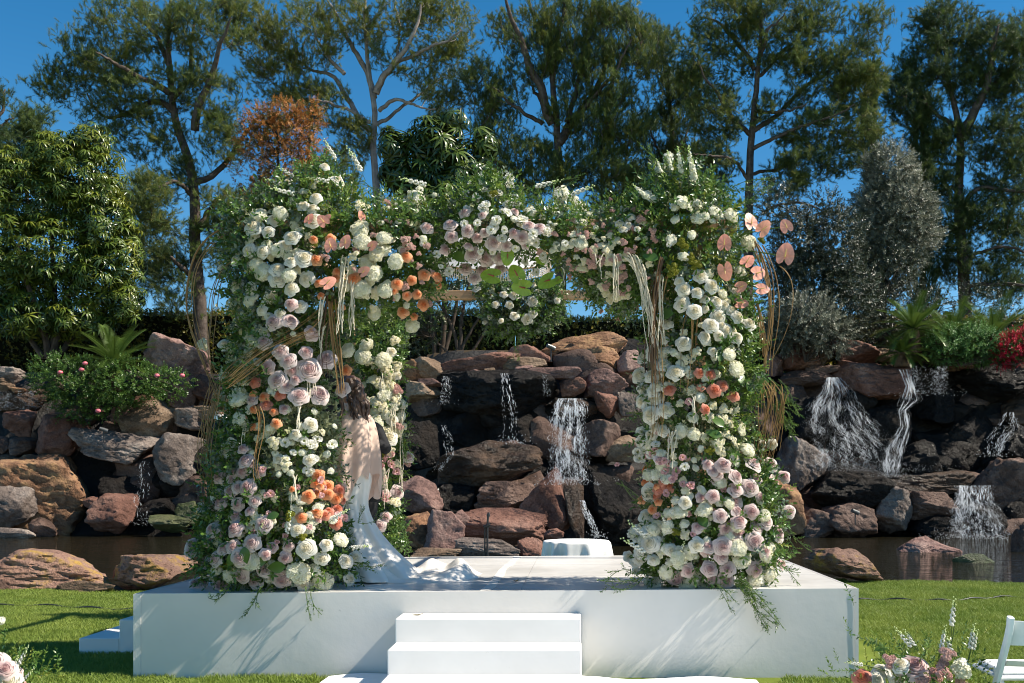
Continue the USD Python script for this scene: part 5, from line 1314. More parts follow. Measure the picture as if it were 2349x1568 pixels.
# longer shoots standing out of the outline
b = shapely.boundary(FRONT); L_ = b.length
for s in np.arange(0, L_, 9.0):
    q = b.interpolate(s); q2 = b.interpolate((s + 3) % L_); tx, ty = q2.x - q.x, q2.y - q.y
    nrm = unit(np.array([ty, 0, tx])); 
    if FRONT.contains(Point(q.x + nrm[0] * 6, q.y - nrm[2] * 6)): nrm = -nrm
    if q.y > 1335 or (755 < q.x < 830 and 800 < q.y < 1300): continue
    P = W(q.x, q.y, YA) + rng.normal(0, .05, 3) - nrm * .12
    PP.append(P[None]); DD.append(unit(nrm + rng.normal(0, .45, 3) + [0, -.1, .15])[None]); SS.append(rng.uniform(.7, 1.15, 1)); i, _ = prevailing(np.array([[q.x, q.y]])); II.append(i * 2)
PP, DD, SS, II = np.vstack(PP), np.vstack(DD), np.concatenate(SS), np.concatenate(II)
instancer('foliage', protos, PP, quats_from_z(DD, rng.uniform(0, 6.28, len(PP))), SS, idx=II, parent=arch, kind='stuff')

# flowers, read off the photograph crop by crop: kind: x,y,size
CROPS = {'A': (.30040, 391.5, 293.6), 'B': (.46830, 391.5, 734.0), 'C': (.29250, 942.1, 305.9), 'D': (.31210, 1284.6, 305.9), 'E': (.46815, 1345.8, 734.0)}
FL = {
'A': {'white_rose': '735,570,95;535,640,85;625,750,120;395,825,85;590,935,110;700,940,110;490,1005,95;405,1075,90;870,895,95;925,830,120;920,1015,120;1020,990,115;815,1075,115;810,1155,115;920,1225,100;1035,1150,95;605,1220,95;500,1200,105;475,1165,85;1010,590,95;1105,530,100;1080,615,95;1090,700,120;895,410,80;1180,290,95;1280,395,85;1095,400,80;745,790,95;690,1390,90;830,1420,85;990,1360,85;540,1430,85;505,1480,75;560,1535,65;480,1520,70;750,1440,60',
      'mauve_rose': '915,1345,110;780,1480,118;915,1470,110;1070,1550,85;1960,760,80', 'peach_rose': '1110,1005,90;1130,1180,80;1220,850,85;1090,850,75;1795,980,92;1270,1095,78;1260,1145,72;1400,1150,85;1145,1280,65;1935,1120,92;1840,1165,85;1730,1190,88;1805,1280,80;1885,1270,92;1930,1350,95;1775,1405,85;1860,1440,75;1705,1240,65;2040,1130,85;2050,1200,60;1310,1365,60',
      'hydrangea': '665,665,150;830,650,130;500,770,100;810,930,130;1460,870,140;1620,840,120;1715,1020,130;1555,1110,120;1450,1230,150;1630,1240,130;1550,1420,100;1840,1510,110;700,1100,150;900,1120,120;590,1320,110;650,1040,100;600,860,90', 'spray_rose': '1395,975,100;1660,850,90;1560,980,90;1450,590,110;1500,600,60;1440,720,90;1480,1260,90;660,1530,90;580,1540,90',
      'coral_anthurium': '1080,725,95;1190,740,115;1245,925,120;1355,900,110;1220,1205,120;1490,1120,95;1480,700,75;1555,925,85;1215,715,70', 'pink_filler': '1660,580,90;1690,630,50;1810,730,80;1790,850,90;1870,830,60;1955,900,70;1895,960,60;1920,1185,45;1200,1000,55;1460,1090,60;1780,940,60;1640,560,50;1830,900,60;1180,980,50;1400,1080,45', 'golden_filler': '1100,880,70;1250,1370,60',
      'white_cluster': '1850,520,110;1900,470,70;1880,640,70;2010,510,40;1900,540,90;940,460,90;1000,480,60'},
'B': {'mauve_rose': '690,68,62;455,105,66;537,155,72;665,155,66;762,190,82;575,200,72;473,230,76;595,250,62;677,243,92;520,295,82;613,290,66;565,325,62;732,365,82;628,370,72;840,340,62;557,435,52;363,685,76;232,768,66;348,745,58;225,710,62;330,820,62;372,820,76;290,840,62;240,893,76;210,920,62;325,905,56;410,888,52;385,935,52;313,965,56;310,1020,80;200,1025,66;452,1000,76;185,1085,62;257,1117,62;305,1110,56;395,1093,72;215,1170,66;165,1190,56;337,1165,72;465,1150,66;560,1168,62;575,1105,52;495,1115,52;458,1225,56;340,1255,72;412,1280,62;540,1275,72;240,1300,78;160,1285,54;117,1290,58;155,920,52;105,1100,60;95,1135,52;350,630,52;395,390,50',
      'peach_rose': '400,362,50;300,410,50;403,437,46;455,378,60;503,447,56;347,483,56;517,507,66;405,520,46;675,862,72;775,852,46;830,862,52;715,940,60;640,970,50;860,247,52;735,815,46;595,830,36', 'coral_rose': '410,305,60;467,412,58;533,365,62',
      'white_rose': '685,515,60;525,680,46;680,688,52;270,630,82;195,690,52;620,1028,62;662,1120,72;765,1100,68;740,1170,72;862,1182,62;650,1300,68;880,1270,62;1085,155,52;1115,270,46;1085,490,52;1070,577,74;905,1165,52;220,850,60;265,120,60;610,560,50;640,1110,40', 'lisianthus': '560,603,58;600,650,40;790,610,50;1010,680,54;300,600,60',
      'hydrangea': '390,1185,100;290,1255,82;625,1240,120;370,1335,100;510,1335,110;745,1285,104;865,150,80;940,180,90;1040,195,80;270,270,90;330,390,100;240,380,80;830,1080,70;330,490,80;1000,520,90;960,120,70', 'spray_rose': '360,40,72;300,130,82;320,170,62;290,200,72;400,100,62;150,120,64;985,290,62;1060,260,62;950,400,72;1010,500,72;1040,430,62;970,450,62;1100,380,62;380,150,60;460,560,60;500,600,60;560,700,60;1100,890,60;1080,330,60;1000,400,60;1095,100,50;930,330,60;1110,550,50',
      'pink_bloom': '450,735,42;490,850,42;735,785,40;725,980,34;680,1015,34;690,860,36;740,860,36;480,950,36;1000,790,60;1050,870,60;560,1060,36;470,860,36;820,960,50;850,970,46', 'pink_filler': '1110,340,70;1120,520,50;1165,700,50', 'golden_filler': '1030,610,80;1020,660,60;580,960,70;640,1060,60'},
'C': {'lisianthus': '770,345,88;780,410,92;585,445,92;510,500,92;420,500,72;470,390,52;590,560,72;820,550,92;760,620,88;870,675,98;675,680,92;630,760,92;735,760,72;715,825,92;960,790,104;1070,760,72;525,705,72;820,905,72;640,930,72;420,710,62;235,1045,52;300,1085,78;660,990,52;985,1090,72;1205,865,52;555,340,52;1080,600,82;1140,590,62;780,1140,62;550,930,52;900,1010,60',
      'white_rose': '965,1185,78;515,1215,62;730,1260,62;810,1265,82;1005,1250,54;955,1310,84;775,1345,52;665,1340,62;815,1430,58;915,1455,78;960,1415,52;620,1440,42;580,1480,42;710,1470,42;1150,1310,50', 'mauve_rose': '310,710,92;445,765,92;520,820,82;650,860,98;455,880,82;485,950,98;750,885,84;870,815,84;810,780,92;930,720,84;1010,740,84;430,1060,92;560,1075,82;500,1135,82;700,1060,92;820,610,72;560,640,62;700,980,82;320,810,82;270,910,92;420,620,82;580,780,70;600,1000,70;900,880,60',
      'green_anthurium': '765,980,115;650,1140,145;840,1130,135;890,1230,135;1085,1175,145;1020,1010,85;1160,1170,65', 'white_cluster': '1170,480,130;1320,560,110;1200,450,90;1280,520,80;40,500,120;1000,570,60', 'golden_filler': '650,470,80'},
'D': {'white_rose': '470,545,56;435,660,62;485,640,62;505,675,62;465,700,62;570,700,54;525,610,62;1035,1045,92;910,1140,112;1120,1120,104;1010,1165,92;895,1250,108;990,1305,98;1065,1215,92;1155,1235,92;1300,1170,98;1210,1260,74;1265,1300,92;1310,1345,98;1070,1290,74;1165,1345,92;1110,1410,104;1395,1395,112;1225,1450,92;1170,1490,94;1070,1500,92;1300,1500,94;790,1400,92;765,1520,74;920,1530,74;1190,1410,64;880,1090,80',
      'spray_rose': '370,825,54;320,770,48;365,750,62;415,775,54;490,880,62;435,955,62;480,910,54;580,945,62;660,955,66;335,880,40;560,980,54;630,770,44;625,800,40;120,910,46;240,745,62;570,770,44;165,985,82;315,1130,82;430,1190,92;490,1190,72;430,1060,62', 'hydrangea': '160,810,95;1260,600,112;1330,1025,112;1390,800,122;1450,1390,92;1200,1180,80;1100,1030,80', 'pink_filler': '370,485,44;385,570,44;430,600,44;240,670,44;315,680,48;590,630,94;680,730,94;470,800,64;660,870,64;195,740,62;225,860,44;265,830,44;300,955,62;380,930,54;460,980,54;230,1090,62;640,1070,54;445,1095,54;590,570,62;550,560,62;550,840,44;20,890,44;200,770,44;540,700,50;640,580,60;330,1080,40;500,1140,50;300,1310,40;430,1370,40;560,1280,50',
      'coral_anthurium': '1405,660,125;1490,705,135;1665,690,115;1195,835,115;1655,900,145;1375,945,125;1450,1030,115;1200,1025,125;1480,1145,115;1325,1130,95;1325,1250,105', 'white_cluster': '800,180,92;740,250,92;900,500,112;1020,620,92;990,370,82;1150,580,112;970,745,82;820,780,92;920,905,82;1130,440,62;640,450,100;580,430,80;690,480,80;1180,600,70;890,900,60;1250,770,50', 'golden_filler': '900,820,110;990,960,130;820,1010,110;960,920,80;1480,790,80;1360,1190,50', 'lisianthus': '40,810,60;800,820,50'},
'E': {'white_rose': '335,155,88;320,270,92;270,400,82;310,465,74;435,255,78;375,215,62;475,115,74;380,95,54;330,345,62;255,270,62;910,610,58;730,675,62;485,895,76;310,1095,82;325,1175,62;335,1290,62;540,1105,72;205,1160,52;290,960,72;415,1130,62;240,1230,52;865,605,44;620,155,50;345,320,60', 'mauve_rose': '670,710,76;592,708,62;735,765,68;820,700,86;903,710,72;970,768,68;835,778,62;730,830,62;800,820,72;640,755,62;620,865,68;562,870,58;850,865,48;925,790,62;810,940,72;740,935,62;658,960,72;750,985,86;880,985,78;995,940,62;940,1045,72;680,1025,62;545,1015,62;825,1085,72;875,1135,68;600,1110,62;667,1110,68;663,1160,62;590,1135,62;960,1195,58;832,1225,92;605,1220,78;610,1260,72;690,1220,72;685,1280,72;497,1230,64;440,1275,78;620,740,50;360,680,50',
      'peach_rose': '270,880,54;290,735,62;290,790,54;350,890,48;320,930,44;340,815,44', 'coral_rose': '555,260,54;603,265,58;668,320,62;627,345,58;560,328,48;720,372,58;585,440,54;405,340,58', 'hydrangea': '735,240,92;700,170,82;790,640,82;460,940,92;580,930,92;740,1120,104;830,1280,122;560,1310,112;450,1165,82;390,1240,82;880,1150,92;870,960,82;900,1250,82;760,540,72;500,1300,82;330,1030,70;700,900,60;660,800,60;910,1120,60', 'spray_rose': '740,440,44;660,480,54;690,560,54;720,590,54;650,610,62;580,575,54;640,630,54;740,620,44;280,1010,60;350,1000,60;480,1050,60;370,1140,60;700,520,40',
      'pink_bloom': '470,675,42;420,780,42;390,850,42;510,810,52;470,805,42;430,770,40;345,960,42;520,1050,32;360,690,50;500,400,40;150,710,30;380,690,40', 'golden_filler': '440,1040,60;600,640,60', 'lisianthus': '290,610,54;250,650,60;260,680,60;340,610,60;480,720,50;270,550,60', 'white_cluster': '240,1040,80;300,1040,80;400,1010,60;450,1200,60;400,150,60;430,160,50;560,380,60'},
}
GREEN_A = klass
count = {}
for cr, kinds in FL.items():
    s, ox, oy = CROPS[cr]
    for kn, txt in kinds.items():
        seen = []
        for item in txt.split(';'):
            x, y, d = map(float, item.split(','))
            dx, dy, dd = x * s + ox, y * s + oy, d * s
            body = BODIES[0]
            if cr == 'B' and x > 925 and y < 1150: body = BODIES[1]
            if cr == 'C' and y > 1160 and kn != 'green_anthurium': body = BODIES[2]
            if cr == 'D' and x < 690 and y > 620: body = BODIES[3] if not FRONT.buffer(-10).contains(Point(dx, dy)) else BODIES[0]
            Y, nrm = front_depth(body, dx, dy)
            big = dd / 2
            Y = Y - .05 - .06 * rng.uniform() - (.04 if dd > 30 else 0)
            P = W(dx, dy, Y)
            n = unit(nrm * [1, 1, .8] * .7 + np.array([.14, -.75, .42]) + rng.normal(0, .22, 3))
            ks = KINDS[kn]
            sc = S(big, Y) * {'white_rose': .92, 'mauve_rose': .93, 'hydrangea': .95, 'peach_rose': .92, 'white_cluster': .92, 'coral_anthurium': 1.06, 'green_anthurium': 1.15}.get(kn, .97) * rng.uniform(.88, 1.1)
            roll = rng.uniform(0, 6.28)
            if kn == 'coral_anthurium' or kn == 'green_anthurium':
                n = unit(np.array([rng.normal(.12, .25), -1, rng.normal(.15, .2)])); 
                R = frame(n, roll=(2.9 if kn == 'green_anthurium' else 0) + rng.normal(-.5, .9)); P[1] -= .10
                if dx > 1690: P = W(dx, dy, 8.26)
                sc *= .98
            else:
                R = frame(n, roll=roll)
            if kn in ('hydrangea', 'white_cluster', 'spray_rose'): R = R * [1, 1, .66]; P[1] += .02
            inst(ks[rng.integers(len(ks))], kn, arch, R, P, sc)
            count[kn] = count.get(kn, 0) + 1
# small flowers between the large ones
FILL = [('spray_rose', 560, 790, 70, 70, 14, 30), ('white_cluster', 560, 700, 60, 60, 8, 26), ('hydrangea', 600, 560, 70, 60, 7, 34), ('white_cluster', 640, 1330, 120, 30, 12, 30), ('white_cluster', 700, 1180, 70, 60, 14, 22), ('lisianthus', 700, 1040, 80, 80, 10, 22), ('spray_rose', 880, 880, 50, 80, 16, 28), ('white_cluster', 900, 920, 30, 90, 12, 26),
        ('spray_rose', 900, 1040, 30, 100, 10, 22), ('pink_bloom', 890, 1090, 30, 60, 8, 20), ('mauve_rose', 890, 1130, 30, 90, 6, 26), ('spray_rose', 1400, 600, 80, 90, 22, 24), ('pink_filler', 1400, 580, 90, 90, 18, 20), ('white_cluster', 1300, 480, 60, 30, 8, 26), ('white_cluster', 940, 470, 60, 25, 7, 22), ('lisianthus', 1000, 520, 40, 60, 4, 24),
        ('white_rose', 1500, 890, 30, 120, 12, 30), ('lisianthus', 1480, 960, 30, 90, 12, 28), ('spray_rose', 1660, 960, 50, 90, 14, 24), ('white_cluster', 1500, 1080, 40, 60, 9, 28), ('pink_bloom', 1520, 1060, 50, 60, 12, 20), ('hydrangea', 1680, 1260, 80, 60, 7, 40), ('white_cluster', 1530, 1230, 60, 80, 14, 24), ('white_rose', 1480, 1240, 30, 70, 7, 32), ('hydrangea', 1560, 1000, 60, 60, 4, 34), ('coral_rose', 1500, 1110, 30, 60, 6, 26),
        ('peach_rose', 760, 1110, 60, 60, 7, 26), ('coral_rose', 780, 1150, 40, 50, 6, 24), ('mauve_rose', 560, 1110, 70, 80, 8, 26), ('spray_rose', 600, 1200, 120, 90, 14, 22), ('mauve_rose', 1690, 1180, 80, 90, 7, 28), ('white_cluster', 600, 1150, 110, 110, 14, 18), ('white_cluster', 1650, 1180, 100, 110, 16, 20), ('spray_rose', 1620, 760, 80, 90, 10, 24), ('pink_bloom', 640, 1200, 120, 110, 12, 16), ('pink_bloom', 1640, 1150, 100, 120, 12, 16), ('white_cluster', 680, 1000, 90, 130, 14, 16), ('spray_rose', 600, 900, 100, 300, 16, 18), ('white_cluster', 620, 760, 110, 300, 18, 16), ('white_cluster', 1600, 1000, 110, 260, 22, 16), ('spray_rose', 1600, 1000, 110, 260, 18, 18), ('white_cluster', 1200, 500, 240, 60, 16, 16), ('lisianthus', 1240, 540, 50, 50, 8, 22), ('mauve_rose', 1110, 600, 60, 30, 6, 26), ('white_cluster', 1300, 560, 50, 50, 10, 17), ('pink_filler', 1330, 600, 50, 50, 8, 16), ('lisianthus', 1060, 470, 50, 40, 6, 22), ('white_cluster', 850, 560, 150, 120, 16, 17), ('spray_rose', 1420, 560, 80, 90, 8, 18), ('white_cluster', 560, 860, 30, 90, 10, 24), ('white_cluster', 545, 900, 25, 60, 8, 22), ('pink_filler', 860, 640, 100, 90, 10, 15), ('spray_rose', 700, 560, 90, 90, 9, 22), ('white_cluster', 1600, 480, 70, 70, 10, 22), ('white_cluster', 1560, 860, 60, 60, 8, 22), ('pink_filler', 1300, 560, 60, 50, 8, 18), ('lisianthus', 1150, 480, 80, 50, 8, 22), ('hydrangea', 840, 560, 80, 50, 6, 36), ('pink_filler', 900, 580, 80, 90, 12, 20), ('spray_rose', 820, 620, 60, 80, 8, 28), ('pink_filler', 1000, 690, 40, 60, 8, 18), ('white_rose', 620, 640, 80, 110, 5, 30)]
for kn, x, y, rx, ry, n, d in FILL:
    body = BODIES[1] if kn != 'x' and 850 < x < 940 and y > 780 else BODIES[0]
    for _ in range(n):
        dx, dy = x + rng.normal(0, rx * .55), y + rng.normal(0, ry * .55)
        if not body[0].buffer(4).contains(Point(dx, dy)): continue
        Y, nrm = front_depth(body, dx, dy)
        P = W(dx, dy, Y - .02 - .04 * rng.uniform()); nn = unit(nrm * .8 + np.array([.12, -.7, .4]) + rng.normal(0, .3, 3)); ks = KINDS[kn]
        inst(ks[rng.integers(len(ks))], kn, arch, frame(nn, roll=rng.uniform(0, 6.28)) * ([1, 1, .66] if kn in ('hydrangea', 'white_cluster', 'spray_rose') else [1, 1, 1]), P, S(d / 2, Y) * rng.uniform(.8, 1.15))
# spikes: from base to tip
SP = {'A': [('bell_spike', 1500, 430, 1335, 110), ('bell_spike', 1290, 300, 1180, 110), ('bell_spike', 1020, 520, 780, 480), ('bell_spike', 930, 450, 735, 410), ('bell_spike', 1000, 400, 835, 310), ('bell_spike', 1280, 430, 1060, 370), ('bell_spike', 2080, 470, 1610, 365), ('bell_spike', 1260, 330, 1330, 430), ('bell_spike', 1440, 330, 1400, 200)],
      'C': [('bell_spike', 1120, 520, 1560, 375), ('bell_spike', 850, 470, 1310, 320)],
      'D': [('snapdragon', 905, 360, 865, 145), ('snapdragon', 1000, 420, 945, 150), ('snapdragon', 1015, 440, 985, 230), ('snapdragon', 760, 330, 720, 210), ('snapdragon', 830, 330, 800, 160), ('snapdragon', 700, 520, 560, 400)],
      'B': [('bell_spike', 640, 1310, 735, 1480), ('bell_spike', 760, 1010, 850, 930), ('bell_spike', 640, 1230, 690, 1060), ('bell_spike', 560, 1090, 580, 950), ('bell_spike', 420, 1090, 440, 1000), ('bell_spike', 850, 1130, 960, 1100), ('bell_spike', 650, 1300, 690, 1400)],
      'E': [('bell_spike', 330, 1080, 210, 1010), ('bell_spike', 400, 1020, 370, 960), ('bell_spike', 330, 1160, 190, 1080), ('bell_spike', 450, 1180, 470, 1090)]}
for cr, L in SP.items():
    s, ox, oy = CROPS[cr]
    for kn, xa, ya, xb, yb in L:
        a = (xa * s + ox, ya * s + oy); b_ = (xb * s + ox, yb * s + oy)
        Y, _ = front_depth(BODIES[0], *a)
        if Y > YA - .05: Y = YA - .05
        Pa, Pb = W(*a, Y - .05), W(*b_, Y - .14)
        d = Pb - Pa; ln = np.linalg.norm(d)
        unitlen = {'bell_spike': 11.0, 'snapdragon': 8.0}[kn]
        sc = ln / unitlen * 1.15
        ks = KINDS[kn]
        R = frame(unit(d), up=(0, -1, .2), roll=rng.uniform(0, 6.28))
        inst(ks[rng.integers(len(ks))], kn, arch, R, Pa + unit(d) * sc * 2.2, min(sc, .03 if kn == 'bell_spike' else .055))
        n_ = min(sc, .03 if kn == 'bell_spike' else .055)
for pts in (((1795, 590), (1760, 582), (1715, 576), (1670, 570)), ((1798, 521), (1775, 524), (1740, 530), (1690, 545)), ((1740, 525), (1715, 530), (1680, 560)), ((1735, 625), (1712, 615), (1690, 600)), ((1745, 660), (1722, 655), (1700, 640)), ((1712, 600), (1695, 595), (1670, 590))):
    put('anthurium_stalk', tube(smoothline([W(x, y, 8.30 + .10 * k) for k, (x, y) in enumerate(pts)], 14), .0055, 6), stem_m, arch, smooth=True)
# hanging cream amaranth cords
CORD = [('A', 1345, 1000, 1285, 1500, 7, 30), ('A', 1390, 1190, 1380, 1560, 6, 26), ('A', 1160, 1310, 1140, 1560, 5, 26), ('D', 1530, 0, 0, 0, 0, 0)][:3] + \
       [('D', 385, 900, 400, 1160, 7, 40), ('D', 520, 900, 640, 1300, 9, 50), ('D', 560, 960, 690, 1540, 10, 60), ('D', 290, 900, 290, 1010, 4, 40), ('D', 720, 1050, 720, 1520, 7, 60), ('B', 745, 20, 740, 150, 4, 16), ('B', 690, 270, 690, 380, 5, 26), ('B', 630, 420, 630, 560, 5, 20), ('B', 1035, 270, 1035, 400, 4, 16), ('B', 1045, 740, 1045, 880, 8, 30), ('B', 1135, 420, 1125, 840, 4, 14), ('B', 1085, 430, 1080, 560, 4, 30), ('B', 600, 770, 600, 920, 4, 20), ('B', 360, 530, 360, 600, 4, 20), ('E', 425, 550, 410, 700, 6, 24), ('E', 520, 380, 520, 500, 5, 24), ('C', 1200, 1060, 1200, 1180, 2, 20)]
for cr, xa, ya, xb, yb, n, w in CORD:
    s, ox, oy = CROPS[cr]
    body = BODIES[1] if cr == 'B' and xa > 925 else BODIES[0]
    for k in range(n):
        a = ((xa + rng.uniform(-w, w)) * s + ox, ya * s + oy + rng.uniform(-8, 8)); b_ = ((xb + rng.uniform(-w, w)) * s + ox, yb * s + oy + rng.uniform(-25, 25))
        Ya, _ = front_depth(body, *a); Yb_, _ = front_depth(body, *b_)
        Y = min(Ya, Yb_) - .09
        Pa, Pb = W(*a, Y), W(*b_, Y - .02)
        L = np.linalg.norm(Pb - Pa); m = max(8, int(L / .011)); t = np.linspace(0, 1, m)[:, None]
        P = Pa + (Pb - Pa) * np.c_[t ** .6, t, t] + np.c_[.012 * np.sin(t * 7 + k), .012 * np.cos(t * 6 + k), 0 * t] * L + rng.normal(0, .0012, (m, 3))
        R = .0048 * (1.2 - .6 * t[:, 0]) * (.7 + .6 * rng.uniform(size=m))
        put('amaranth', tube(P, R, 4), PM['ama'], arch, smooth=True)
# willow: stems bent over the left edge, bundles along the posts
def cane(pts, Y, n, w, r0=.006, mat=None, yj=.09, nm='willow_cane'):
    for k in range(n):
        o = rng.normal(0, w, 2)
        q = [(x + o[0] * (.6 + .4 * rng.uniform()) + rng.normal(0, w * .3), y + o[1] * .4) for x, y in pts]
        yo = rng.normal(0, yj)
        P = smoothline([W(x, y, (Y[i] if np.ndim(Y) else Y) + yo) for i, (x, y) in enumerate(q)], 22)
        put(nm, tube(P, np.linspace(r0 * rng.uniform(.8, 1.2), r0 * .45, 22), 5), mat or willow_m, arch, smooth=True)
cane([(560, 505), (500, 530), (455, 570), (432, 640), (428, 700), (450, 790), (485, 880), (500, 930)], 8.5, 3, 4, .0065)
cane([(540, 520), (480, 560), (445, 620), (440, 690), (450, 760), (490, 850)], 8.55, 2, 5, .0055)
cane([(555, 590), (505, 640), (490, 720), (485, 800), (500, 880)], 8.55, 4, 5, .0045)
cane([(500, 880), (478, 960), (470, 1030), (478, 1100), (482, 1160)], 8.5, 11, 11, .0038)
cane([(505, 900), (490, 960), (482, 1040), (485, 1100)], 8.45, 6, 11, .0036)
cane([(520, 880), (570, 840), (640, 790), (700, 750), (730, 722)], 8.2, 11, 15, .0036)
cane([(530, 870), (600, 815), (680, 775), (725, 765)], 8.18, 7, 13, .0034)
cane([(595, 930), (600, 980), (590, 1040), (595, 1100)], 8.18, 10, 7, .0045)
cane([(760, 690), (765, 760), (775, 830), (780, 900)], 8.3, 10, 7, .005)
cane([(755, 640), (750, 700), (740, 780), (745, 860)], 8.35, 8, 7, .005, willow_d)
cane([(1515, 590), (1505, 680), (1498, 780), (1500, 880)], 8.3, 18, 11, .007, willow_d)
cane([(1520, 620), (1510, 700), (1505, 800), (1510, 900), (1505, 1000)], 8.25, 8, 10, .005, willow_m)
cane([(1590, 700), (1585, 760), (1580, 830), (1575, 900)], 8.2, 7, 9, .004)
cane([(1735, 560), (1765, 640), (1772, 720), (1765, 800), (1760, 860)], 8.55, 8, 8, .006)
cane([(1740, 700), (1750, 760), (1755, 820)], 8.5, 8, 9, .005)
cane([(1760, 880), (1765, 950), (1755, 1010), (1750, 1060)], 8.45, 20, 20, .0034)
cane([(1790, 900), (1785, 960), (1765, 1030)], 8.45, 8, 18, .0034)
cane([(1790, 610), (1815, 640), (1820, 690), (1805, 760), (1770, 830)], 8.5, 1, 1, .004)
# trailing shoots over the stage edge and at the sides
TR = [(1690, 1330, 1770, 1440, 16), (1640, 1340, 1660, 1385, 8), (1700, 1320, 1740, 1380, 10), (1790, 1200, 1825, 1260, 8), (1780, 1280, 1815, 1310, 8), (600, 1350, 575, 1388, 6), (520, 1355, 495, 1378, 5), (700, 1345, 735, 1420, 6), (820, 1200, 870, 1180, 6), (810, 1290, 860, 1300, 6), (1470, 1330, 1385, 1342, 9), (1460, 1150, 1410, 1110, 4), (1770, 930, 1815, 1000, 12), (1775, 870, 1800, 960, 12), (930, 1000, 960, 1060, 8), (920, 1180, 945, 1260, 8), (1270, 640, 1290, 760, 10), (1130, 750, 1120, 800, 6), (1190, 770, 1185, 820, 5), (1500, 380, 1470, 330, 6), (1690, 440, 1760, 430, 10), (1700, 470, 1765, 450, 8), (1230, 440, 1330, 400, 8), (880, 440, 800, 410, 4)]
P_, D_, S_, I_ = [], [], [], []
stems = MB()
for xa, ya, xb, yb, n in TR:
    for k in range(max(2, n // 3)):
        Y0_ = (YA - .45 if 1330 < ya else YA - .2) ; 
        if 900 < xa < 950 or 1100 < xa < 1295 and ya > 600: Y0_ = YB - .3
        if ya > 1310: Y0_ = 8.19
        a = W(xa + rng.normal(0, 8), ya, Y0_); e = W(xb + rng.normal(0, 16), yb + rng.normal(0, 12), Y0_ - .03)
        pts = smoothline([a, (a + e) / 2 + [0, -.02, .03 * rng.normal()], e], 14)
        stems.add(*tube(pts, .003, 4))
        for q in range(n):
            t = q / n; p = np.array([np.interp(t, np.linspace(0, 1, 14), pts[:, c]) for c in range(3)])
            P_.append(p); D_.append(unit(unit(e - a) * .8 + rng.normal(0, .5, 3))); S_.append(rng.uniform(.35, .6)); I_.append(rng.integers(0, 2))
instancer('trailing_shoots', [(sprig(31, L=.17, n=11, leafL=.05, leafW=.02), G['ruscus'], True), (sprig(32, L=.15, n=13, leafL=.035, leafW=.014), G['light'], True)], np.array(P_), quats_from_z(np.array(D_), rng.uniform(0, 6.28, len(P_))), np.array(S_), idx=np.array(I_), parent=arch, kind='stuff')
put('shoot_stems', stems, stem_m, arch, kind='stuff')
# a few large leaves
for x, y, d, ang in ((1655, 1001, 28, 1), (1660, 980, 30, .4), (1650, 830, 30, .2), (1700, 880, 34, 0), (1765, 875, 40, 1), (1720, 905, 36, .3), (1510, 595, 30, 1), (1545, 720, 34, 1.2), (1690, 740, 30, .4), (655, 1300, 34, 2), (610, 1290, 30, 1), (640, 1180, 24, 2), (560, 1255, 30, 3), (1205, 460, 34, .3), (1620, 1210, 30, .5), (540, 1270, 28, 3), (1070, 590, 30, 2)):
    Y, nrm = front_depth(BODIES[0], x, y)
    V, f = leaf(1, .62, .15, .25, 6)
    R = frame(unit(nrm + [0, -.5, .5]), roll=ang + rng.normal(0, .4))
    put('large_leaf', (place(V, R, W(x, y, Y - .12), S(d, Y) * 1.3), f), G['ruscus'], arch, smooth=True)
print('flowers', count)

# white fringed canopy hung between the posts
can_m = noisy('canopy_cloth', [(0.3, (0.80, 0.79, 0.78)), (0.7, (0.84, 0.83, 0.82))], scale=2, rough=0.8, spec=0.2)
can_t = leafy('canopy_cloth_thin', (0.80, 0.79, 0.78), (0.84, 0.83, 0.82), rough=.8, trans=.45, spec=.1)
bead_m = noisy('bead_fringe', [(0.3, (0.42, 0.34, 0.26)), (0.7, (0.70, 0.64, 0.56))], scale=40, rough=0.5)
cY, cR = 10.1, 0.62
cc = W(1135, 646, cY + cR)    # far rim
cz = cc[2] + .12
can = thing('fringed_canopy', 'round white cloth canopy with a beaded fringe inside the arch', 'canopy', loc=(cc[0], cY, cz))
nu, nv = 48, 10
a, v = np.meshgrid(np.arange(nu) / nu * 2 * np.pi, np.linspace(0.02, 1, nv), indexing='ij')
Vc = np.stack([cR * v * np.cos(a), cR * v * np.sin(a), .26 * (1 - v ** 2) - .008 * (np.cos(a * 8) * v ** 3)], -1).reshape(-1, 3)
put('canopy_cloth', (Vc, grid_faces(nu, nv, True)), can_t, can, smooth=True)
rim = np.stack([cR * np.cos(np.linspace(0, 2 * np.pi, 60)), cR * np.sin(np.linspace(0, 2 * np.pi, 60)), np.full(60, -.004)], 1)
put('rim', tube(rim, .010, 6), wood, can, smooth=True)
fr = MB(); n = 150
for i in range(n):
    an = i / n * 2 * np.pi; x, y = cR * np.cos(an), cR * np.sin(an)
    for k in range(6):
        V = np.array([[1, 0, 0], [-1, 0, 0], [0, 1, 0], [0, -1, 0], [0, 0, 1.3], [0, 0, -1.3]]) * .0085 + [x, y, -.024 - k * .0175]
        fr.add(V, [[0, 2, 4], [2, 1, 4], [1, 3, 4], [3, 0, 4], [2, 0, 5], [1, 2, 5], [3, 1, 5], [0, 3, 5]])
put('bead_fringe', fr, bead_m, can)
for i in range(4):
    an = i * np.pi / 2 + .78
    put('hanging_cord', tube(np.array([[cR * np.cos(an), cR * np.sin(an), 0], [cR * np.cos(an) * 1.5, cR * np.sin(an) * 1.3, TOPZ - .1 - cz]]), .004, 5), tape_m, can)
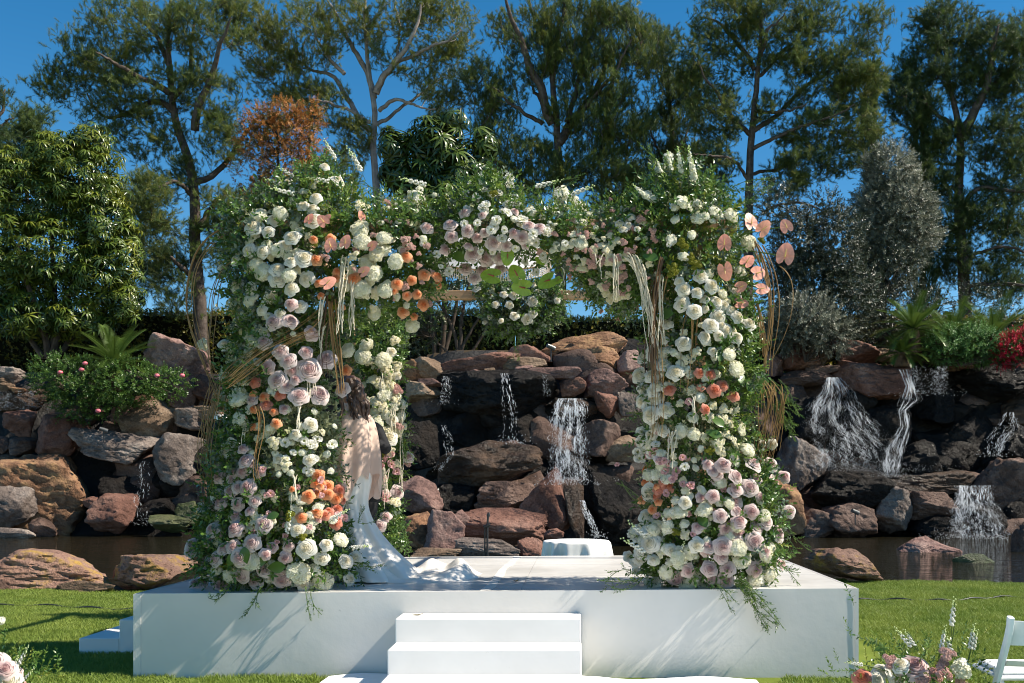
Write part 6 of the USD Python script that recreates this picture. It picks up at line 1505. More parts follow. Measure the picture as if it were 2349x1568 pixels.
# ---------------- falling water ----------------
rng = np.random.default_rng(700)
foam = usdkit.material(stage, LK + 'white_water', {
    'p': ('principled_bsdf', {'base_color': (0.80, 0.84, 0.88), 'roughness': 0.12, 'specular_ior_level': 0.6}),
    't': ('translucent_bsdf', {'color': (0.75, 0.80, 0.85)}), 'tr': ('transparent_bsdf', {}), 'a': ('mix_closure', {'fac': 0.4}), 'b': ('mix_closure', {'fac': 0.38})},
    [('p.BSDF', 'a.closure1'), ('t.BSDF', 'a.closure2'), ('a.closure', 'b.closure1'), ('tr.BSDF', 'b.closure2')], surface='b.closure')
sheet = usdkit.material(stage, LK + 'clear_water', {
    'g': ('glossy_bsdf', {'roughness': 0.15, 'color': (0.9, 0.93, 0.96)}), 'tr': ('transparent_bsdf', {'color': (0.86, 0.88, 0.88)}), 'f': ('fresnel', {'IOR': 1.33}), 'm': ('mix_closure', {}),
    'geo': ('geometry', {}), 'mp': ('mapping', {'scale': (9, 9, 1.2)}), 'n': ('noise_texture', {'scale': 2.0, 'detail': 3.0}), 'b': ('bump', {'strength': .8, 'distance': .05})},
    [('f.fac', 'm.fac'), ('tr.BSDF', 'm.closure1'), ('g.BSDF', 'm.closure2'), ('geo.position', 'mp.vector'), ('mp.vector', 'n.vector'), ('n.fac', 'b.height'), ('b.normal', 'g.normal'), ('b.normal', 'f.normal')], surface='m.closure')
_drop = np.array([[0, 0, 1.0], [.5, 0, 0], [-.25, .43, 0], [-.25, -.43, 0], [0, 0, -.7]]); _df = np.array([[0, 1, 2], [0, 2, 3], [0, 3, 1], [4, 2, 1], [4, 3, 2], [4, 1, 3]])
def drops(mb, P, D, ln, w):
    "many drawn-out drops at once"
    n = len(P); D = unit(D)
    X = unit(np.cross(D, np.array([.31, .9, .3]))); Yv = np.cross(D, X)
    V = P[:, None] + (_drop[None, :, 0:1] * X[:, None] + _drop[None, :, 1:2] * Yv[:, None]) * w[:, None, None] + _drop[None, :, 2:3] * D[:, None] * ln[:, None, None]
    mb.add(V.reshape(-1, 3), (np.arange(n)[:, None, None] * 5 + _df[None]).reshape(-1, 3))
def fall(label, Y, path, n, size=1.0, dY=-.0, spread_y=.15, splash=120, sheets=False, streak=1.0, brk=.55, thr=.515):
    "path: (x, y, half width, depth offset) from the lip down"
    path = np.array(path, float)
    t = np.r_[0, np.cumsum(np.hypot(np.diff(path[:, 0]), np.diff(path[:, 1])))]; t /= t[-1]
    T = thing('waterfall', label, 'waterfall', 'waterfalls of the rock wall')
    mb = MB()
    nl = max(7, n // 110); lanes = rng.uniform(-1, 1, nl)
    seed_ = len(label)
    def at_(u, q, jit=0.0):
        x = np.interp(q, t, path[:, 0]) + u * np.interp(q, t, path[:, 2]); y = np.interp(q, t, path[:, 1])
        dep = Y + np.interp(q, t, path[:, 3]) + jit
        return np.stack([(x - CX) / F * dep, dep, EYE - (y - CY) / F * dep], -1)
    m = int(n * .55); k = 5
    # long threads of water that wander down their lanes
    u0 = lanes[rng.integers(0, nl, m)] + rng.normal(0, .13, m); q0 = rng.uniform(-.08, .95, m); dq = rng.uniform(.015, .085, m) * (1.3 - .6 * np.clip(q0, 0, 1))
    keep = (meshkit.fbm(np.stack([u0 * 6, q0 * 5 * brk * 2, np.full(m, seed_ * 1.7)], -1), 3, 3) + rng.normal(0, .06, m)) > thr
    u0, q0, dq = u0[keep], q0[keep], dq[keep]; m = len(u0)
    s_ = np.linspace(0, 1, k)
    Q = np.clip(q0[:, None] + dq[:, None] * s_, 0, 1); U = u0[:, None] + .05 * np.sin(s_ * 5 + u0[:, None] * 40) * streak + rng.normal(0, .02, (m, k))
    jit = rng.normal(0, spread_y, m)[:, None] + 0
    P = at_(U, Q, jit)
    R = size * rng.uniform(.003, .011, m)[:, None] * np.sin(np.pi * (s_ * .9 + .06))[None]
    side = np.array([1.0, 0, 0]); dpt = np.array([0, 1.0, 0])
    ring = [side, dpt * .6 + side * -.5, dpt * -.6 + side * -.5]
    V = np.stack([P + R[..., None] * c for c in ring], 2).reshape(-1, 3)       # m, k, 3
    base = (np.arange(m) * k * 3)[:, None, None] + (np.arange(k - 1) * 3)[None, :, None]
    fl = []
    for a_ in range(3):
        b_ = (a_ + 1) % 3
        fl.append(np.concatenate([base + a_, base + b_, base + 3 + b_], -1).reshape(-1, 3)); fl.append(np.concatenate([base + a_, base + 3 + b_, base + 3 + a_], -1).reshape(-1, 3))
    mb.add(V, np.vstack(fl))
    # loose drops round them
    nd_ = n // 2
    u = lanes[rng.integers(0, nl, nd_)] + rng.normal(0, .16, nd_); q = rng.uniform(0, 1, nd_)
    P = at_(u, q, rng.normal(0, spread_y, nd_)); P2 = at_(u, np.minimum(q + .03, 1.02), 0) ; D = P2 - at_(u, q, 0) + [0, 0, -.004]
    drops(mb, P, D + rng.normal(0, .15, (nd_, 3)) * np.linalg.norm(D, axis=1, keepdims=True), size * rng.uniform(.01, .04, nd_), size * rng.uniform(.005, .012, nd_))
    put('strands', mb, foam, T, smooth=True, kind='stuff')
    if sheets:
        k = 14; tt = np.linspace(0, 1, 26)
        U, Q = np.meshgrid(np.linspace(-1, 1, k), tt, indexing='ij')
        xx = np.interp(Q, t, path[:, 0]) + U * np.interp(Q, t, path[:, 2]); yy = np.interp(Q, t, path[:, 1]); dd = Y + .05 + np.interp(Q, t, path[:, 3]) + .05 * meshkit.noise(np.stack([U * 5, Q * 3, Q * 0], -1), 5)
        V = np.stack([(xx - CX) / F * dd, dd, EYE - (yy - CY) / F * dd], -1).reshape(-1, 3)
        put('water_sheet', (V, grid_faces(k, 26)), sheet, T, smooth=True)
    if splash:
        sm = MB(); e = path[-1]; n = splash
        dep = Y + e[3] + rng.normal(0, .25, n); x = e[0] + rng.normal(0, e[2] * .9 + 6, n); y = e[1] + 4 - np.abs(rng.normal(0, 9, n))
        P = np.stack([(x - CX) / F * dep, dep, EYE - (y - CY) / F * dep], 1)
        drops(sm, P, rng.normal(size=(n, 3)) + [0, 0, .7], size * rng.uniform(.012, .05, n), size * rng.uniform(.008, .022, n))
        put('splash', sm, foam, T, smooth=True, kind='stuff')
    return T
def q(cr, *pts):
    s, ox, oy = CR[cr]
    return [(a * s + ox, b * s + oy, c * s, d) for a, b, c, d in pts]
YM = float(bank_y(np.array(-1.4)))
YR = 29.0
fall('main white waterfall in the middle of the arch opening', YM - .2, q('M', (1160, 540, 75, .6), (1155, 600, 95, .1), (1150, 800, 100, -.1), (1150, 1040, 110, -.2)), 4200, brk=.8, size=.85)
fall('thin trickle over the giant black rock', YM - 1.25, q('M', (780, 392, 30, 1.0), (785, 480, 28, .2), (810, 640, 42, 0), (815, 800, 48, 0)), 330, sheets=False, size=.75, splash=50)
fall('small sheet of water at the left of the giant black rock', YM + 1.4, q('M', (425, 410, 26, .3), (420, 470, 34, 0), (415, 570, 28, 0)), 320, size=.6, splash=20)
fall('faint trickle at the left of the arch opening', YM + .3, q('M', (400, 700, 22, .3), (425, 780, 40, 0), (440, 880, 30, 0), (385, 960, 10, 0)), 260, size=.6, sheets=False, splash=20)
fall('trickle right of the pink ledge in the arch opening', YM + .8, q('M', (1005, 400, 14, .2), (1015, 470, 20, 0), (1020, 530, 25, 0)), 120, size=.6, sheets=False, splash=0)
fall('low spout pouring over the upright wet rock', YM - .9, q('M', (1228, 1140, 14, .3), (1255, 1210, 26, 0), (1300, 1300, 22, -.2), (1320, 1355, 16, -.3)), 620, size=.8, splash=60)
fall('wide foaming cascade on the right of the arch', YR + .9, q('R', (425, 478, 28, .9), (445, 540, 65, .6), (440, 620, 115, .2), (455, 700, 155, -.1), (505, 780, 165, -.4), (540, 850, 185, -.7), (560, 930, 200, -1.0)), 10000, splash=700, brk=.75, streak=.9, size=.55, thr=.55, spread_y=.3)
fall('narrow winding cascade beside the large red brown rock', YR + .8, q('R', (770, 440, 30, .8), (800, 520, 22, .6), (800, 590, 50, .3), (760, 640, 25, 0), (770, 720, 28, -.2), (720, 830, 50, -.5), (700, 960, 40, -.9)), 4600, splash=400, brk=.9, streak=.9, size=.55, thr=.54, spread_y=.3)
fall('curtain of thin falls below the broad ledge on the right', YR + 1.0, q('R', (905, 422, 95, .6), (905, 445, 90, 0), (905, 560, 90, -.1)), 900, size=.75, splash=80, brk=.4, sheets=False)
fall('small white fall dropping into the pond on the right', YR - .55, q('R', (1120, 1008, 82, .4), (1118, 1080, 80, 0), (1130, 1120, 110, -.3), (1140, 1200, 125, -.4), (1150, 1265, 120, -.6)), 6000, splash=700, brk=1.1, streak=.7, size=.68, sheets=False)
fall('white water tumbling at the right picture edge', YR + .5, q('R', (1290, 650, 20, .3), (1280, 720, 60, 0), (1230, 780, 50, -.2), (1210, 860, 30, -.3)), 800, splash=60, sheets=False, streak=.6)
fall('low left waterfall under the blue grey rock', YR + 1.6, q('L', (90, 500, 110, .4), (95, 540, 115, 0), (90, 590, 110, -.2)), 900, size=.75, splash=120, brk=.4, sheets=False)
fall('dripping trickle between the left boulders', YR - .2, q('L', (740, 860, 20, .3), (735, 930, 30, 0), (720, 1060, 35, -.3), (725, 1180, 20, -.6)), 260, size=.6, splash=40, sheets=False)
# a lamp and a spotlight among the rocks
blk = plain('black_metal', (0.02, 0.02, 0.022), 0.4)
gry = plain('lamp_grey', (0.12, 0.12, 0.115), 0.4, metallic=.6)
for nm, cr, x, y, Y, lab in (('spotlight', 'M', 1045, 243, 25.0, 'small grey spotlight on a stake on the rock row in the arch opening'), ('spotlight', 'R', 532, 1140, 27.3, 'small round lamp on a brown boulder at the waterline'), ('spotlight', 'L', 530, 702, 28.5, 'small lamp on the wide dark wet boulder under the rose bush')):
    s, ox, oy = CR[cr]; C = W(x * s + ox, y * s + oy, Y)
    t = thing(nm, lab, 'lamp', 'garden lamps on the rocks', loc=C)
    put('housing', tube(np.array([[-.10, -.05, .05], [.0, 0, .02], [.09, .04, -.02]]), [.055, .06, .065], 10), gry, t, smooth=40)
    put('stake', tube(np.array([[0, 0, 0], [0, 0, -.35]]), .018, 6), blk, t, smooth=True)

# ---------------- table, microphone stand, chair, cables ----------------
cloth = noisy('white_table_cloth', [(0.3, (0.70, 0.70, 0.68)), (0.7, (0.76, 0.76, 0.74))], scale=3, rough=0.85, spec=0.15, bump=.1, bscale=9, bdist=.02)
tY = 13.0; tc = W(1322, 1240, tY); tz = tc[2]
tb = thing('round_table', 'round table hidden under a white cloth behind the stage', 'table', loc=(tc[0], tY, 0))
put('table_top', tube(np.array([[0, 0, tz - .035], [0, 0, tz - .012]]), .42, 40), white_paint, tb, smooth=40)
put('pedestal', tube(np.array([[0, 0, .02], [0, 0, tz - .035]]), .04, 12), blk, tb, smooth=True)
put('base', tube(np.array([[0, 0, -.01], [0, 0, .03]]), .25, 24), blk, tb, smooth=40)
n = 180
a = np.arange(n) / n * 2 * np.pi; prof = [(0, tz), (.38, tz), (.425, tz - .004), (.438, tz - .03)] + [(.44 + .03 * k / 10, tz - .03 - (tz - .05) * k / 10) for k in range(1, 11)]
fold = np.cos(a * 11 + .8 * np.sin(a * 3)) + .4 * np.cos(a * 17 + 1)
V = np.vstack([np.stack([(R_ + (0 if k < 3 else .06 * min(1, (k - 2) / 6) * fold)) * np.cos(a), (R_ + (0 if k < 3 else .06 * min(1, (k - 2) / 6) * fold)) * np.sin(a), np.full(n, z_)], 1) for k, (R_, z_) in enumerate(prof)])
f = []
for k in range(len(prof) - 1):
    for i in range(n): f.append([k * n + i, k * n + (i + 1) % n, (k + 1) * n + (i + 1) % n, (k + 1) * n + i])
p = put('table_cloth', (V + [tc[0], tY, 0], np.array(f)), cloth, smooth=True, label='white cloth hanging in folds over the round table', cat='tablecloth')
mY = 12.6; mc = W(1118, 1300, mY)
ms = thing('microphone_stand', 'thin black microphone stand behind the stage before the rocks', 'microphone stand', loc=(mc[0], mY, 0))
zt = W(0, 1176, mY)[2]; zc = W(0, 1205, mY)[2]
put('pole', tube(np.array([[0, 0, .05], [0, 0, zc]]), .014, 8), blk, ms, smooth=True)
put('tripod_leg', tube(np.array([[0, 0, .2], [.25, .1, 0]]), .010, 6), blk, ms, smooth=True)
put('tripod_leg', tube(np.array([[0, 0, .2], [-.25, .1, 0]]), .010, 6), blk, ms, smooth=True)
put('tripod_leg', tube(np.array([[0, 0, .2], [0, -.27, 0]]), .010, 6), blk, ms, smooth=True)
put('boom', tube(np.array([[-.035, 0, .45], [-.03, 0, zc - .04], [0, 0, zc]]), .011, 6), blk, ms, smooth=True)
put('clamp', tube(np.array([[-.045, 0, zc - .03], [.03, 0, zc + .01]]), .024, 8), blk, ms, smooth=True)
put('microphone', tube(np.array([[.0, 0, zc + .005], [.008, 0, zc + .10], [.014, 0, zt - .04], [.016, 0, zt]]), [.013, .014, .024, .012], 10), blk, ms, smooth=True)
for k, (x0, x1, y0, y1, gap) in enumerate(((-40, 520, 1434 - 40, 1441 - 40, 0), (1975, 2380, 1383, 1379, 0))):
    pts = []
    for t in np.linspace(0, 1, 26):
        x = x0 + (x1 - x0) * t; y = y0 + (y1 - y0) * t
        Yc = EYE * F / (y - CY); P = W(x, y, Yc); P[1] += .12 * math.sin(t * 8 + k); P[2] = float(ground_z(np.array(P[0]), np.array(P[1]))) + .030 + .012 * math.sin(t * 31 + k); pts.append(P)
    tp = pathname(None, 'cable')
    put('cable', tube(smoothline(pts, 80), .011, 5), blk, path=tp, smooth=True, label=('black cable lying across the grass left of the stage', 'black cable lying across the grass right of the stage')[k], cat='cable')

resin = plain('white_resin', (0.74, 0.75, 0.76), 0.35, 0.5)
pad_m = noisy('seat_vinyl', [(0.3, (0.76, 0.76, 0.75)), (0.7, (0.80, 0.80, 0.79))], scale=6, rough=.4)
def bar(pts, w, d, n=14, bev=None):
    "a flat bar: oval cross-section w (x) by d, along pts"
    P = smoothline(pts, n); T = unit(np.gradient(P, axis=0)); X = np.array([1.0, 0, 0]); B = unit(np.cross(T, X))
    m = 12; a = np.arange(m) / m * 2 * np.pi
    ca, sa = np.sign(np.cos(a)) * np.abs(np.cos(a)) ** .55, np.sign(np.sin(a)) * np.abs(np.sin(a)) ** .55
    V = (P[:, None] + ca[None, :, None] * X * w / 2 + sa[None, :, None] * B[:, None] * d / 2).reshape(-1, 3)
    i, j = np.meshgrid(np.arange(n - 1), np.arange(m), indexing='ij')
    f = np.stack([i * m + j, i * m + (j + 1) % m, (i + 1) * m + (j + 1) % m, (i + 1) * m + j], -1).reshape(-1, 4); f = np.vstack([f[:, [0, 1, 2]], f[:, [0, 2, 3]]])
    V = np.vstack([V, P[:1], P[-1:]]); k = np.arange(m); c0 = len(V) - 2
    f = np.vstack([f, np.stack([np.full(m, c0), (k + 1) % m, k], 1), np.stack([np.full(m, c0 + 1), (n - 1) * m + k, (n - 1) * m + (k + 1) % m], 1)])
    return V, f
cp = W(2318, 1568, 5.85)
ch = thing('folding_chair', 'white folding chair at the lower right corner, seen from behind', 'chair', loc=(cp[0], 5.85, 0))
def loc_(x, y, z): return (x, y, z)
wch = .42
for s, x in ((0, 0.0), (1, wch)):
    put('back_post', bar([(x, .42, 0.0), (x, .22, .36), (x, .08, .62), (x, 0, .80), (x, -.005, .83)], .034, .052), resin, ch, smooth=40)
    put('rear_leg', bar([(x + (.04 if s == 0 else -.04), .30, .475), (x + (.04 if s == 0 else -.04), .26, .44), (x + (.04 if s == 0 else -.04), .12, .2), (x + (.04 if s == 0 else -.04), -.02, 0)], .032, .045), resin, ch, smooth=40)
def slat(z0, z1, yb):
    u, w = np.meshgrid(np.linspace(0, 1, 14), np.linspace(0, 1, 5), indexing='ij')
    x = .018 + u * (wch - .036); yy = yb - .035 * np.sin(u * np.pi) - w * .045 + .045; z = z0 + (z1 - z0) * w
    A = np.stack([x, yy, z], -1).reshape(-1, 3); B = A + [0, .016, 0]
    n_ = len(A); g = grid_faces(14, 5)
    e = np.array([[i * 5 + 4, (i + 1) * 5 + 4, n_ + (i + 1) * 5 + 4, n_ + i * 5 + 4] for i in range(13)] + [[i * 5, n_ + i * 5, n_ + (i + 1) * 5, (i + 1) * 5] for i in range(13)])
    return np.vstack([A, B]), np.vstack([g, g[:, ::-1] + n_, e])
put('back_slat', slat(.655, .805, .015), resin, ch, smooth=50)
put('back_slat', slat(.52, .56, .075), resin, ch, smooth=50)
put('seat_frame', boxm(.02, wch - .02, .19, .63, .415, .445, .012), resin, ch, smooth=40)
put('seat_pad', boxm(.045, wch - .045, .215, .605, .446, .475, .012), pad_m, ch, smooth=40)
put('stretcher', bar([(.02, .36, .1), (.2, .36, .1), (wch - .02, .36, .1)], .02, .03) if False else tube(np.array([[.02, .36, .1], [wch - .02, .36, .1]]), .012, 8), resin, ch, smooth=True)

# ---------------- flower arrangements along the aisle ----------------
pot_m = noisy('arrangement_moss', [(0.3, (0.02, 0.03, 0.012)), (0.7, (0.05, 0.06, 0.03))], scale=9, rough=.9, bump=.5)
def arrangement(label, items, cx, Y, n_leaf, rx, zc, hz):
    C = W(cx, 1560, Y); C[2] = 0
    t = thing('aisle_flowers', label, 'flower arrangement')
    V, f = rock_shape(900 + int(cx), 3); put('moss_base', (V * [rx * .55, .2, max(.12, zc * .5)] + [C[0], Y + .1, max(.11, zc * .5)], f), pot_m, t, smooth=True)
    pos = np.array([C[0], Y + .05, zc]) + rng.normal(size=(n_leaf, 3)) * [rx * .5, .14, hz * .42]
    pos[:, 2] = np.maximum(pos[:, 2], .03)
    D = unit((pos - [C[0], Y + .15, zc - .35]) + rng.normal(0, .25, (n_leaf, 3)))
    instancer('foliage', [(SPR['light'][0], G['light'], True), (SPR['ruscus'][0], G['ruscus'], True), (SPR['yel'][0], G['yel'], True)], pos, quats_from_z(D, rng.uniform(0, 6.28, n_leaf)), rng.uniform(.4, .75, n_leaf), parent=t, kind='stuff')
    for kn, x, y, d, nx, nz in items:
        P = W(x, y, Y - .12 + rng.normal(0, .05)); ks = KINDS[kn]
        inst(ks[rng.integers(len(ks))], kn, t, frame(unit([nx, -.8, nz]), roll=rng.uniform(0, 6.28)), P, S(d / 2, Y))
    return t
def spray_at(t, kn, xa, ya, xb, yb, Y, sc):
    Pa, Pb = W(xa, ya, Y), W(xb, yb, Y); d = unit(Pb - Pa); ks = KINDS[kn]; L = np.linalg.norm(Pb - Pa)
    inst(ks[rng.integers(len(ks))], kn, t, frame(d, up=(0, -1, .2), roll=rng.uniform(0, 6.28)), Pb - d * sc * {'bell_spike': 9.2, 'snapdragon': 6.2}[kn], sc)
    put('stem', tube(smoothline([Pa, (Pa + Pb) / 2 + [.01, 0, 0], Pb - d * sc * 2], 8), .0035, 5), stem_m, t, smooth=True)
t = arrangement('low arrangement of blush rose, white and dusty pink flowers beside the chair', [
    ('mauve_rose', 2098, 1528, 62, -.1, .9), ('coral_rose', 1978, 1556, 44, -.3, .5), ('white_rose', 2020, 1540, 40, -.3, .6), ('white_rose', 2075, 1562, 50, .1, .4), ('white_rose', 2010, 1562, 42, 0, .3), ('lisianthus', 2050, 1540, 40, 0, .6),
    ('pink_filler', 2172, 1500, 42, .1, .8), ('pink_filler', 2165, 1545, 48, .1, .4), ('pink_filler', 2040, 1518, 40, -.2, .8), ('pink_filler', 2120, 1562, 44, 0, .3), ('pink_filler', 2205, 1562, 34, .3, .4), ('white_cluster', 2205, 1535, 48, .4, .5), ('pink_filler', 2160, 1520, 34, .1, .6), ('white_rose', 2065, 1524, 34, -.2, .8), ('pink_filler', 2145, 1550, 40, 0, .5)], 2105, 6.0, 330, .36, .42, .3)
for a in ((2180, 1490, 2192, 1366, .022), (2120, 1510, 2048, 1440, .019), (2220, 1520, 2232, 1425, .020), (2150, 1520, 2170, 1430, .019), (2110, 1500, 2075, 1440, .015), (2050, 1545, 1935, 1515, .014), (2185, 1500, 2160, 1450, .02), (1985, 1568, 1950, 1545, .01), (2230, 1500, 2240, 1440, .016)):
    spray_at(t, 'bell_spike', a[0], a[1], a[2], a[3], 5.9, a[4])
t = arrangement('small arrangement of pale roses and white buds cut by the lower left corner', [('mauve_rose', 12, 1535, 40, .3, .6), ('mauve_rose', 30, 1545, 36, .3, .4), ('white_rose', 20, 1562, 40, .1, .3), ('mauve_rose', -15, 1520, 44, .2, .6), ('coral_rose', 48, 1566, 16, .2, .6), ('pink_filler', -20, 1560, 40, .1, .4), ('white_cluster', 1, 1425, 20, .1, .8)], 0, 6.0, 150, .22, .40, .2)
for a in ((35, 1550, 62, 1478, .017), (25, 1550, 45, 1500, .014), (50, 1568, 75, 1530, .013)):
    spray_at(t, 'bell_spike', a[0], a[1], a[2], a[3], 5.9, a[4])

# ---------------- people ----------------
skin = usdkit.material(stage, LK + 'skin', {'p': ('principled_bsdf', {'base_color': (0.42, 0.23, 0.155), 'roughness': 0.5, 'subsurface_weight': 0.15, 'subsurface_radius': (1, .3, .15), 'subsurface_scale': .01})}, surface='p.BSDF')
hair_m = noisy('dark_brown_hair', [(0.3, (0.035, 0.019, 0.013)), (0.7, (0.115, 0.062, 0.04))], scale=6, stretch=(6, 6, 1.2), rough=0.4, spec=.5, bump=.6, bscale=14, bdist=.01)
suit_m = noisy('black_suit_cloth', [(0.3, (0.010, 0.010, 0.012)), (0.7, (0.018, 0.018, 0.02))], scale=20, rough=0.8, spec=.2, bump=.1, bscale=60)
shirt_m = plain('white_shirt', (0.75, 0.75, 0.76), 0.7)
shoe_m = plain('black_shoe', (0.015, 0.015, 0.015), 0.3)
satin = noisy('white_satin', [(0.3, (0.82, 0.76, 0.68)), (0.7, (0.86, 0.80, 0.73))], scale=3, rough=0.32, spec=0.5, bump=.08, bscale=7, bdist=.02)
chiffon = leafy('peach_chiffon', (0.74, 0.54, 0.44), (0.80, 0.62, 0.52), rough=.7, trans=.3, spec=.15)
tulle = usdkit.material(stage, LK + 'blush_tulle', {'p': ('principled_bsdf', {'base_color': (0.58, 0.40, 0.36), 'roughness': .8}), 't': ('transparent_bsdf', {}), 'm': ('mix_closure', {}),
    'g': ('geometry', {}), 'v': ('voronoi_texture', {'scale': 22.0}), 'r': ('map_range', {'from_min': .15, 'from_max': .6, 'to_min': .25, 'to_max': .62})},
    [('g.position', 'v.vector'), ('v.distance', 'r.value'), ('r.result', 'm.fac'), ('p.BSDF', 'm.closure1'), ('t.BSDF', 'm.closure2')], surface='m.closure')
_sph = {}
def ball(c, r, n=20):
    return m3.Manifold.sphere(r, n).translate([float(x) for x in c])
def bone(a, ra, b, rb):
    return m3.Manifold.batch_hull([ball(a, ra), ball(b, rb)])
def blend(bones, res=.02, it=12):
    M = bones[0]
    for b in bones[1:]: M = M + b
    M = M.refine_to_length(res)
    me = M.to_mesh(); T = trimesh.Trimesh(me.vert_properties[:, :3], me.tri_verts, process=True)
    V0 = np.array(T.vertices)
    trimesh.smoothing.filter_taubin(T, lamb=.5, nu=.53, iterations=it)
    V1 = np.array(T.vertices); far = ~(np.linalg.norm(V1 - V0, axis=1) < .03); V1[far] = V0[far]
    T.vertices = V1
    return T
def hand(wrist, d, palm_n, s=1.0, curl=.5):
    "bones of a hand: palm, four unequal bent fingers, thumb"
    d = unit(d); nrm = unit(np.array(palm_n) - d * (np.array(palm_n) @ d)); sd = np.cross(d, nrm)
    L = []
    kn = []
    for k, (o, ln) in enumerate(((-.030, .068), (-.010, .078), (.010, .074), (.029, .060))):
        b0 = wrist + d * .088 * s + sd * o * s; kn.append(b0)
        L.append(bone(wrist + sd * o * .5 * s, .013 * s, b0, .0095 * s))
        p, dd = b0, d
        for j, fr_ in enumerate((.45, .32, .23)):
            ang = curl * (.5 + .5 * j); dd = unit(dd * math.cos(ang * .6) + nrm * math.sin(ang * .6)); e = p + dd * ln * fr_ * s * 1.1
            L.append(bone(p, (.0092 - j * .0008) * s, e, (.0085 - j * .001) * s)); p = e
    b0 = wrist + d * .025 * s - sd * .026 * s
    m1 = b0 + unit(d * .6 - sd * .7 + nrm * .3) * .045 * s; e = m1 + unit(d * .9 - sd * .2 + nrm * .35) * .032 * s
    L += [bone(b0, .014 * s, m1, .0105 * s), bone(m1, .0105 * s, e, .0085 * s)]
    return L
def head_bones(c, fwd):
    "skull, jaw, nose, ears, brow and lips about the centre c, facing fwd"
    fwd = unit(fwd); up = np.array([0, 0, 1.0]); sd = np.cross(fwd, up)
    p = lambda f_, s_, u_: c + fwd * f_ + sd * s_ + up * u_
    L = [bone(p(-.02, 0, .03), .088, p(.02, 0, .03), .080), bone(p(.03, 0, 0), .072, p(.055, 0, -.075), .035), bone(p(.02, .03, -.06), .035, p(.02, -.03, -.06), .035)]
    L += [bone(p(.088, 0, .012), .010, p(.108, 0, -.018), .013)]
    L += [bone(p(.087, .022, -.055), .007, p(.087, -.022, -.055), .007), bone(p(.082, .035, .032), .012, p(.082, -.035, .032), .012)]
    for s_ in (-1, 1):
        L += [bone(p(-.005, s_ * .082, .015), .014, p(-.005, s_ * .083, -.018), .009), bone(p(.075, s_ * .03, .012), .012, p(.076, s_ * .03, .012), .012)]
    return L
def person(name_label, base, fwd, h, arms, legs=True):
    "returns the thing and joints; the body is one surface"
    pass
def rot(fwd):
    f_ = unit([fwd[0], fwd[1], 0]); return f_, np.array([-f_[1], f_[0], 0.0])     # forward, left
# the bride: stands turned away to the left, wrap over the shoulders, long train to the right
bx, bY = -2.125, 9.35
bz = float(stage_z(bx)) + .004
f_, l_ = rot((-.75, .66, 0))
def J(f, l, z): return np.array([bx, bY, bz]) + f_ * f + l_ * l + np.array([0, 0, z * 1.065])
bride = thing('person', 'woman with dark pinned up hair in a peach wrap and long white satin gown', 'person')
hb = J(.02, 0, 1.655)
arms = []
for s in (1, -1):
    sh, el, wr = J(0, .165 * s, 1.40), J(.06, .22 * s, 1.12), J(.27, .12 * s, 1.05)
    arms += [bone(sh, .050, el, .039), bone(el, .037, wr, .026)] + hand(wr, unit(J(.4, .05 * s, 1.06) - wr), np.array([0, 0, -1.0]), .92)
body = head_bones(hb, f_) + [bone(J(-.02, 0, 1.56), .052, J(-.02, 0, 1.45), .060), bone(J(-.01, .12, 1.40), .062, J(-.01, -.12, 1.40), .062), bone(J(.0, .06, 1.36), .105, J(.0, -.06, 1.36), .105), bone(J(.03, .06, 1.28), .095, J(.03, -.06, 1.28), .095),
        bone(J(0, .05, 1.26), .10, J(0, .035, 1.08), .09), bone(J(0, -.05, 1.26), .10, J(0, -.035, 1.08), .09), bone(J(0, .07, .95), .12, J(0, -.07, .95), .12), bone(J(0, 0, 1.1), .10, J(0, 0, .95), .13)]
for s in (1, -1):
    body += [bone(J(0, .09 * s, .92), .095, J(.02, .085 * s, .50), .06), bone(J(.02, .085 * s, .50), .058, J(-.02, .08 * s, .09), .038), bone(J(-.02, .08 * s, .05), .036, J(.13, .09 * s, .03), .027)]
put('body', blend(body + arms, .022), skin, bride, smooth=True)
hr = [bone(hb + np.array([0, 0, .045]) - f_ * .03, .100, hb + np.array([0, 0, .03]) - f_ * .045, .098), bone(hb - f_ * .10 + [0, 0, .0], .066, hb - f_ * .125 + [0, 0, -.05], .060), bone(hb - f_ * .12 + [0, 0, -.02], .052, hb - f_ * .10 + [0, 0, -.09], .045), bone(hb + [0, 0, .07] + f_ * .02, .085, hb + [0, 0, .05] - f_ * .02, .09)]
T = blend(hr, .012, 6); Vn = np.array(T.vertices); Vn += unit(Vn - hb) * ((meshkit.noise(Vn * [38, 38, 14], 3) - .5) * .022)[:, None]
put('hair', (Vn, T.faces), hair_m, bride, smooth=True)
lk = MB()
for k in range(30):      # loose locks down the back
    a = J(-.085 + rng.normal(0, .02), rng.normal(0, .055), 1.60 + rng.normal(0, .02)); ln = rng.uniform(.18, .34)
    t = np.linspace(0, 1, 14)[:, None]
    P = a + np.array([0, 0, -1]) * t * ln - f_ * (.05 * np.sin(t * 2.6)) + l_ * (.02 * np.sin(t * 8 + k)) + f_ * .01 * np.cos(t * 9 + k)
    lk.add(*tube(P, .019 * (1.1 - .6 * t[:, 0]), 6))
put('locks', lk, hair_m, bride, smooth=True)
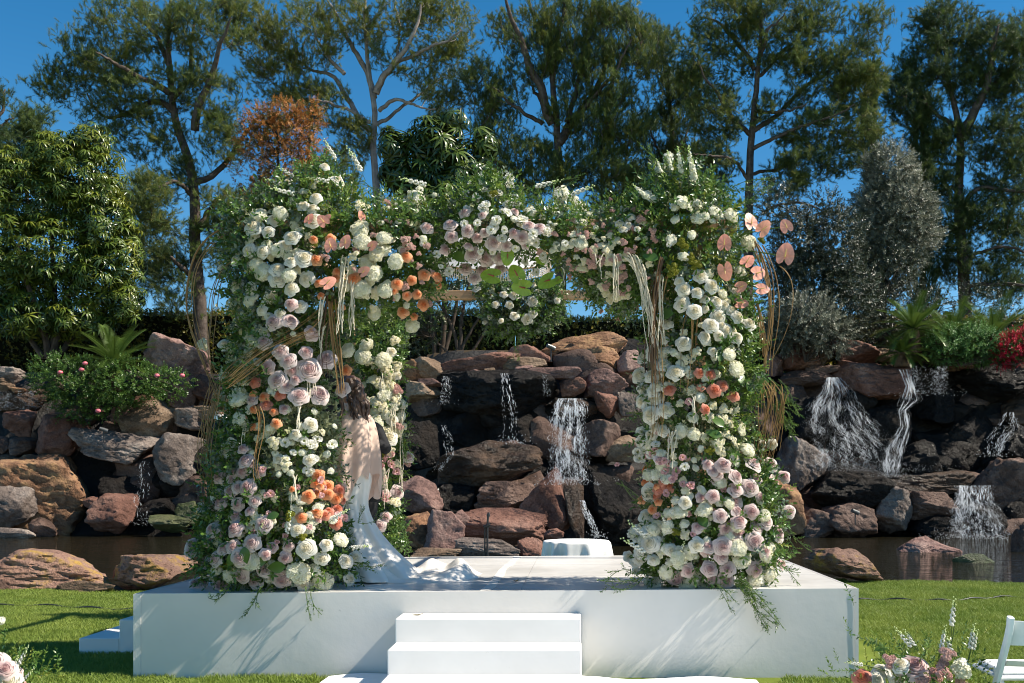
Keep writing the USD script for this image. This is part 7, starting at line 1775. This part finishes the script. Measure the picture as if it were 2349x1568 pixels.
def cloth_rings(rings, fold, nf, seed, n=96, ang0=0, span=2 * np.pi, hem=None):
    "rings: (centre, radius forward, radius sideways, fold amplitude)"
    closed = span > 6.28
    a = ang0 + np.arange(n) / (n if closed else n - 1) * span
    V = []
    for k, (c, rf, rl, fa) in enumerate(rings):
        w = np.cos(a * nf + 1.3 * np.sin(a * 2 + seed) + k * .05) * .6 + .4 * np.cos(a * (nf * 2 + 1) + seed + k * .09)
        V.append(c + f_ * ((rf + fa * w) * np.cos(a))[:, None] + l_ * ((rl + fa * w) * np.sin(a))[:, None])
        if hem is not None: V[-1][:, 2] += hem(a) * (k / (len(rings) - 1)) ** 1.5
    k = len(rings); V = np.vstack(V)
    g = grid_faces(k, n)
    if closed: g = np.vstack([g, np.array([[i * n + n - 1, (i + 1) * n + n - 1, (i + 1) * n, i * n] for i in range(k - 1)])])
    return V, g
zs = np.linspace(1.13, .012, 22)
trd = np.array([1.0, -.10, 0])     # the train trails to the right
rings = []
for z in zs:
    q_ = (1.13 - z) / 1.12
    hip = .02 + .135 * np.exp(-((z - .92) / .22) ** 2)
    flare = .10 + .04 * q_ + .50 * np.clip(q_ - .38, 0, 1) ** 1.7 * 1.25
    c = J(0, 0, z) + trd * (.52 * np.clip(q_ - .30, 0, 1) ** 1.9) 
    rings.append((c, flare + hip * .5, flare + hip * .6, .005 + .055 * q_ ** 2))
put('gown_skirt', cloth_rings(rings, 1, 7, 2.0), satin, bride, smooth=True)
put('gown_bodice', cloth_rings([(J(.01, 0, z), r1, r2, .002) for z, r1, r2 in ((1.40, .115, .165), (1.34, .128, .168), (1.26, .128, .155), (1.18, .112, .135), (1.12, .110, .128))], 1, 5, 1.0), satin, bride, smooth=True)
# the train spread over the deck
nu, nv = 80, 40
u, v = np.meshgrid(np.linspace(0, 1, nu), np.linspace(-1, 1, nv), indexing='ij')
x0 = bx + .25; 
x = x0 + u * .92 + .03 * np.sin(v * 5 + u * 3); wv = (.36 + .16 * np.sin(u * np.pi * .9)) * (1 - .45 * np.clip(u - .75, 0, 1) ** 1 * 2.2)
y = bY - .05 + .25 * u + v * wv
ed = np.clip((1 - np.abs(v)) * 4, 0, 1) * np.clip((1 - u) * 9, 0, 1)
hump = .15 * np.exp(-((u - .80) / .13) ** 2) * np.exp(-((v - .15) / .55) ** 2) + .13 * np.exp(-((u - .52) / .12) ** 2) * np.exp(-((v - .55) / .35) ** 2) + .30 * np.exp(-(u / .22) ** 2) * np.clip(1 - v * v, 0, 1)
rid = .030 * np.maximum(0, np.sin(v * 5 + u * 4 + 1.5 * np.sin(u * 3))) + .016 * np.sin(u * 8 + v * 3) ** 2 + .02 * meshkit.fbm(np.stack([u * 7, v * 3.5, 0 * u], -1), 3, 3)
z = bz + .008 + (hump + rid) * ed - .006 * np.clip(1 - ed, 0, 1)
put('gown_train', (np.stack([x, y, z], -1).reshape(-1, 3), grid_faces(nu, nv)), satin, bride, smooth=True)
put('wrap', cloth_rings([(J(-.02, 0, z), rf, rl, fa) for z, rf, rl, fa in ((1.47, .085, .115, .004), (1.44, .125, .19, .006), (1.38, .16, .225, .010), (1.28, .185, .25, .014), (1.15, .205, .265, .020), (1.02, .215, .275, .026), (.90, .205, .27, .036), (.80, .19, .25, .045))], 1, 6, .6, n=140, ang0=.55, span=5.2, hem=lambda a: .13 * np.sin(a * 2.2 + .4) + .05 * np.sin(a * 7)), chiffon, bride, smooth=True)
put('tulle_overskirt', cloth_rings([(J(.04, .06, z) , .16 + (1.0 - z) * .26, .18 + (1.0 - z) * .26, .012 + .02 * (1 - z)) for z in np.linspace(.98, .02, 14)], 1, 11, 3.0, n=90, ang0=-.2, span=2.6), tulle, bride, smooth=True)
tb_ = thing  # (no helper object)
# men in black suits, mostly behind the flowers
def suited(label, x, Y, fwd, h, arm_r, arm_l, lean=0.0):
    global f_, l_
    f_, l_ = rot(fwd); zz = float(stage_z(x)) + .004
    o = np.array([x, Y, zz]); s_ = h / 1.80
    def J(f, l, z): return o + f_ * f * s_ + l_ * l * s_ + np.array([0, 0, z * s_])
    t = thing('person', label, 'person')
    hc = J(.03, lean, 1.675)
    b = head_bones(hc, f_) + [bone(J(-.02, 0, 1.58), .056, J(-.02, 0, 1.46), .062), bone(J(0, .12, 1.42), .062, J(0, -.12, 1.42), .062), bone(J(0, .08, 1.30), .11, J(0, -.08, 1.30), .11), bone(J(0, .06, 1.0), .115, J(0, -.06, 1.0), .115), bone(J(0, .05, 1.3), .11, J(0, .05, 1.0), .11), bone(J(0, -.05, 1.3), .11, J(0, -.05, 1.0), .11)]
    sl = []; cuffs = []
    for s, (el, wr, hd) in ((1, arm_l), (-1, arm_r)):
        sh = J(0, .19 * s, 1.42); e, w_ = J(*el), J(*wr); hd_ = unit(J(*hd) - w_)
        b += [bone(sh, .048, e, .04), bone(e, .038, w_, .027)] + hand(w_, hd_, np.array([0, 0, -1.0]) if abs(hd_[2]) < .8 else -l_ * s, 1.0)
        sl += [bone(sh, .066, e, .058), bone(e, .056, w_ - unit(w_ - e) * .03, .043)]
        cuffs.append(bone(w_ - unit(w_ - e) * .035, .036, w_ - unit(w_ - e) * .012, .034))
    for s in (1, -1):
        b += [bone(J(0, .09 * s, .92), .09, J(.02, .09 * s, .50), .058), bone(J(.02, .09 * s, .50), .056, J(-.02, .09 * s, .09), .04), bone(J(-.02, .09 * s, .05), .036, J(.12, .10 * s, .035), .03)]
    put('body', blend(b, .022), skin, t, smooth=True)
    put('jacket', blend(sl + [bone(J(-.005, .15, 1.425), .082, J(-.005, -.15, 1.425), .082), bone(J(0, .09, 1.30), .142, J(0, -.09, 1.30), .142), bone(J(0, .08, 1.05), .135, J(0, -.08, 1.05), .135), bone(J(0, .08, .80), .142, J(0, -.08, .80), .142), bone(J(0, .08, 1.3), .14, J(0, .09, .8), .14), bone(J(0, -.08, 1.3), .14, J(0, -.09, .8), .14)], .025, 8), suit_m, t, smooth=True)
    tr = []
    for s in (1, -1): tr += [bone(J(0, .09 * s, .92), .115, J(.015, .095 * s, .50), .085), bone(J(.015, .095 * s, .50), .085, J(-.015, .095 * s, .075), .068)]
    put('trousers', blend(tr, .03, 6), suit_m, t, smooth=True)
    put('shirt', blend([bone(J(-.018, 0, 1.53), .064, J(-.01, 0, 1.46), .07), bone(J(.085, 0, 1.44), .05, J(.11, 0, 1.2), .05)], .02, 4), shirt_m, t, smooth=True)
    for c_ in cuffs: put('shirt_cuff', blend([c_], .015, 2), shirt_m, t, smooth=True)
    for s in (1, -1): put('shoe', blend([bone(J(-.05, .095 * s, .045), .044, J(.04, .10 * s, .045), .045), bone(J(.04, .10 * s, .042), .044, J(.17, .105 * s, .032), .034)], .02, 4), shoe_m, t, smooth=True)
    put('hair', blend([bone(hc + np.array([0, 0, .05]) - f_ * .03, .096, hc + np.array([0, 0, .06]) + f_ * .01, .086), bone(hc - f_ * .05, .085, hc - f_ * .06 + [0, 0, -.04], .07)], .015, 4), hair_m, t, smooth=True)
    return t
suited('man in black suit standing behind the woman, his bent arm showing', -2.17, 9.95, (-.35, -.94, 0), 1.80, ((.02, -.30, 1.15), (.12, -.33, .92), (.2, -.33, .80)), ((.04, .31, 1.24), (.26, .14, 1.36), (.36, .05, 1.40)), lean=-.07)
suited('man in dark suit behind the left flower column, one hand showing', -3.36, 9.45, (.95, .25, 0), 1.80, ((-.06, -.27, 1.14), (.12, -.24, .98), (.22, -.20, .92)), ((-.17, .26, 1.10), (-.10, .30, .83), (-.06, .30, .7)))
